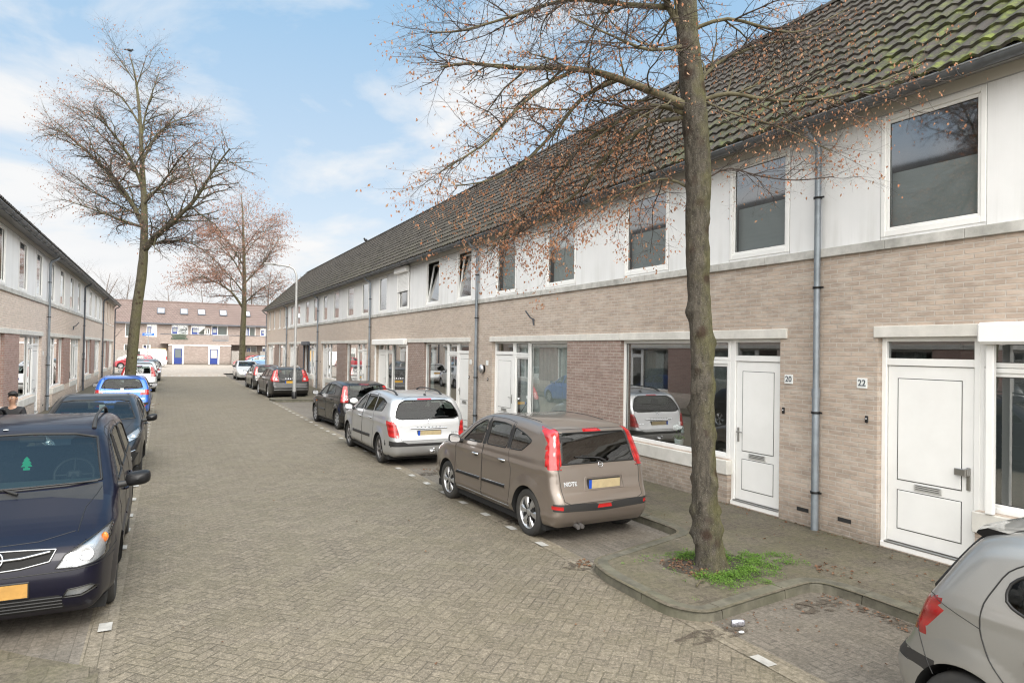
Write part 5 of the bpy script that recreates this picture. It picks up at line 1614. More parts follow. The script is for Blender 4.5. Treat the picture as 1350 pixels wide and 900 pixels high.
MPV = dict(L=4.32, W=1.742, belt=(.98, 1.09), tumble=.30, wheels=((.88, .315), (3.57, .315)), Ra=.36, Rw=.318, Rr=.205, clr=.19, paint=P_NAVY, tw=.2,
    prof=[(.16, .18), (.04, .28), (0, .45), (.015, .58), (.05, .68), (.12, .77), (.4, .89), (.8, .995), (1.05, 1.06), (1.45, 1.33), (1.78, 1.52), (2.1, 1.605), (2.6, 1.64), (3.2, 1.635), (3.8, 1.59), (3.98, 1.54), (4.14, 1.2), (4.22, .95), (4.3, .6), (4.29, .35), (4.2, .22)],
    round=.16, round_r=.12, lf=.85, af=.17, crease=[(.85, .06, .01)], rim=('hub', 6), rimmat=HUBSILVER, inset=.02,
    mirror=(1.32, 1.05, 0), mirror_size=(.24, .15, .12), handles=[(1.98, .9, 'fd'), (2.85, .92, 'rd')],
    strips=[([(1.3, .55), (2.1, .56)], .035, P_NAVY, 'door_moulding'), ([(2.16, .56), (2.9, .57)], .035, P_NAVY, 'door_moulding')],
    rails=(1.98, 3.75, .55, .075, PLASTIC),
    plates=[('front', 0.0, .455, PLATEOCHRE, .52, .115)],
    wipers=[('front', [(-.02, 1.055), (.1, 1.09), (-.66, 1.12)], 'wiper'), ('front', [(.62, 1.05), (.5, 1.08), (-.1, 1.10)], 'wiper')],
    cabin=(1.25, 3.95, .35, 1.08, 1.6), dash_mat=pbr('dash_grey_green', (.045, .062, .062), .7), extra=mpv_extra, cell=.028,
    lines=[('top', [(.58, .28), (.60, .7), (.70, 1.08)], .0045, SEAL, 'bonnet_gap', True), ('front', [(-.56, .845), (-.3, .80), (0, .79), (.3, .80), (.56, .845)], .004, SEAL, 'bonnet_gap', False),
           ('front', [(-.86, .60), (-.5, .575), (0, .565), (.5, .575), (.86, .60)], .004, SEAL, 'bumper_gap', False)],
    regions=[
        dict(n='door', key='fd', ax='side', poly=[(1.22, .28), (1.18, .95), (1.32, 1.06), (1.66, 1.36), (1.95, 1.53), (2.15, 1.57), (2.12, 1.0), (2.12, .27)], rim=.0035),
        dict(n='door', key='rd', ax='side', poly=[(2.135, .27), (2.135, 1.0), (2.165, 1.57), (2.7, 1.58), (3.0, 1.56), (3.02, 1.08), (3.1, .8), (3.08, .6), (2.95, .28)], rim=.0035),
        *greenhouse([[(1.42, 1.08), (1.75, 1.36), (1.96, 1.48), (2.09, 1.505), (2.06, 1.10)], [(2.18, 1.105), (2.2, 1.51), (2.7, 1.52), (2.94, 1.5), (2.94, 1.125)], [(3.04, 1.13), (3.04, 1.5), (3.5, 1.48), (3.75, 1.44), (3.85, 1.16)]]),
        dict(n='scuttle', ax='front', poly=[(-.73, 1.00), (-.3, 1.035), (.3, 1.035), (.73, 1.00), (.70, 1.12), (.4, 1.085), (0, 1.075), (-.4, 1.085), (-.70, 1.12)], mat=PLASTIC, srange=(.8, 1.9), nmin=-.1),
        dict(n='windscreen', ax='front', poly=[(-.69, 1.14), (-.4, 1.105), (0, 1.09), (.4, 1.105), (.69, 1.14), (.60, 1.50), (.4, 1.53), (0, 1.54), (-.4, 1.53), (-.60, 1.50)], mat=CARGLASS, rim=.014, srange=(.95, 2.2), nmin=-.15),
        dict(n='grille', ax='front', poly=[(-.44, .745), (-.40, .66), (-.2, .625), (0, .615), (.2, .625), (.40, .66), (.44, .745), (.2, .755), (0, .76), (-.2, .755)], mat=WELL, rim=.010, rimmat=CHROMEDULL),
        dict(n='headlight', ax='front', m=1, merge='hl', poly=[(.445, .60), (.60, .595), (.78, .62), (.90, .68), (.90, .885), (.80, .85), (.64, .775), (.51, .70)], mat=CLEARGLASS, rim=.006),
        dict(n='fog_light', ax='front', m=1, poly=[(.50, .35), (.64, .35), (.76, .40), (.70, .435), (.54, .42)], mat=CLEARGLASS, rim=.006),
        dict(n='lower_grille', ax='front', poly=[(-.52, .24), (.52, .24), (.48, .38), (-.48, .38)], mat=WELL),
        dict(n='rear_window', ax='rear', poly=sym([(.62, 1.12), (.56, 1.46)]), mat=CARGLASS, rim=.01),
        dict(n='tail_light', ax='rear', m=1, poly=[(.68, .7), (.86, .7), (.84, 1.1), (.7, 1.1)], mat=REDLENS),
    ])

# --- dark hatchback with swept headlights, facing the camera
def swept_extra(root, sh, surf, path):
    for x, z, r in ((.60, .765, .052), (.70, .81, .05)): lamp_inside(root, surf, 'front', x, z, r)
    emblem(root, surf, 'front', 0, .76, .06, 'lion')
    for sg in (1, -1):
        p, n = surf('front', .63*sg, .43); M = Matrix.Translation(p+n*.004) @ n.to_track_quat('Z', 'Y').to_matrix().to_4x4()
        mb = MB(); mb.lathe([(.075, 0), (.07, .012), (.05, .006), (.0001, -.0)], n=20); mb.xform(M); mb.build('fog_light', [WHITELAMP], root)
        mb = MB(); mb.tube(path('front', [(.5*sg, .50), (.62*sg, .535), (.74*sg, .57)], 1, .05, .006), .008, 6); mb.build('light_strip', [WHITELAMP], root)
        mb = MB(); p, n = surf('top', .42*sg, .78); mb.ball(p, (.012, .018, .008)); mb.build('washer_jet', [SEAL], root)
    mb = MB(); p, n = surf('front', -.1, 1.34); mb.bbox(p.x-.05, p.x+.05, p.y-.03, p.y-.02, p.z-.16, p.z-.04, .004); mb.build('card', [STICKER], root)
SWEPT = dict(L=4.03, W=1.73, belt=(.95, 1.05), tumble=.36, wheels=((.86, .31), (3.4, .31)), Ra=.355, Rw=.313, Rr=.21, clr=.19, paint=P_ANTHRA,
    prof=[(.16, .19), (.02, .32), (0, .5), (.04, .6), (.12, .68), (.35, .82), (.72, .945), (1.0, 1.02), (1.4, 1.24), (1.8, 1.41), (2.2, 1.47), (2.6, 1.475), (3.1, 1.43), (3.5, 1.35), (3.68, 1.16), (3.84, .93), (3.94, .8), (4.03, .6), (4.0, .38), (3.9, .24)],
    round=.17, round_r=.12, lf=1.1, af=.2, crease=[(.86, .07, .014)], rim=('spoke', 5, (.03, .05)), inset=.02,
    mirror=(1.32, 1.0, 0), handles=[(1.95, .88, 'fd')],
    plates=[('front', 0, .42, PLATEOCHRE, .52, .115)], wipers=[('front', [(.5, 1.02), (.4, 1.05), (-.2, 1.06)], 'wiper')],
    cabin=(1.2, 3.7, .35, 1.02, 1.42), extra=swept_extra, cell=.03,
    lines=[('top', [(.42, .22), (.56, .6), (.68, 1.02)], .004, SEAL, 'bonnet_gap', True)],
    regions=[
        dict(n='door', key='fd', ax='side', poly=[(1.2, .28), (1.16, .93), (1.32, 1.03), (1.7, 1.3), (2.0, 1.4), (2.2, 1.42), (2.2, .97), (2.2, .27)], rim=.0035),
        dict(n='door', key='rd', ax='side', poly=[(2.22, .27), (2.22, .97), (2.23, 1.42), (2.7, 1.42), (2.98, 1.37), (3.1, 1.1), (3.05, .75), (2.95, .55), (2.92, .28)], rim=.0035),
        *greenhouse([[(1.42, 1.03), (1.75, 1.24), (2.0, 1.34), (2.15, 1.365), (2.13, 1.05)], [(2.25, 1.055), (2.27, 1.37), (2.65, 1.37), (2.9, 1.33), (3.05, 1.12)]]),
        dict(n='windscreen', ax='front', poly=[(-.70, 1.07), (-.4, 1.05), (0, 1.04), (.4, 1.05), (.70, 1.07), (.58, 1.36), (.4, 1.385), (-.4, 1.385), (-.58, 1.36)], mat=CARGLASS, rim=.013, srange=(.9, 2.2), nmin=-.15),
        dict(n='headlight', ax='front', m=1, merge='hl', poly=[(.47, .70), (.60, .70), (.80, .78), (.86, .93), (.80, .95), (.66, .87), (.52, .78)], mat=CLEARGLASS, rim=.005),
        dict(n='grille', ax='front', poly=sym([(.30, .28), (.44, .5), (.36, .66)]), mat=PLASTIC, rim=.006, rimmat=CHROME),
        dict(n='fog_recess', ax='front', m=1, poly=[(.5, .36), (.72, .36), (.8, .5), (.74, .53), (.56, .5)], mat=WELL),
        dict(n='rear_window', ax='rear', poly=sym([(.60, 1.04), (.52, 1.32)]), mat=CARGLASS, rim=.01),
        dict(n='tail_light', ax='rear', m=1, poly=[(.6, .8), (.84, .8), (.82, 1.0), (.66, 1.0)], mat=REDLENS),
    ])

# --- bright blue small hatchback, seen from behind
def blue_extra(root, sh, surf, path):
    p, n = surf('rear', 0, .985); mb = MB(); mb.bbox(-.05, .05, p.y-.012, p.y+.01, p.z-.05, p.z+.05, .004); mb.build('badge', [STICKER], root)
    mb = MB(); mb.tube([(-.5, -1.93, .98), (-.5, -1.9, 1.15), (-.5, -1.88, 1.4)], .006, 6); mb.build('aerial', [PLASTIC], root)
BLUE = dict(L=3.83, W=1.65, belt=(.93, 1.03), tumble=.36, wheels=((.76, .295), (3.2, .295)), Ra=.34, Rw=.297, Rr=.2, clr=.19, paint=P_BLUE,
    prof=[(.14, .19), (0, .38), (.01, .55), (.1, .66), (.4, .8), (.8, .92), (1.0, .98), (1.4, 1.2), (1.75, 1.36), (2.1, 1.42), (2.6, 1.43), (3.05, 1.4), (3.32, 1.35), (3.40, 1.29), (3.58, 1.02), (3.64, .93), (3.68, .8), (3.72, .66), (3.82, .56), (3.81, .36), (3.7, .24)],
    round=.15, round_r=.12, ar=.1, lr=.6, crease=[(.84, .07, .012)], rim=('hub', 6), rimmat=HUBSILVER, inset=.02,
    mirror=(1.28, .98, 0), mirror_mat=P_BLUE, handles=[(1.9, .86, 'fd')],
    plates=[('rear', 0, .76, PLATEYEL, .52, .115)], wipers=[('rear', [(.02, 1.04), (.1, 1.07), (.45, 1.05)], 'rear_wiper')],
    cabin=(1.2, 3.5, .35, 1.0, 1.38), extra=blue_extra, cell=.035,
    regions=[
        dict(n='door', key='fd', ax='side', poly=[(1.1, .28), (1.08, .92), (1.25, 1.01), (1.62, 1.27), (1.9, 1.36), (2.1, 1.385), (2.08, .95), (2.08, .27)], rim=.0035),
        dict(n='door', key='rd', ax='side', poly=[(2.095, .27), (2.095, .95), (2.115, 1.385), (2.5, 1.39), (2.78, 1.36), (2.92, 1.08), (2.86, .7), (2.75, .5), (2.72, .28)], rim=.0035),
        *greenhouse([[(1.34, 1.0), (1.66, 1.21), (1.9, 1.31), (2.04, 1.335), (2.0, 1.02)], [(2.12, 1.025), (2.15, 1.34), (2.5, 1.34), (2.72, 1.31), (2.86, 1.06)]]),
        dict(n='windscreen', ax='front', poly=sym([(.66, 1.02), (.54, 1.34)]), mat=CARGLASS, rim=.012, srange=(.9, 2.1), nmin=-.15),
        dict(n='tailgate', ax='rear', poly=sym([(.52, .66), (.58, .7), (.64, .98), (.60, 1.12), (.52, 1.35)]), rim=.004),
        dict(n='rear_window', of='tailgate', ax='rear', poly=[(-.60, 1.04), (-.2, 1.005), (.2, 1.005), (.60, 1.04), (.58, 1.14), (.5, 1.30), (.4, 1.325), (-.4, 1.325), (-.5, 1.30), (-.58, 1.14)], mat=CARGLASS, rim=.016),
        dict(n='tail_light', ax='rear', m=1, merge='tl', poly=[(.52, .80), (.84, .82), (.84, 1.0), (.68, .985), (.56, .90)], mat=REDLENS, rim=.004, rd=.05),
        dict(n='tail_light', ax='side', merge='tl', poly=[(3.4, .98), (3.62, .98), (3.75, .8), (3.5, .82)], mat=REDLENS, rim=.004),
        dict(n='bumper_strip', ax='rear', poly=sym([(.8, .47), (.8, .56)]), mat=PLASTIC),
        dict(n='bumper_reflector', ax='rear', m=1, poly=[(.5, .42), (.72, .43), (.72, .475), (.5, .465)], mat=REDLENS),
    ])

# --- silver supermini at the right edge, close to the camera
def mini_extra(root, sh, surf, path):
    # roof spoiler lip over the tailgate glass
    n = 15; xs = np.linspace(-.56, .56, n); a = sh.solve('top', xs, np.full(n, 3.0)); V_ = []
    for (x, s, z) in a:
        k = 1-abs(x/.56)**4*.25
        y0 = sh.L/2-3.0
        V_ += [(x, y0, z+.004), (x, y0-.12, z+.012), (x, y0-.235*k, z-.012), (x, y0-.25*k, z-.032), (x, y0-.2*k, z-.05), (x, y0-.1, z-.03)]
    mb = MB(); mb.add(V_, [(i*6+j, i*6+j+1, (i+1)*6+j+1, (i+1)*6+j) for i in range(n-1) for j in range(5)], 0, True)
    mb.add([V_[j] for j in range(6)], [tuple(range(6))]); mb.add([V_[(n-1)*6+j] for j in range(6)], [tuple(range(6))[::-1]])
    mb.build('roof_spoiler', [P_SILVER2], root)
MINI = dict(L=3.66, W=1.66, belt=(.95, 1.03), tumble=.33, wheels=((.73, .295), (3.10, .295)), Ra=.345, Rw=.295, Rr=.2, clr=.2, paint=P_SILVER2,
    prof=[(.14, .2), (0, .4), (.02, .6), (.14, .74), (.45, .9), (.75, 1.0), (1.15, 1.25), (1.5, 1.42), (1.85, 1.49), (2.3, 1.505), (2.8, 1.475), (3.08, 1.43), (3.18, 1.36), (3.38, 1.02), (3.43, .95), (3.48, .82), (3.54, .66), (3.63, .56), (3.66, .48), (3.62, .32), (3.5, .22)],
    round=.16, round_r=.15, lr=.75, ar=.15, crease=[(.97, .05, .006)], rim=('hub', 7), rimmat=HUBSILVER, inset=.02,
    mirror=(1.2, .99, 0), handles=[(1.72, .83, 'fd'), (2.68, .80, 'rd')],
    plates=[('rear', 0, .78, PLATEYEL, .52, .115)], cabin=(1.05, 3.3, .35, 1.0, 1.44), extra=mini_extra, cell=.022,
    lines=[('side', [(3.46, .83), (3.42, .74), (3.36, .62), (3.30, .52)], .0035, SEAL, 'bumper_gap', True), ('side', [(3.03, .90), (3.15, .935), (3.32, .99), (3.42, 1.0)], .0025, SEAL, 'panel_crease', True)],
    regions=[
        dict(n='door', key='fd', ax='side', poly=[(1.05, .28), (1.02, .93), (1.15, 1.03), (1.45, 1.3), (1.7, 1.42), (1.88, 1.44), (1.88, .95), (1.88, .27)], rim=.0035),
        dict(n='door', key='rd', ax='side', poly=[(1.9, .27), (1.9, .95), (1.9, 1.44), (2.3, 1.44), (2.7, 1.40), (2.92, 1.26), (3.02, 1.05), (3.03, .9), (2.97, .74), (2.80, .56), (2.66, .28)], rim=.0045, rd=.05),
        *greenhouse([[(1.25, 1.03), (1.5, 1.25), (1.72, 1.36), (1.83, 1.38), (1.82, 1.04)], [(1.95, 1.04), (1.95, 1.385), (2.4, 1.385), (2.72, 1.33), (2.90, 1.2), (2.91, 1.09), (2.8, 1.04)]], CARGLASS),
        dict(n='windscreen', ax='front', poly=sym([(.64, 1.04), (.53, 1.4)]), mat=CARGLASS, rim=.012, srange=(.7, 1.9), nmin=-.15),
        dict(n='rear_window', ax='rear', poly=[(-.63, 1.02), (-.3, .99), (.3, .99), (.63, 1.02), (.60, 1.14), (.52, 1.36), (.4, 1.4), (-.4, 1.4), (-.52, 1.36), (-.60, 1.14)], mat=DARKGLASS, rim=.02),
        dict(n='tail_light', ax='rear', m=1, merge='tl', poly=[(.62, .82), (.70, .735), (.80, .735), (.80, 1.0), (.64, .99)], mat=DARKRED, rim=.004),
        dict(n='tail_light', ax='side', merge='tl', poly=[(3.245, .93), (3.42, 1.0), (3.7, .98), (3.7, .735), (3.47, .735), (3.35, .80)], mat=DARKRED, rim=.004),
        dict(n='bumper_strip', ax='rear', m=1, merge='bs', poly=[(.58, .535), (.9, .535), (.9, .60), (.58, .60)], mat=PLASTIC, rim=.003),
        dict(n='bumper_strip', ax='side', merge='bs', poly=[(3.49, .525), (3.7, .535), (3.7, .60), (3.52, .60)], mat=PLASTIC, rim=.003),
        dict(n='tailgate_gap', ax='rear', poly=sym([(.5, .62), (.56, .64), (.6, .78), (.6, .8), (.56, .78), (.52, .65)])[:6], rim=.0035),
    ])

# --- far cars: reuse the shapes above with other paint and fewer pieces
def variant(base, **kw):
    d = dict(base); d.update(kw); return d
def repaint(base, paint, **kw):
    d = variant(base, paint=paint, **kw)
    d['strips'] = [(a, b, paint if m not in (PLASTIC,) else m, n) for a, b, m, n in base.get('strips', [])]
    d['extra'] = kw.get('extra')
    d['regions'] = [dict(r, rimmat=paint) if r.get('n') == 'plate_recess' else r for r in base['regions']]
    return d

VAN = dict(L=4.9, W=1.9, belt=(1.15, 1.2), tumble=.10, wheels=((.9, .33), (3.9, .33)), Ra=.38, Rw=.33, Rr=.2, clr=.22, paint=P_WHITE, cat='van',
    prof=[(.15, .22), (0, .45), (.03, .8), (.25, 1.05), (.8, 1.2), (1.3, 1.65), (1.7, 1.9), (2.2, 1.97), (4.5, 1.97), (4.7, 1.92), (4.8, 1.7), (4.86, 1.0), (4.9, .6), (4.88, .35), (4.75, .24)],
    round=.16, round_r=.1, ar=.03, rim=('hub', 6), rimmat=HUBSILVER, mirror=(1.35, 1.18, 0), mirror_size=(.2, .26, .1),
    plates=[('rear', 0, .75, PLATEYEL, .52, .115)],
    regions=[*greenhouse([[(1.3, 1.2), (1.6, 1.6), (1.85, 1.75), (2.2, 1.76), (2.2, 1.2)]]),
        dict(n='windscreen', ax='front', poly=sym([(.75, 1.22), (.68, 1.8)]), mat=CARGLASS, srange=(.5, 2)),
        dict(n='tail_light', ax='rear', m=1, merge='tl', poly=[(.84, .75), (.98, .75), (.98, 1.25), (.84, 1.25)], mat=REDLENS),
        dict(n='tail_light', ax='side', merge='tl', poly=[(4.74, .78), (4.95, .78), (4.95, 1.2), (4.74, 1.2)], mat=REDLENS),
        dict(n='bumper_strip', ax='rear', poly=sym([(.95, .38), (.95, .6)]), mat=PLASTIC),
        dict(n='rear_door', ax='rear', m=1, poly=[(.005, .62), (.8, .62), (.8, 1.85), (.005, 1.85)], rim=.005)])
# ------------------------------------------------------------------ trees
def bark(name, col, moss, mossy=.5, dark=.5):
    m, T, out = newmat(name)
    b = T.n('ShaderNodeBsdfPrincipled')
    p = T.pos(); g = T.n('ShaderNodeNewGeometry'); nx, ny, nz = T.sep(g.outputs['Normal'])
    st = T.vmath('MULTIPLY', p, (1, 1, .35))
    n1 = T.noise(st, 22, 6, .7, .6); n2 = T.noise(p, 3.2, 5, .65); n3 = T.noise(p, 70, 3, .7)
    c = T.mix(T.ramp(n1, .32, .7), tuple(q*.4 for q in col), tuple(q*1.35 for q in col))
    c = T.mix(T.ramp(n3, .58, .75, 0, .6), c, (.30, .30, .26))
    side = T.math('ADD', T.math('MULTIPLY', nx, .45), .5)
    c = T.mix(T.math('MULTIPLY', T.ramp(T.math('ADD', T.math('MULTIPLY', n2, .7), T.math('MULTIPLY', side, .4)), .42, .72, 0, mossy), T.ramp(n1, .2, .6, .4, 1)), c, moss)
    vo = T.n('ShaderNodeTexVoronoi'); T.put(vo.inputs['Vector'], T.vmath('ADD', p, T.vmath('MULTIPLY', T.comb(n2, n1, n2), (.12, .12, .12)))); vo.inputs['Scale'].default_value = 3.4
    c = T.mix(T.ramp(vo.outputs['Distance'], .30, .12, 0, .8), c, (.035, .02, .014))   # old branch scars
    c = T.mix(T.ramp(vo.outputs['Distance'], .36, .30, 0, .0), c, (.2, .17, .13))
    T.put(b.inputs['Base Color'], c); b.inputs['Roughness'].default_value = .92; b.inputs['Specular IOR Level'].default_value = .2
    T.put(b.inputs['Normal'], T.bump(T.math('ADD', n1, T.math('MULTIPLY', n3, .5)), .9, .025))
    T.put(out.inputs[0], b); return m
BARKN = bark('mossy_bark', (.082, .072, .058), (.12, .12, .035), .6)
BARKL = bark('olive_bark', (.105, .092, .065), (.12, .12, .045), .6)
TWIG = pbr('twig', (.06, .045, .037), .9, var=.3, vscale=8)
TWIGMOSS = pbr('mossy_branch', (.10, .088, .05), .9, var=.45, vscale=7)
TWIGFAR = pbr('far_twig', (.15, .125, .11), .95, var=.2)
def leafmat(name, a, b_):
    m, T, out = newmat(name)
    b = T.n('ShaderNodeBsdfPrincipled')
    o = T.n('ShaderNodeNewGeometry')
    c = T.mix(o.outputs['Random Per Island'], a, b_)
    T.put(b.inputs['Base Color'], c); b.inputs['Roughness'].default_value = .7
    tr = T.n('ShaderNodeBsdfTranslucent'); T.put(tr.inputs[0], c)
    mx = T.n('ShaderNodeMixShader'); mx.inputs[0].default_value = .3; T.put(mx.inputs[1], b); T.put(mx.inputs[2], tr)
    T.put(out.inputs[0], mx); return m
LEAFBROWN = leafmat('withered_leaf', (.38, .15, .07), (.36, .22, .13))
LEAFBROWNFAR = leafmat('withered_leaf_far', (.34, .17, .11), (.28, .16, .12))
LEAFGREEN = leafmat('weed_leaf', (.07, .165, .018), (.15, .27, .035))

class TreeGen:
    def __init__(s, seed, twig_r, leafsize, leafp, sides=(7, 5, 4, 3, 3), droop=0.02, lod=4):
        s.r = random.Random(seed); s.mb = {}; s.tw = twig_r; s.ls = leafsize; s.lp = leafp; s.sides = sides; s.droop = droop; s.lod = lod
        s.lv = []; s.lf = []
        s.limb = MB(); s.crown = MB()
    def wander(s, p, d, L, n, bend, up):
        pts = [Vector(p)]; d = Vector(d).normalized(); st = L/n
        for i in range(n):
            d = (d+Vector((s.r.gauss(0, bend), s.r.gauss(0, bend), s.r.gauss(0, bend)*.8+up))).normalized()
            pts.append(pts[-1]+d*st)
        return pts
    def leaf(s, p, out):
        r = s.r; a = s.ls*r.uniform(.6, 1.3)
        d = (Vector(out)+Vector((r.gauss(0, .5), r.gauss(0, .5), -.9+r.gauss(0, .3)))).normalized()
        w = d.cross(Vector((r.gauss(0, 1), r.gauss(0, 1), r.gauss(0, 1)))).normalized()*a*.28
        n = d.cross(w).normalized()*a*.12
        b = len(s.lv)
        s.lv += [tuple(p), tuple(p+d*a*.45+w+n), tuple(p+d*a), tuple(p+d*a*.45-w+n)]
        s.lf.append((b, b+1, b+2, b+3))
    def branch(s, pts, r0, r1, lev, dens, leafy=1.0, length=None):
        """tube along pts plus side shoots; lev 0 = limb"""
        n = len(pts); rad = [r0+(r1-r0)*(i/(n-1))**.8 for i in range(n)]
        tgt = s.limb if lev <= 1 and r0 > .012 else s.crown
        tgt.tube(pts, rad, s.sides[min(lev, 4)], 0, cap=False)
        if lev >= s.lod:
            for i in range(1, n):
                if s.r.random() < s.lp*leafy: s.leaf(pts[i], pts[i]-pts[i-1])
            return
        L = sum((b-a).length for a, b in zip(pts[:-1], pts[1:]))
        k = max(2, int(L*dens[lev]*s.r.uniform(.8, 1.2)))
        for j in range(k):
            t = (j+s.r.uniform(.2, .8))/k
            if lev == 0 and t < .12: continue
            x = t*(n-1); i = min(n-2, int(x)); p = pts[i].lerp(pts[i+1], x-i); d = (pts[i+1]-pts[i]).normalized()
            sideways = d.cross(Vector((0, 0, 1)))
            if sideways.length < .2: sideways = Vector((math.cos(j*2.4), math.sin(j*2.4), 0))
            sideways.normalize(); sg = 1 if j % 2 else -1
            lift = s.r.gauss(.0, .45)
            q = (d*s.r.uniform(.5, 1.0)+sideways*sg*s.r.uniform(.5, 1.0)+Vector((0, 0, lift))).normalized()
            base = {0: 1.35, 1: .75, 2: .42, 3: .22}[lev]*s.scale
            l = base*s.r.uniform(.55, 1.25)*(1.15-.55*t)
            rr = min(rad[i]*.6, {0: .017, 1: .0075, 2: .0045, 3: .003}[lev]*s.tw)
            m = {0: 7, 1: 5, 2: 4, 3: 3}[lev]
            s.branch(s.wander(p, q, l, m, .16, -s.droop), rr, rr*.35, lev+1, dens, leafy)
        # end shoot
    def finish(s, root, limbmat, twigmat, leafm):
        if s.limb.f: s.limb.build('limb', [limbmat], root)
        c = s.crown; b = len(c.v)
        c.v += s.lv; c.f += [tuple(b+i for i in f) for f in s.lf]; c.m += [1]*len(s.lf); c.sm += [False]*len(s.lf)
        c.build('crown', [twigmat, leafm], root)

def smoothline(pts, sub=3):
    P = [Vector(p) for p in pts]; out = []
    for i in range(len(P)-1):
        p0 = P[max(0, i-1)]; p1 = P[i]; p2 = P[i+1]; p3 = P[min(len(P)-1, i+2)]
        for k in range(sub):
            t = k/sub
            out.append(.5*((2*p1)+(p2-p0)*t+(2*p0-5*p1+4*p2-p3)*t*t+(3*p1-p0-3*p2+p3)*t*t*t))
    out.append(P[-1]); return out

def trunk_mesh(name, pts, rad, root, mat, n=22, burls=0, seed=3, flare=.35, sub=8):
    r = random.Random(seed)
    P = smoothline(pts, sub); m = len(P)
    rr = np.interp(np.linspace(0, len(pts)-1, m), range(len(pts)), rad)
    B = []
    zt = P[-1].z
    for _ in range(burls):
        z = abs(r.gauss(0, 1.6))+.25; B.append((r.uniform(0, 2*math.pi), z, r.uniform(.04, .09), r.uniform(.018, .045)))
    from mathutils import noise as mn
    V = []; F = []
    for i, p in enumerate(P):
        d = (P[min(m-1, i+1)]-P[max(0, i-1)]).normalized(); u = d.cross(Vector((0, 1, 0))).normalized(); w = d.cross(u)
        hgt = p.z-P[0].z
        for k in range(n):
            a = 2*math.pi*k/n
            q = rr[i]*(1+flare*math.exp(-hgt/.16)*(1+.35*math.cos(5*a+1)))
            e = u*math.cos(a)+w*math.sin(a)
            if burls:
                q += rr[i]*.06*mn.noise(Vector((math.cos(a)*2.0, math.sin(a)*2.0, p.z*2.6)))+rr[i]*.09*mn.noise(Vector((math.cos(a)*5, math.sin(a)*5, p.z*8)))
                for (ba, bz, bs, bh) in B:
                    da = math.atan2(math.sin(a-ba), math.cos(a-ba))*rr[i]; dz = p.z-bz; q += bh*math.exp(-(da*da+dz*dz)/(bs*bs))*(1+.5*mn.noise(p*18+e*4))
            V.append(p+e*q)
    for i in range(m-1):
        for k in range(n): F.append((i*n+k, i*n+(k+1) % n, (i+1)*n+(k+1) % n, (i+1)*n+k))
    return link_mesh(name, V, F, [mat], None, root, True)

def make_tree(kind, label, base, trunk, trad, limbs, gen, mats, group=None, burls=0, n=22, extra=None, name='street_tree', sub=8, flare=.35):
    root = empty(name, base, 0, label, 'tree', group)
    rel = lambda P: [Vector(p)-Vector(base) for p in P]
    trunk_mesh('trunk', rel(trunk), trad, root, mats[0], n, burls, flare=flare, sub=sub)
    for pts, r0, leafy in limbs:
        gen.branch(smoothline(rel(pts), 3), r0, max(.006, r0*.16), 0, gen.dens, leafy)
    if extra: extra(gen, rel)
    gen.finish(root, mats[1], mats[2], mats[3])
    return root

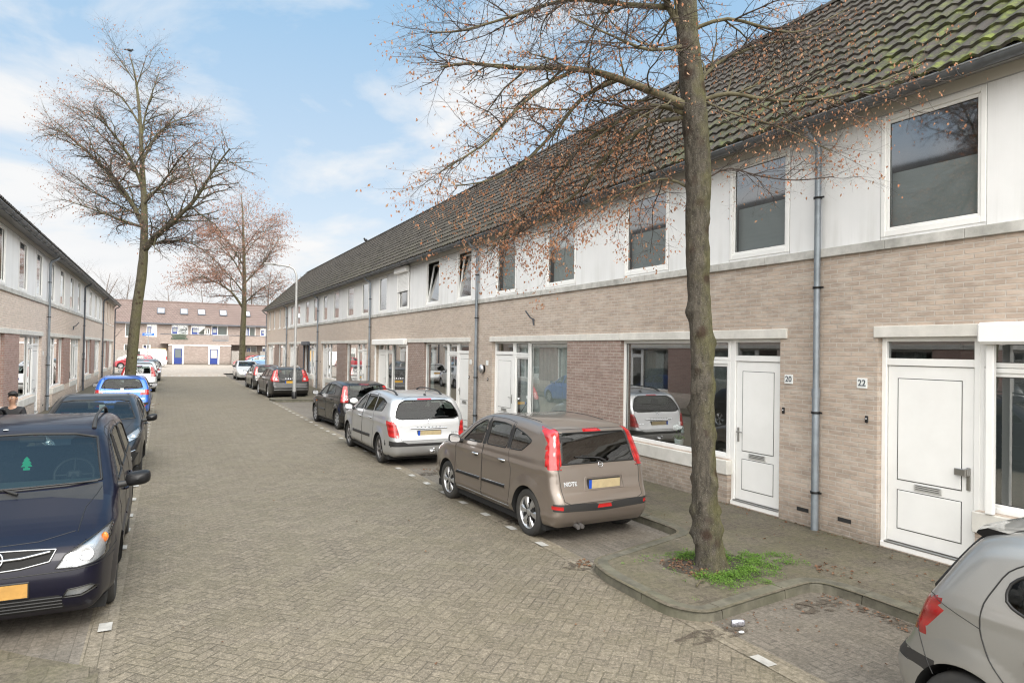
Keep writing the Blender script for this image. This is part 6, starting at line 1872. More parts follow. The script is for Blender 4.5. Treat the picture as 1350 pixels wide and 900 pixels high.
# near tree: lopsided limbs, withered leaves still hanging
g = TreeGen(11, .85,   .036, .30, droop=.012); g.scale = .68; g.dens = (7.5, 10.5, 10, 8)
NT_TRUNK = [(5.6, 5.92, 0.04), (5.53, 5.94, 0.66), (5.49, 5.95, 1.35), (5.46, 5.95, 2.04), (5.44, 5.95, 2.65), (5.4, 5.97, 3.25), (5.37, 5.97, 3.94), (5.37, 5.96, 4.46), (5.34, 5.97, 4.98), (5.28, 5.99, 5.58), (5.22, 6.01, 6.18), (5.19, 6.02, 6.7), (5.15, 6.03, 7.48), (5.07, 6.05, 8.43), (5.03, 6.06, 9.46)]
NT_RAD = [.155, .136, .13, .127, .125, .124, .128, .142, .14, .135, .12, .12, .10, .08, .055]
NT_LIMBS = [
 ([(5.23, 6.02, 5.32), (4.98, 6.04, 5.37), (4.61, 6.12, 5.47), (4.18, 6.22, 5.56), (3.76, 6.33, 5.57), (3.27, 6.47, 5.52), (2.8, 6.6, 5.52), (2.5, 6.68, 5.45)], .062, .7),
 ([(5.22, 6.01, 6.1), (5.03, 6.06, 6.38), (4.81, 6.13, 6.79), (4.44, 6.28, 7.14), (3.99, 6.46, 7.54), (3.52, 6.65, 7.76)], .055, .4),
 ([(5.02, 6.11, 6.44), (4.5, 6.27, 6.42), (3.91, 6.46, 6.41), (3.35, 6.64, 6.18), (2.8, 6.81, 5.96), (2.45, 6.92, 5.9)], .035, .5),
 ([(5.23, 6.02, 5.23), (4.96, 6.29, 5.36), (4.68, 6.56, 5.21), (4.43, 6.83, 5.02), (4.22, 7.07, 4.69), (4.0, 7.32, 4.34), (3.73, 7.6, 3.94), (3.57, 7.81, 3.72)], .034, 2.2),
 ([(5.24, 6.02, 5.19), (4.97, 6.37, 5.16), (4.65, 6.74, 4.85), (4.48, 7.05, 4.48), (4.2, 7.4, 4.19), (3.96, 7.74, 3.98), (3.69, 8.09, 3.9)], .030, 2.4),
 ([(3.96, 6.35, 5.6), (3.61, 6.4, 5.38), (3.27, 6.44, 5.06), (2.97, 6.46, 4.7), (2.65, 6.5, 4.45), (2.44, 6.47, 4.3)], .026, 1.0),
 ([(4.49, 6.31, 5.58), (4.15, 6.48, 5.38), (3.85, 6.64, 4.97), (3.56, 6.8, 4.62), (3.22, 6.97, 4.42), (2.88, 7.15, 4.35)], .030, 2.0),
 ([(5.33, 5.98, 4.35), (5.14, 6.22, 4.52), (4.9, 6.48, 4.46), (4.58, 6.79, 4.25), (4.25, 7.1, 4.02), (3.99, 7.38, 3.92)], .018, 3.2),
 ([(5.21, 6.01, 6.53), (4.73, 6.02, 6.5), (4.15, 6.07, 6.62), (3.53, 6.15, 6.57), (2.88, 6.24, 6.36), (2.4, 6.28, 6.1)], .036, .5),
 ([(5.35, 5.96, 5.37), (5.6, 5.74, 5.44), (5.92, 5.49, 5.35), (6.23, 5.25, 5.32), (6.53, 5.0, 5.37), (6.82, 4.76, 5.47), (7.15, 4.51, 5.64)], .03, .9),
 ([(5.31, 5.98, 5.49), (5.62, 5.96, 5.86), (6.15, 5.83, 6.14), (6.65, 5.72, 6.28), (7.25, 5.57, 6.46)], .026, .8),
 ([(5.25, 5.99, 6.18), (5.6, 5.77, 6.3), (6.03, 5.5, 6.16), (6.3, 5.32, 6.14), (6.71, 5.06, 6.38)], .026, .4),
 ([(5.4, 5.94, 4.46), (5.62, 5.75, 4.6), (5.87, 5.54, 4.5), (6.18, 5.3, 4.44), (6.49, 5.06, 4.47)], .011, .8),
 ([(5.35, 5.96, 5.41), (5.63, 5.71, 5.21), (5.98, 5.44, 5.06), (6.24, 5.2, 4.87), (6.38, 5.02, 4.72)], .015, .8),
 ([(5.22, 6.02, 6.01), (4.56, 5.84, 5.75), (3.84, 5.5, 5.6), (3.17, 5.2, 5.5)], .028, .5),
 ([(5.23, 6.02, 5.67), (5.23, 6.48, 5.37), (5.33, 6.89, 4.94), (5.54, 7.24, 4.75)], .02, 1.4),
 ([(5.2, 6.02, 6.6), (5.6, 6.6, 7.2), (6.0, 7.2, 7.6), (6.3, 7.9, 7.8)], .04, .4),
 ([(5.15, 6.03, 7.2), (4.6, 5.6, 7.9), (4.2, 5.1, 8.4), (3.9, 4.7, 8.7)], .04, .3),
 ([(5.1, 6.04, 7.9), (5.7, 5.6, 8.6), (6.2, 5.3, 9.2)], .035, .3),
 ([(5.1, 6.05, 8.2), (4.6, 6.5, 9.0), (4.3, 6.9, 9.6)], .03, .3),
]
def nt_extra(gen, rel): pass
make_tree('near', 'knobbly mossy street tree with a green weed patch round its foot, nearest the camera', (5.58, 5.92, .1), NT_TRUNK, NT_RAD, NT_LIMBS, g, (BARKN, TWIGMOSS, TWIG, LEAFBROWN), burls=34, n=40, sub=14)

# tall bare tree on the left
g = TreeGen(5, 2.7, .09, .2, sides=(6, 4, 3, 3, 3), droop=.0, lod=3); g.scale = 1.45; g.dens = (4.8, 5.0, 5.4, 4)
LT = [(-1.43, 37.01, 0.05), (-1.47, 37.01, 0.68), (-1.4, 36.96, 1.94), (-1.25, 36.85, 4.1), (-1.06, 36.72, 5.9), (-1.0, 36.67, 7.33), (-1.04, 36.66, 9.13), (-1.18, 36.7, 11.28), (-1.32, 36.73, 13.43), (-1.55, 36.82, 15.22), (-1.83, 36.95, 16.29)]
LTR = [.27, .25, .235, .22, .22, .17, .14, .105, .075, .04, .015]
LL = [([(-0.99, 36.67, 6.98), (-0.52, 35.97, 7.57), (0.25, 35.12, 8.29), (1.09, 34.23, 9.2), (1.81, 33.4, 10.49), (2.37, 32.65, 11.27)], 0.175, 1),
 ([(-1.01, 36.66, 8.05), (-1.64, 37.41, 9.38), (-2.4, 38.23, 10.56), (-3.45, 39.19, 11.75), (-4.69, 40.25, 12.97), (-5.2, 40.8, 13.2)], 0.125, 1),
 ([(-1.08, 36.67, 9.85), (-1.69, 36.21, 11.26), (-2.61, 35.91, 12.44), (-3.31, 35.51, 12.89)], 0.088, 1),
 ([(-1.18, 36.7, 11.1), (-0.64, 37.34, 12.62), (0.17, 37.84, 13.65), (1.27, 38.21, 14.33)], 0.075, 1),
 ([(-0.93, 36.64, 7.16), (-0.04, 36.93, 7.53), (1.13, 37.08, 7.5), (2.19, 37.3, 6.74)], 0.075, 1.5),
 ([(-1.01, 36.66, 8.05), (-1.93, 36.19, 8.24), (-3.1, 35.85, 8.58), (-4.21, 35.47, 8.82)], 0.075, 1),
 ([(-1.23, 36.71, 12.0), (-1.08, 36.98, 13.55), (-0.69, 37.14, 15.14), (-0.48, 37.39, 16.01)], 0.062, .6),
 ([(-1.35, 36.75, 13.0), (-2.14, 37.69, 14.38), (-3.01, 38.68, 15.1)], 0.056, .6),
 ([(-1.07, 36.67, 9.13), (-0.25, 35.12, 9.98), (0.48, 33.62, 10.93), (1.09, 32.18, 11.32)], 0.075, 1),
 ([(-1.05, 36.67, 9.5), (-0.2, 37.6, 10.3), (.7, 38.5, 11.2), (1.6, 39.2, 12.2)], 0.069, 1),
 ([(-1.03, 36.67, 8.6), (-1.9, 37.3, 9.0), (-3.2, 37.9, 9.7), (-4.6, 38.3, 10.4)], 0.062, 1),
 ([(-1.2, 36.7, 10.4), (-2.1, 36.9, 11.4), (-3.2, 37.2, 12.6), (-4.2, 37.4, 13.4)], 0.062, 1),
 ([(-1.5, 36.8, 14.6), (-1.2, 36.2, 15.5), (-1.0, 35.9, 16.2)], 0.037, .5), ([(-1.6, 36.85, 15.0), (-2.2, 36.9, 15.9), (-2.5, 37.0, 16.3)], 0.031, .5)]
make_tree('left', 'tall bare tree with an olive trunk between the blue hatchback and white hatchback', (-1.43, 37, .1), LT, LTR, LL, g, (BARKL, BARKL, TWIG, LEAFBROWNFAR), n=14, burls=8, sub=5)

# russet tree at the junction
g = TreeGen(23, 3.4, .13, .8, sides=(5, 4, 3, 3, 3), droop=0.0, lod=3); g.scale = 2.2; g.dens = (3.0, 3.4, 3.6, 3)
MT = [(6.31, 67, .05), (6.29, 66.99, 1.03), (6.3, 66.95, 3.67), (6.36, 66.87, 6.45), (6.3, 66.86, 9.23), (6.18, 66.87, 12.01), (6.06, 66.89, 14.79), (5.9, 66.95, 16.45)]
MTR = [.32, .27, .25, .21, .16, .11, .06, .02]
ML = [([(6.25, 66.94, 6.1), (5.22, 66.59, 7.42), (3.93, 66.4, 8.22), (2.68, 66.18, 8.59), (1.76, 65.81, 8.3)], .13, 1.4),
 ([(6.26, 66.89, 8.19), (7.49, 67.0, 9.68), (8.49, 67.21, 11.19), (9.5, 67.42, 12.95)], .09, .8),
 ([(6.23, 66.89, 9.93), (5.28, 68.46, 11.79), (4.38, 70.01, 13.35), (3.45, 71.59, 14.23)], .09, 1.2),
 ([(6.2, 66.88, 11.32), (6.87, 64.84, 12.48), (7.44, 62.85, 13.24)], .06, .8),
 ([(6.36, 66.87, 6.45), (7.57, 64.55, 7.74), (8.38, 62.46, 8.16)], .08, .6),
 ([(6.3, 66.9, 7.4), (5.2, 66.4, 8.7), (3.9, 66.2, 9.7), (2.4, 66.0, 10.4)], .08, 1.6),
 ([(6.25, 66.9, 8.8), (5.3, 66.2, 10.3), (4.2, 65.8, 11.6), (3.2, 65.4, 12.4)], .08, 1.5),
 ([(6.2, 66.9, 10.6), (7.0, 67.3, 12.0), (8.1, 67.8, 13.3), (8.8, 68, 14.0)], .06, .8),
 ([(6.15, 66.9, 12.4), (5.5, 66.6, 13.8), (4.8, 66.4, 15.0)], .05, 1.0), ([(6.1, 66.9, 13.2), (6.6, 67.1, 14.6), (7.0, 67.2, 15.8)], .04, .8)]
make_tree('mid', 'bare tree with russet leaves at the junction, behind the silver hatchback facing the camera', (6.31, 67, .1), MT, MTR, ML, g, (BARKL, BARKL, TWIG, LEAFBROWNFAR), n=10, sub=3)

# thin saplings and the bare trees behind the end terrace
def bare_tree(seed, h, spread, upright, base, label, group, thick=.22):
    r = random.Random(seed)
    g = TreeGen(seed, 4.5, .1, .0, sides=(4, 3, 3, 3, 3), droop=-.04, lod=3); g.scale = h/7.0; g.dens = (2.2, 2.2, 2, 2)
    tr = [(0, 0, 0), (r.gauss(0, .15), 0, h*.25), (r.gauss(0, .3), 0, h*.5), (r.gauss(0, .4), 0, h*.75), (r.gauss(0, .5), 0, h)]
    limbs = []
    for i in range(13):
        t = .25+.65*i/13; a = i*2.4; z = h*t; l = spread*(1.1-t*.7)*r.uniform(.7, 1.2)
        x0 = np.interp(t, [0, .25, .5, .75, 1], [p[0] for p in tr])
        limbs.append(([(x0, 0, z), (x0+l*.45*math.cos(a), l*.45*math.sin(a), z+l*.45*upright), (x0+l*math.cos(a), l*math.sin(a), z+l*1.05*upright)], thick*.4*(1.1-t), 1))
    P = Vector(base)
    return make_tree('bg', label, base, [Vector(p)+P for p in tr], [thick, thick*.8, thick*.6, thick*.35, .03], [([Vector(q)+P for q in l], a, b) for l, a, b in limbs], g, (TWIGFAR, TWIGFAR, TWIGFAR, LEAFBROWNFAR), group, n=7, name='bare_tree', sub=2, flare=.1)
GB = 'bare trees beyond the brick terrace'
labs = ['bare tree rising over the left end of the brick terrace', 'bare tree right above the left row roof end, twigs close together', 'bare tree behind the terrace above the street name sign', 'bare tree above the terrace skylights left of the russet tree', 'bare tree behind the terrace between the russet tree and right row', 'tall bare tree showing over the end of the right row roof', 'bare tree seen over the right row beyond the lamp post', 'thin bare tree at far left above the left row roof']
spots = [(-8.4, 116, 12.5), (-5.3, 119, 13.5), (0.6, 118, 11.8), (5.2, 121, 12.2), (12.3, 117, 14.5), (15.2, 120, 15.5), (19.8, 123, 15), (-12.5, 121, 14.5)]
protos = [bare_tree(41, 13, 4.6, .9, (spots[0][0], spots[0][1], 0), labs[0], GB), bare_tree(42, 13, 3.6, 1.3, (spots[1][0], spots[1][1], 0), labs[1], GB)]
for i in range(2, 8):
    src = protos[i % 2]; o = src.copy(); COL.objects.link(o); o.location = (spots[i][0], spots[i][1], 0); o.rotation_euler = (0, 0, i*1.1); k = spots[i][2]/13; o.scale = (k, k, k)
    o['label'] = labs[i]
    for ch in src.children:
        c = ch.copy(); COL.objects.link(c); c.parent = o
bare_tree(77, 8.5, 2.2, 1.2, (-5.0, 73, .1), 'slim bare sapling beside the end of the left row', None, .13)
# ------------------------------------------------------------------ brick terrace closing the street
root = empty('brick_terrace', (3, 99.5, .1), 0, 'long brick terrace with blue doors and roof windows across the end of the street', 'building')
def rel(x, y, z): return (x-3, y-99.5, z-.1)
def bx(mb, x0, x1, y0, y1, z0, z1, mi=0): a = rel(x0, y0, z0); b = rel(x1, y1, z1); mb.box(a[0], b[0], a[1], b[1], a[2], b[2], mi)
wins = [(-8.0, -6.9, 4.05, 5.15, 0), (-4.6, -3.4, 3.5, 5.25, 1), (-2.2, -1.0, 3.6, 5.2, 2), (.67, 2.64, 3.95, 5.25, 3), (2.95, 4.7, 3.95, 5.2, 4), (3.75+1.0, 5.25, 4.0, 4.9, 6), (5.45, 7.45, 3.95, 5.25, 3), (9.75, 11.0, 3.4, 5.25, 5), (11.6, 12.7, 4.0, 5.1, 4), (14.5, 16.4, 3.95, 5.2, 3)]
gwins = [(-8.4, -7.2, .9, 2.6, 0), (-4.7, -3.5, 1.0, 2.6, 0), (-2.6, -1.7, 1.2, 2.6, 2), (.55, 2.4, 1.5, 2.65, 3), (6.9, 7.8, 1.3, 2.6, 2), (9.9, 11.2, .6, 2.6, 5), (11.9, 12.7, 1.2, 2.6, 2)]
holes = [(a, b, c, d) for a, b, c, d, k in wins+gwins]
mb = MB()
hh = House.__new__(House); hh.sx = 1
class _W(House):
    def __init__(s): s.sx = 1
    def T(s, d, u, z): return rel(u, 99.5+d, z)
hw = _W()
hw.wall_cells(mb, -42, 60, .1, 5.45, holes, .15)
mb.quad(rel(-42, 108, 0), rel(60, 108, 0), rel(60, 108, 5.4), rel(-42, 108, 5.4))
mb.build('wall', [BRICKEND], root)
ROOFEND = brick_wall('brown_roof_tiles', (.19, .142, .128), (.155, .117, .106), (.09, .07, .062), white=.08, stain=.3, bw=.34, rh=.26, ms=.028)
mb = MB(); mb.quad(rel(-42, 99.1, 5.36), rel(60, 99.1, 5.36), rel(60, 103.6, 8.38), rel(-42, 103.6, 8.38)); mb.quad(rel(-42, 103.6, 8.38), rel(60, 103.6, 8.38), rel(60, 108.3, 5.3), rel(-42, 108.3, 5.3))
mb.tube([rel(-42, 103.6, 8.38), rel(60, 103.6, 8.38)], .12, 8); rf = mb.build('roof', [ROOFEND], root)
mb = MB(); bx(mb, -42, 60, 98.98, 99.12, 5.22, 5.38); bx(mb, -42, 60, 99.1, 99.52, 5.24, 5.28); mb.build('gutter', [ZINCDARK], root)
for x in (-.6, 2.15, 4.28, 7.0, 10.0, 15.2):
    t0, t1 = .42, .68; f_ = lambda t, o: (99.1+4.5*t-o*.55, 5.36+3.02*t+o*.83)
    mb = MB(); (y0, z0), (y1, z1) = f_(t0, .1), f_(t1, .1); (yb0, zb0), (yb1, zb1) = f_(t0, 0), f_(t1, 0)
    def ring(xa, xb, ya, za, yb, zb, m=0): mb.quad(rel(xa, ya, za), rel(xb, ya, za), rel(xb, yb, zb), rel(xa, yb, zb), m)
    ring(x-.46, x+.46, y0-.06, z0-.03, y1, z1); ring(x-.46, x+.46, yb0-.05, zb0, y0-.06, z0-.03)
    for sx in (-.46, .46): mb.quad(rel(x+sx, yb0-.05, zb0), rel(x+sx, yb1, zb1), rel(x+sx, y1, z1), rel(x+sx, y0-.06, z0-.03))
    sk = mb.build('roof_window', [ZINCDARK], rf)
    mb = MB(); (y0, z0), (y1, z1) = f_(t0+.035, .112), f_(t1-.035, .112); mb.quad(rel(x-.36, y0, z0), rel(x+.36, y0, z0), rel(x+.36, y1, z1), rel(x-.36, y1, z1))
    mb.build('pane', [pbr('skylight_glass', (.62, .62, .62), .25) if 'skylight_glass' not in bpy.data.materials else bpy.data.materials['skylight_glass']], sk)
NETFAR = pbr('far_net', (.33, .35, .35), .9)
for a, b, c, d, k in wins+gwins:
    mb = MB(); t = .09
    Y0_, Y1_ = 99.56, 99.63
    bx(mb, a, a+t, Y0_, Y1_, c, d); bx(mb, b-t, b, Y0_, Y1_, c, d); bx(mb, a+t, b-t, Y0_, Y1_, d-t, d); bx(mb, a+t, b-t, Y0_, Y1_, c, c+t)
    div = a+(b-a)*(.38 if k in (3, 5) else .5); blue = k in (2, 3, 4, 5)
    if k: bx(mb, div-.04, div+.04, Y0_, Y1_, c+t, d-t)
    w = mb.build('window', [UPVC], root)
    mb = MB()
    if blue:
        x0, x1 = (a+t, div-.04) if k != 4 else (a+t+.05, div+.1)
        bx(mb, x0, x1, 99.575, 99.62, c+t, d-t-.25)
        mb.build('blue_door' if k != 2 else 'blue_casement', [BLUEP], w)
        mb = MB(); mb.quad(rel(x0+.1, 99.57, c+t+.25), rel(x1-.1, 99.57, c+t+.25), rel(x1-.1, 99.57, d-t-.35), rel(x0+.1, 99.57, d-t-.35)); mb.build('door_pane', [NETFAR], w)
    mb = MB(); mb.quad(rel(a+t, 99.6, c+t), rel(b-t, 99.6, c+t), rel(b-t, 99.6, d-t), rel(a+t, 99.6, d-t)); mb.build('pane', [PANE], w)
    mb = MB(); mb.quad(rel(a+t, 99.8, c), rel(b-t, 99.8, c), rel(b-t, 99.8, d), rel(a+t, 99.8, d)); mb.build('curtain', [NETFAR if k in (1, 3, 5) else ROOMW], w)
# first floor terrace over the storage fronts
mb = MB()
hw2 = _W(); hw2.T = lambda d, u, z: rel(u, 97.2+d, z)
hw2.wall_cells(mb, .35, 7.75, .1, 2.72, [(1.0, 1.95, .1, 2.45), (5.2, 6.15, .1, 2.45)], .12)
hw2.wall_cells(mb, -.6, 13.5, 2.72, 3.92, [(.62, 2.6, 3.4, 3.93), (5.5, 7.4, 3.4, 3.93)], .15)
mb.quad(rel(-.6, 97.2, 2.72), rel(13.5, 97.2, 2.72), rel(13.5, 99.5, 2.72), rel(-.6, 99.5, 2.72)); mb.quad(rel(.35, 97.2, .1), rel(.35, 99.5, .1), rel(.35, 99.5, 2.72), rel(.35, 97.2, 2.72)); mb.quad(rel(7.75, 97.2, .1), rel(7.75, 99.5, .1), rel(7.75, 99.5, 2.72), rel(7.75, 97.2, 2.72))
mb.build('terrace_wall', [BRICKEND], root)
mb = MB(); bx(mb, .35, 7.75, 97.13, 97.2, 2.5, 2.62); bx(mb, -.6, .62, 97.16, 97.4, 3.92, 3.99, 1); bx(mb, 2.6, 5.5, 97.16, 97.4, 3.92, 3.99, 1); bx(mb, 7.4, 13.5, 97.16, 97.4, 3.92, 3.99, 1); mb.build('coping', [UPVC, ZINCDARK], root)
for x0, x1, m in ((.62, 2.6, pbr('green_trellis', (.05, .09, .06), .8)), (5.5, 7.4, ZINC)):
    mb = MB(); n = 16
    for i in range(n+1):
        x = x0+(x1-x0)*i/n
        if x0 < 1:
            if i < n-3: mb.tube([rel(x, 97.16, 3.35), rel(x+.4, 97.16, 3.95)], .03, 4); mb.tube([rel(x+.4, 97.18, 3.35), rel(x, 97.18, 3.95)], .03, 4)
        else: bx(mb, x-.012, x+.012, 97.14, 97.17, 3.2, 3.95)
    bx(mb, x0, x1, 97.13, 97.18, 3.93, 3.98); bx(mb, x0, x1, 97.13, 97.18, 3.2 if x0 > 1 else 3.32, 3.25 if x0 > 1 else 3.37)
    mb.build('balcony_railing', [m], root)
for x0, pm in ((1.0, PANEDARK), (5.2, DRAPE)):
    mb = MB(); bx(mb, x0-.18, x0, 97.14, 97.22, .1, 2.62); bx(mb, x0+.95, x0+1.13, 97.14, 97.22, .1, 2.62); bx(mb, x0, x0+.95, 97.14, 97.22, 2.12, 2.62); fr = mb.build('door_frame', [UPVC], root)
    mb = MB(); bx(mb, x0, x0+.95, 97.24, 97.28, .12, 2.12); dr = mb.build('door', [BLUEP], root)
    mb = MB(); bx(mb, x0+.12, x0+.83, 97.225, 97.238, .95, 2.0); mb.build('door_pane', [pm if pm is DRAPE else pbr('grey_door_glass', (.12, .14, .15), .2)], dr)
    mb = MB(); mb.ball(rel(x0+.87, 97.2, 1.1), .035); mb.build('door_handle', [STEEL], dr)
# fences in front of the terrace
def fence(x0, x1, y, z1, mat, label, pw=.14, gap=.01):
    r_ = empty('wooden_fence', ((x0+x1)/2, y, .16), 0, label, 'fence')
    mb = MB(); x = x0-(x0+x1)/2; e = (x1-x0)/2
    while x < e-.02: mb.box(x, min(e, x+pw-gap), -.015, .015, 0, z1+rng.uniform(-.02, .02)); x += pw
    mb.build('boards', [mat], r_)
    mb = MB(); mb.box(-e, e, .016, .06, .3, .38); mb.box(-e, e, .016, .06, z1-.35, z1-.27)
    for xx in (-e, e-.08): mb.box(xx, xx+.08, .06, .14, 0, z1)
    mb.build('fence_frame', [mat], r_)
WOODG = pbr('weathered_wood', (.27, .25, .23), .85, var=.25, vscale=6); WOODY = pbr('yellow_wood', (.55, .38, .19), .8, var=.2, vscale=5); WOODB = pbr('brown_wood', (.16, .125, .10), .85, var=.25, vscale=5)
fence(6.75+1.05, 9.2, 96.9, 1.75, WOODG, 'weathered grey wooden fence right of the blue storage doors')
fence(9.4, 11.2, 97.6, 1.65, WOODB, 'brown wooden fence behind the red car and russet tree')
fence(11.4, 13.4, 97.1, 1.75, WOODG, 'grey wooden fence by the far end of the right row')
fence(-2.6, .1, 97.5, 1.95, WOODY, 'yellow wooden fence behind the white van')
fence(-1.0, .3, 96.6, 1.7, WOODB, 'dark brown wooden fence between the white van and the blue storage door')
fence(-6.2, -3.9, 97.2, 1.7, WOODG, 'grey wooden fence beyond the red car at the left row end')

# ------------------------------------------------------------------ lamp post
root = empty('street_lamp', (5.45, 33.27, .1), 0, 'tall grey street lamp with curved arm behind the black hatchback', 'street lamp')
POLE = pbr('lamp_post_grey', (.33, .33, .325), .5, .3, var=.1, vscale=3)
mb = MB(); mb.tube([(0, 0, 0), (0, 0, 1.2), (0, 0, 1.25), (0, 0, 5.55)], [.085, .08, .06, .05], 14); mb.tube([(0, 0, 5.5), (-.01, 0, 5.8), (-.11, .04, 6.08), (-.3, .12, 6.2), (-.6, .26, 6.25), (-1.0, .46, 6.3)], [.05, .048, .046, .044, .042, .04], 10); mb.build('pole', [POLE], root)
mb = MB(); mb.lathe([(.115, .0), (.115, .32), (.1, .33)], n=14); mb.build('pole_collar', [BLACKMETAL], root)
mb = MB(); st = mb.mark(); mb.bbox(-.42, .12, -.1, .1, -.035, .045, .03); mb.bbox(-.36, .02, -.075, .075, -.05, -.034, .005, 1)
mb.xform(Matrix.Translation((-1.0, .46, 6.31)) @ Matrix.Rotation(R(-25), 4, 'Z'), st); mb.build('lamp_head', [POLE, STICKER], root)
# street name sign
root = empty('street_sign', (-1.5, 75, .1), 0, 'blue street name sign on a grey post near the white van', 'sign')
mb = MB(); mb.tube([(0, 0, 0), (0, 0, 3.65)], .045, 10); mb.build('post', [POLE], root)
mb = MB(); mb.bbox(-.5, .5, -.07, -.045, 3.3, 3.56, .02); mb.build('name_plate', [pbr('sign_blue', (.03, .16, .62), .4)], root)
mb = MB(); mb.box(-.36, .3, -.078, -.071, 3.405, 3.43); mb.box(-.3, .36, -.078, -.071, 3.455, 3.48); mb.build('worn_lettering', [STICKER], root)
# pavement bollard by the left row
root = empty('bollard', (-2.75, 20.2, .1), 0, 'short red and white bollard on the left pavement', 'bollard')
mb = MB(); mb.lathe([(.075, 0), (.07, .5), (.05, .58), (.0001, .6)], n=14); mb.build('post', [pbr('bollard_red', (.4, .05, .04), .5)], root)
mb = MB(); mb.lathe([(.074, .28), (.073, .5), (.055, .585), (.0001, .61)], n=14); mb.build('cap_band', [STICKER], root)
# bird on the tree top
root = empty('bird', (-1.8, 36.95, 16.33), R(-60), 'dark crow perched on the top twig of the tall left tree', 'bird')
mb = MB(); mb.ball((0, 0, .16), (.10, .2, .10)); mb.ball((0, .2, .27), .07); mb.tube([(0, .25, .27), (0, .36, .25)], [.025, .004], 6); mb.tube([(0, -.12, .13), (0, -.42, .06)], [.06, .035], 6); mb.tube([(.03, .02, .1), (.03, .03, -.03)], .01, 5); mb.tube([(-.03, .02, .1), (-.03, .03, -.03)], .01, 5)
mb.xform(Matrix.Scale(.62, 4)); mb.build('body', [BLACKMETAL], root)
root = empty('bird', (11.5, 44.0, 9.46), R(40), 'small dark bird on the right row roof ridge', 'bird')
mb = MB(); mb.ball((0, 0, .12), (.07, .13, .08)); mb.ball((0, .1, .22), .055); mb.tube([(0, .14, .22), (0, .22, .21)], [.02, .004], 6); mb.tube([(0, -.08, .1), (0, -.26, .05)], [.045, .03], 6); mb.tube([(.02, .02, .08), (.02, .03, -.03)], .01, 5); mb.tube([(-.02, .02, .08), (-.02, .03, -.03)], .01, 5); mb.build('body', [BLACKMETAL], root)

# ------------------------------------------------------------------ weeds, dead leaves, litter
r = random.Random(99); V = []; F = []
def leafq(V, F, p, size, tilt=.6, flat=False):
    a = r.uniform(0, 2*math.pi); d = Vector((math.cos(a), math.sin(a), r.uniform(-.1, .1) if flat else r.uniform(.0, 1.0))).normalized(); w = d.cross(Vector((r.gauss(0, .3), r.gauss(0, .3), 1))).normalized()*size*.4
    up = Vector((0, 0, size*(.25 if flat else .1)))
    b = len(V); V += [tuple(p), tuple(p+d*size*.5+w+up), tuple(p+d*size), tuple(p+d*size*.5-w+up)]; F.append((b, b+1, b+2, b+3))
def clump(cx, cy, rad, n, h):
    for _ in range(n):
        a = r.uniform(0, 2*math.pi); q = rad*math.sqrt(r.random()); hh_ = h*(1-(q/rad)**2)
        leafq(V, F, Vector((cx+q*math.cos(a), cy+q*math.sin(a), .105+r.uniform(0, hh_))), r.uniform(.007, .019))
C0 = (5.58, 5.92)
for i in range(60):
    a = r.uniform(-2.6, 1.9); q = r.uniform(.34, .72)*(1.0 if -2.2 < a < .9 else .75)
    clump(C0[0]+q*math.cos(a), C0[1]+q*math.sin(a), r.uniform(.08, .15), 170, r.uniform(.03, .09))
for i in range(26):
    clump(r.uniform(5.7, 6.75), 5.92+r.gauss(-.12, .2), r.uniform(.04, .11), 95, .04)
for i in range(7): clump(5.58+r.uniform(-.7, -.2), 5.92+r.uniform(-.15, .6), r.uniform(.04, .09), 25, .03)
for i in range(14): clump(r.uniform(4.6, 5.8), r.uniform(5.0, 6.6), r.uniform(.02, .05), 10, .02)
o = link_mesh('weeds', V, F, [LEAFGREEN]); tag(o, 'bright green chickweed spreading over the slabs round the near tree foot', 'weeds', kind='stuff')
LEAFLITTER = leafmat('leaf_litter', (.16, .07, .035), (.20, .12, .07))
V = []; F = []
def strew(x0, x1, y0, y1, z, n, s0=.02, s1=.06):
    for _ in range(n): leafq(V, F, Vector((r.uniform(x0, x1), r.uniform(y0, y1), z)), r.uniform(s0, s1), flat=True)
strew(4.5, 6.2, 4.5, 4.85, .012, 40, .012, .04); strew(6.05, 6.28, 3.2, 4.9, .012, 110, .012, .045); strew(5.9, 6.28, 6.95, 7.3, .012, 120); strew(4.33, 4.55, 6.7, 6.95, .012, 25); strew(5.0, 6.2, 2.5, 4.5, .012, 18, .012, .045); strew(5.1, 5.5, 5.6, 6.3, .108, 160, .02, .045)
strew(8.0, 8.1, 3.5, 9, .108, 90, .015, .05); strew(6.5, 8.0, 3.5, 8.5, .108, 45, .015, .05); strew(.2, 4.2, 3, 14, .013, 26, .015, .04); strew(-.7, -.2, 24, 34, .013, 120); strew(4.7, 6.2, 12.4, 13.6, .012, 40); strew(6.5, 6.9, 5.0, 5.4, .108, 25)
o = link_mesh('fallen_leaves', V, F, [LEAFLITTER]); tag(o, 'dry brown leaves gathered along the kerbs and doorsteps', 'leaves', kind='stuff')
mb = MB(); st = mb.mark(); mb.lathe([(.0001, 0), (.028, 0), (.033, .01), (.033, .11), (.026, .125), (.0001, .122)], n=14); mb.xform(Matrix.Rotation(R(90), 4, 'X') @ Matrix.Scale(.55, 4, (1, 0, 0)), st)
o = mb.build('crushed_can', [pbr('can_metal', (.45, .45, .5), .3, .8, var=.6, vscale=60)]); o.location = (4.70, 4.70, .032); o.rotation_euler = (0, R(8), R(70)); tag(o, 'crushed metal drinks can lying by the kerb corner below the tree', 'litter')
mb = MB(); mb.ball((0, 0, 0), (.03, .022, .008), 8, 5); o = mb.build('paper_scrap', [STICKER]); o.location = (4.66, 4.54, .02); tag(o, 'small white paper scrap beside the crushed can', 'litter')
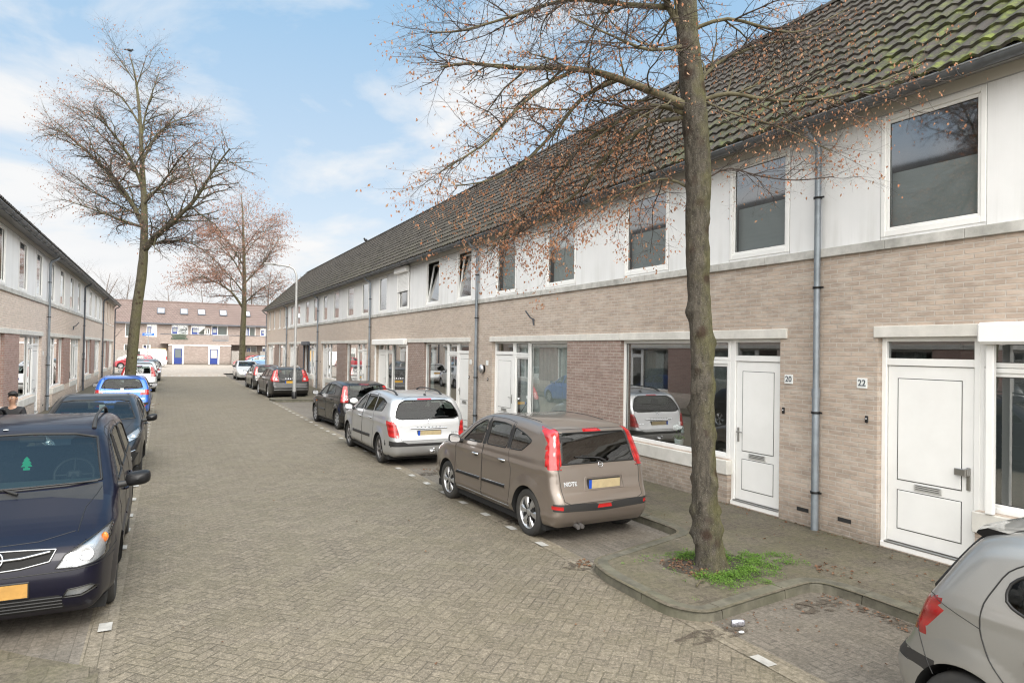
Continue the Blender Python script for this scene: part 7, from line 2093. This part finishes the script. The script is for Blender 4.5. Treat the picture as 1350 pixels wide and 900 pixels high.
mb = MB(); mb.tube([(0, 0, 0), (.12, .03, .012), (.22, .02, .004)], [.012, .011, .006], 7); o = mb.build('broken_twig', [TWIGMOSS]); o.location = (4.93, 5.42, .118); o.rotation_euler = (0, 0, R(20)); tag(o, 'short broken twig on the slabs left of the tree foot', 'twig')
# white flowers on the window sill of number 20
root = empty('flower_pot', (8.135+.27, 9.75, .80), 0, 'white potted orchid standing inside the window of number 20', 'plant')
mb = MB(); mb.lathe([(.0001, 0), (.07, 0), (.09, .15), (.08, .15), (.0001, .12)], n=14); mb.build('pot', [STICKER], root)
mb = MB()
for k in range(3):
    a = k*2.1; mb.tube([(0, 0, .12), (.05*math.cos(a), .06*math.sin(a), .3), (.06*math.cos(a), .16*math.sin(a), .38)], .006, 5, 0)
    for j in range(4): mb.ball((.05*math.cos(a)+r.gauss(0, .02), .12*math.sin(a)+r.gauss(0, .05), .34+r.gauss(0, .03)), (.03, .035, .03), 8, 5, 1)
for k in range(4): a = k*1.6; mb.tube([(0, 0, .13), (.06*math.cos(a), .1*math.sin(a), .2), (.08*math.cos(a), .16*math.sin(a), .16)], [.02, .025, .004], 5, 2)
mb.build('stems', [LEAFGREEN, STICKER, LEAFGREEN], root)

# ------------------------------------------------------------------ the boy on the left pavement
def skin(name, V, E, Rr, mat, parent, sub=2, rootv=0):
    me = bpy.data.meshes.new(name); me.from_pydata(V, E, []); o = bpy.data.objects.new(name, me); COL.objects.link(o)
    m = o.modifiers.new('s', 'SKIN'); m.use_smooth_shade = True
    for i, d in enumerate(me.skin_vertices[0].data):
        q = Rr[i]; d.radius = q if hasattr(q, '__len__') else (q, q); d.use_root = (i == rootv)
    s2 = o.modifiers.new('u', 'SUBSURF'); s2.levels = sub; s2.render_levels = sub
    bpy.context.view_layer.update(); dg = bpy.context.evaluated_depsgraph_get()
    me2 = bpy.data.meshes.new_from_object(o.evaluated_get(dg)); bpy.data.objects.remove(o)
    me2.name = name; me2.materials.clear(); me2.materials.append(mat)
    o = bpy.data.objects.new(name, me2); COL.objects.link(o); o.parent = parent; return o
SKINM = pbr('skin', (.42, .25, .17), .5, var=.06, vscale=9); HAIR = pbr('dark_hair', (.012, .010, .009), .6, bump=.5, bscale=120); JACKET = pbr('black_jacket', (.016, .016, .018), .7, bump=.3, bscale=30); JEANS = pbr('dark_jeans', (.03, .035, .055), .85); SHOE = pbr('dark_shoe', (.02, .02, .02), .6)
root = empty('person', (-2.58, 16.0, .1), R(165), 'young person in a black jacket with short dark hair standing on the left pavement', 'person')
S = .93
def sc(P): return [(x*S, y*S, z*S) for x, y, z in P]
# facing +y locally
BV = [(0, 0, .80), (0, 0, 1.0), (0, .0, 1.18), (0, .01, 1.27), (0, .02, 1.33), (0, .035, 1.42), (0, .03, 1.50),
      (.16, -.01, 1.19), (.22, -.01, .97), (.24, .05, .77), (.245, .07, .69), (-.16, -.01, 1.19), (-.22, -.01, .97), (-.24, .05, .77), (-.245, .07, .69),
      (.085, 0, .76), (.09, .02, .42), (.095, 0, .08), (.10, .12, .03), (-.085, 0, .76), (-.09, .02, .42), (-.095, 0, .08), (-.10, .12, .03)]
BE = [(0, 1), (1, 2), (2, 3), (3, 4), (4, 5), (5, 6), (2, 7), (7, 8), (8, 9), (9, 10), (2, 11), (11, 12), (12, 13), (13, 14), (0, 15), (15, 16), (16, 17), (17, 18), (0, 19), (19, 20), (20, 21), (21, 22)]
BR = [.11, .105, .11, .05, .048, (.07, .085), (.062, .075), .05, .04, .03, .026, .05, .04, .03, .026, .08, .055, .038, .03, .08, .055, .038, .03]
body = skin('body', sc(BV), BE, BR, SKINM, root)
JR = [.145, .14, .15, .07]; JV = [(0, 0, .78), (0, 0, 1.0), (0, 0, 1.18), (0, .0, 1.275), (.165, -.01, 1.2), (.225, -.01, .97), (.242, .045, .79), (-.165, -.01, 1.2), (-.225, -.01, .97), (-.242, .045, .79)]
skin('jacket', sc(JV), [(0, 1), (1, 2), (2, 3), (2, 4), (4, 5), (5, 6), (2, 7), (7, 8), (8, 9)], JR+[.075, .058, .048, .075, .058, .048], JACKET, body)
skin('trousers', sc([(0, 0, .84), (.085, 0, .74), (.09, .02, .42), (.095, .0, .09), (-.085, 0, .74), (-.09, .02, .42), (-.095, .0, .09)]), [(0, 1), (1, 2), (2, 3), (0, 4), (4, 5), (5, 6)], [.125, .1, .072, .058, .1, .072, .058], JEANS, body)
for sg in (1, -1):
    mb = MB(); mb.ball((.097*S*sg, .06, .04), (.05, .13, .05)); mb.build('shoe', [SHOE], body)
    # fingers
    mb = MB(); hx, hy, hz = .245*S*sg, .07*S, .69*S
    for k, (dy, l) in enumerate(((-.028, .055), (-.01, .07), (.008, .075), (.026, .066))):
        mb.tube([(hx, hy+dy, hz-.0), (hx-.004*sg, hy+dy, hz-l*.6), (hx-.016*sg, hy+dy+.004, hz-l)], [.010, .009, .006], 6)
    mb.tube([(hx, hy+.02, hz+.035), (hx-.02*sg, hy+.045, hz+.01), (hx-.024*sg, hy+.05, hz-.02)], [.011, .010, .007], 6); mb.build('fingers', [SKINM], body)
mb = MB(); hz = 1.455*S
mb.ball((0, .012, hz+.045), (.083, .10, .085), 20, 12)                     # hair cap over the skull
for i in range(len(mb.v)):
    x, y, z = mb.v[i]
    if y > .03 and z < hz+.055: mb.v[i] = (x*.8, .02, max(z, hz+.05))
    elif z < hz+.09 and y > 0: mb.v[i] = (x+r.gauss(0, .004), y+r.gauss(0, .004), z+r.gauss(0, .007))
    elif z < hz+.01: mb.v[i] = (x*.95, min(y, .0), max(z, hz-.05))
mb.build('hair', [HAIR], body)
mb = MB(); fy = .035*S+.088
for sg in (1, -1):
    mb.ball((.031*sg, fy-.006, hz-.005), (.014, .008, .008), 8, 6, 0); mb.ball((.031*sg, fy+.001, hz-.005), (.007, .004, .007), 8, 6, 1)
    mb.tube([(.016*sg, fy, hz+.017), (.045*sg, fy-.006, hz+.016)], .005, 5, 1); mb.ball((.078*sg, .02, hz-.015), (.012, .02, .03), 8, 6, 2)
mb.tube([(0, fy-.004, hz-.004), (0, fy+.012, hz-.034), (0, fy+.002, hz-.042)], [.008, .012, .008], 7, 2); mb.tube([(-.024, fy-.004, hz-.064), (0, fy+.002, hz-.062), (.024, fy-.004, hz-.064)], .0055, 6, 3)
mb.build('face', [pbr('eye_white', (.35, .33, .31), .4), HAIR, SKINM, pbr('lips', (.30, .12, .09), .5)], body)
# ------------------------------------------------------------------ cars along the street
GC = 'cars parked along the street'
def put(sp, x, y, deg, label, detail=2): return build_car(sp, (x, y, 0), R(deg), label, GC, 'parked_van' if sp.get('cat') == 'van' else 'parked_car', detail)
put(NOTE, 5.2, 9.63, 2.6, 'taupe five door hatchback with tall red lights, parked before the tree')
put(ESTATE, 5.12, 16.16, 0.3, 'silver estate car with roof rails and tow bar behind the taupe hatchback')
put(HATCH, 5.50, 22.7, 4, 'black hatchback with an oval white sticker on its tailgate')
put(WAGON, 5.42, 37.05, 2.5, 'black estate car with long red shoulder lights beside the street lamp', 1)
put(repaint(HATCH, P_DARKGREY, plates=[('rear', 0, .70, PLATEYEL, .52, .115)]), 5.38, 44.2, 2.5, 'dark grey hatchback parked in front of the black estate car', 1)
put(repaint(BLUE, P_WHITESILVER, plates=[('front', 0, .42, PLATEYEL, .52, .115)], wipers=[], mirror_mat=P_WHITESILVER,
    regions=BLUE['regions']+[dict(n='headlight', ax='front', m=1, poly=[(.44, .62), (.72, .66), (.78, .84), (.56, .78)], mat=CLEARGLASS, back=1, rim=.005), dict(n='grille', ax='front', poly=sym([(.5, .28), (.42, .44)]), mat=WELL)]),
    5.6, 56.2, 180, 'pale silver hatchback facing the camera at the far end of the right lane', 1)
put(MPV, -1.235, 9.03, 180, 'dark blue people carrier with a green air freshener behind its windscreen')
put(SWEPT, -1.20, 16.2, 180, 'anthracite hatchback with swept white headlights behind the dark blue people carrier')
put(BLUE, -1.27, 28.2, 0, 'bright blue hatchback seen from behind, before the tall bare tree')
put(repaint(HATCH, P_WHITE, plates=[('rear', 0, .70, PLATEYEL, .52, .115)]), -1.24, 42.9, 0, 'white hatchback with tall red lights just past the tall bare tree', 1)
put(repaint(MINI, P_WHITESILVER, cell=.05), -1.22, 48.6, 0, 'pale silver hatchback parked beyond the white hatchback', 1)
put(repaint(ESTATE, P_DARKGREY, plates=[('rear', 0, .70, PLATEYEL, .52, .115)], lines=[], cell=.05), -1.15, 55.2, 0, 'dark grey estate with black roof rails, last before the junction', 1)
for args in ((VAN, -2.2, 85.5, 90, 'white panel van standing across the junction before the yellow fence'),
             (repaint(BLUE, P_CRIMSON, mirror_mat=P_CRIMSON), -2.75, 78.6, 90, 'dark red car showing its front wheel at the end of the left row'),
             (repaint(HATCH, P_LBLUE), 9.2, 80.5, 90, 'light blue hatchback parked across the junction behind the right lane'),
             (repaint(BLUE, P_RED, mirror_mat=P_RED), 8.9, 84.5, 90, 'bright red car behind the russet tree and light blue hatchback')):
    sp, x, y, a, lab = args
    build_car(sp, (x, y, .1), R(a), lab, GC, 'parked_van' if sp.get('cat') == 'van' else 'parked_car', 1)
put(MINI, 5.16, 1.17, 180, 'silver supermini with a rear spoiler cut off by the right edge of the photo')

# ------------------------------------------------------------------ light, sky, camera
w = bpy.data.worlds.new('World'); SC.world = w; w.use_nodes = True
T = NT(w.node_tree); bg = w.node_tree.nodes['Background']
SUN_EL, SUN_AZ = R(48), R(181)
sky = T.n('ShaderNodeTexSky', sky_type='NISHITA', sun_disc=False, sun_elevation=SUN_EL, sun_rotation=SUN_AZ, air_density=1.0, dust_density=.6, ozone_density=1.2)
d = T.n('ShaderNodeTexCoord').outputs['Generated']; x, y, z = T.sep(d)
zc = T.math('ADD', T.math('MAXIMUM', z, 0.0), .22)
pv = T.comb(T.math('DIVIDE', x, zc), T.math('DIVIDE', y, zc), 0)
n1 = T.noise(pv, 2.1, 7, .56, .3); n2 = T.noise(T.vmath('ADD', pv, (3.3, 1.7, 0)), .6, 4, .55)
cov = T.math('ADD', T.math('MULTIPLY', n1, .75), T.math('MULTIPLY', n2, .45))
left = T.ramp(x, -.45, .1, .10, 0.0)                              # cloudier towards the left
low = T.ramp(z, .0, .38, .22, 0.0)
out_ = T.math('ADD', T.ramp(y, -.15, .25, .35, 0.0), T.ramp(T.math('ABSOLUTE', x), .82, .95, 0, .3))   # cloud added behind and beside the camera to whiten the light
m = T.ramp(T.math('ADD', T.math('ADD', cov, T.math('ADD', left, out_)), low), .62, .78, 0, 1)
m = T.math('SMOOTH_MIN', m, 1.0, .1)
blue = T.mix(T.ramp(z, .0, .5), (6.5, 6.8, 7.0), (2.5, 4.5, 6.6))
base = T.mix(.18, blue, sky.outputs[0])
cloud = T.mix(T.ramp(n1, .35, .75), (6.3, 6.45, 6.6), (7.1, 7.05, 7.0))
glow = T.ramp(T.math('ADD', T.math('MULTIPLY', T.math('ABSOLUTE', x), .32), T.math('ADD', T.math('MULTIPLY', y, -.75), T.math('MULTIPLY', z, .66))), .12, .95, 1.0, 4.8)   # sky brightening added behind, overhead and beside the camera to light the walls
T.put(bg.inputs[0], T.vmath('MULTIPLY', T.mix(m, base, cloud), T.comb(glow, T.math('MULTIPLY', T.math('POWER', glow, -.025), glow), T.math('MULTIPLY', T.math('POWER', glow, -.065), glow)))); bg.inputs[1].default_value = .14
sun = bpy.data.lights.new('sun', 'SUN'); sun.energy = 2.1; sun.angle = R(24); sun.color = (1, .965, .91)
so = bpy.data.objects.new('sun', sun); COL.objects.link(so)
sd = Vector((math.sin(SUN_AZ)*math.cos(SUN_EL), math.cos(SUN_AZ)*math.cos(SUN_EL), math.sin(SUN_EL)))
so.rotation_euler = sd.to_track_quat('Z', 'Y').to_euler()

cam = bpy.data.cameras.new('camera'); cam.sensor_width = 36; cam.lens = 24; cam.clip_start = .05; cam.clip_end = 2000
co = bpy.data.objects.new('camera', cam); COL.objects.link(co)
yaw, pit, rol = R(26.91), R(.81), R(.95)
Fv = Vector((math.sin(yaw)*math.cos(pit), math.cos(yaw)*math.cos(pit), math.sin(pit))); Rv = Vector((math.cos(yaw), -math.sin(yaw), 0)); Uv = Rv.cross(Fv)
R2 = Rv*math.cos(rol)+Uv*math.sin(rol); U2 = Uv*math.cos(rol)-Rv*math.sin(rol)
Mx = Matrix((R2, U2, -Fv)).transposed().to_4x4(); Mx.translation = (0, 0, 2.5)
co.matrix_world = Mx
SC.camera = co
SC.render.film_transparent = False
SC.view_settings.view_transform = 'Standard'; SC.view_settings.look = 'None'; SC.view_settings.exposure = 0; SC.view_settings.gamma = 1
SC.cycles.use_denoising = True; SC.cycles.pixel_filter_type = 'BLACKMAN_HARRIS'; SC.cycles.filter_width = 1.2
try: SC.cycles.denoiser = 'OPENIMAGEDENOISE'
except Exception: pass
SC.cycles.max_bounces = 10; SC.cycles.transparent_max_bounces = 24; SC.cycles.glossy_bounces = 5; SC.cycles.diffuse_bounces = 4
SC.cycles.sample_clamp_indirect = 8; SC.cycles.caustics_reflective = False; SC.cycles.caustics_refractive = False
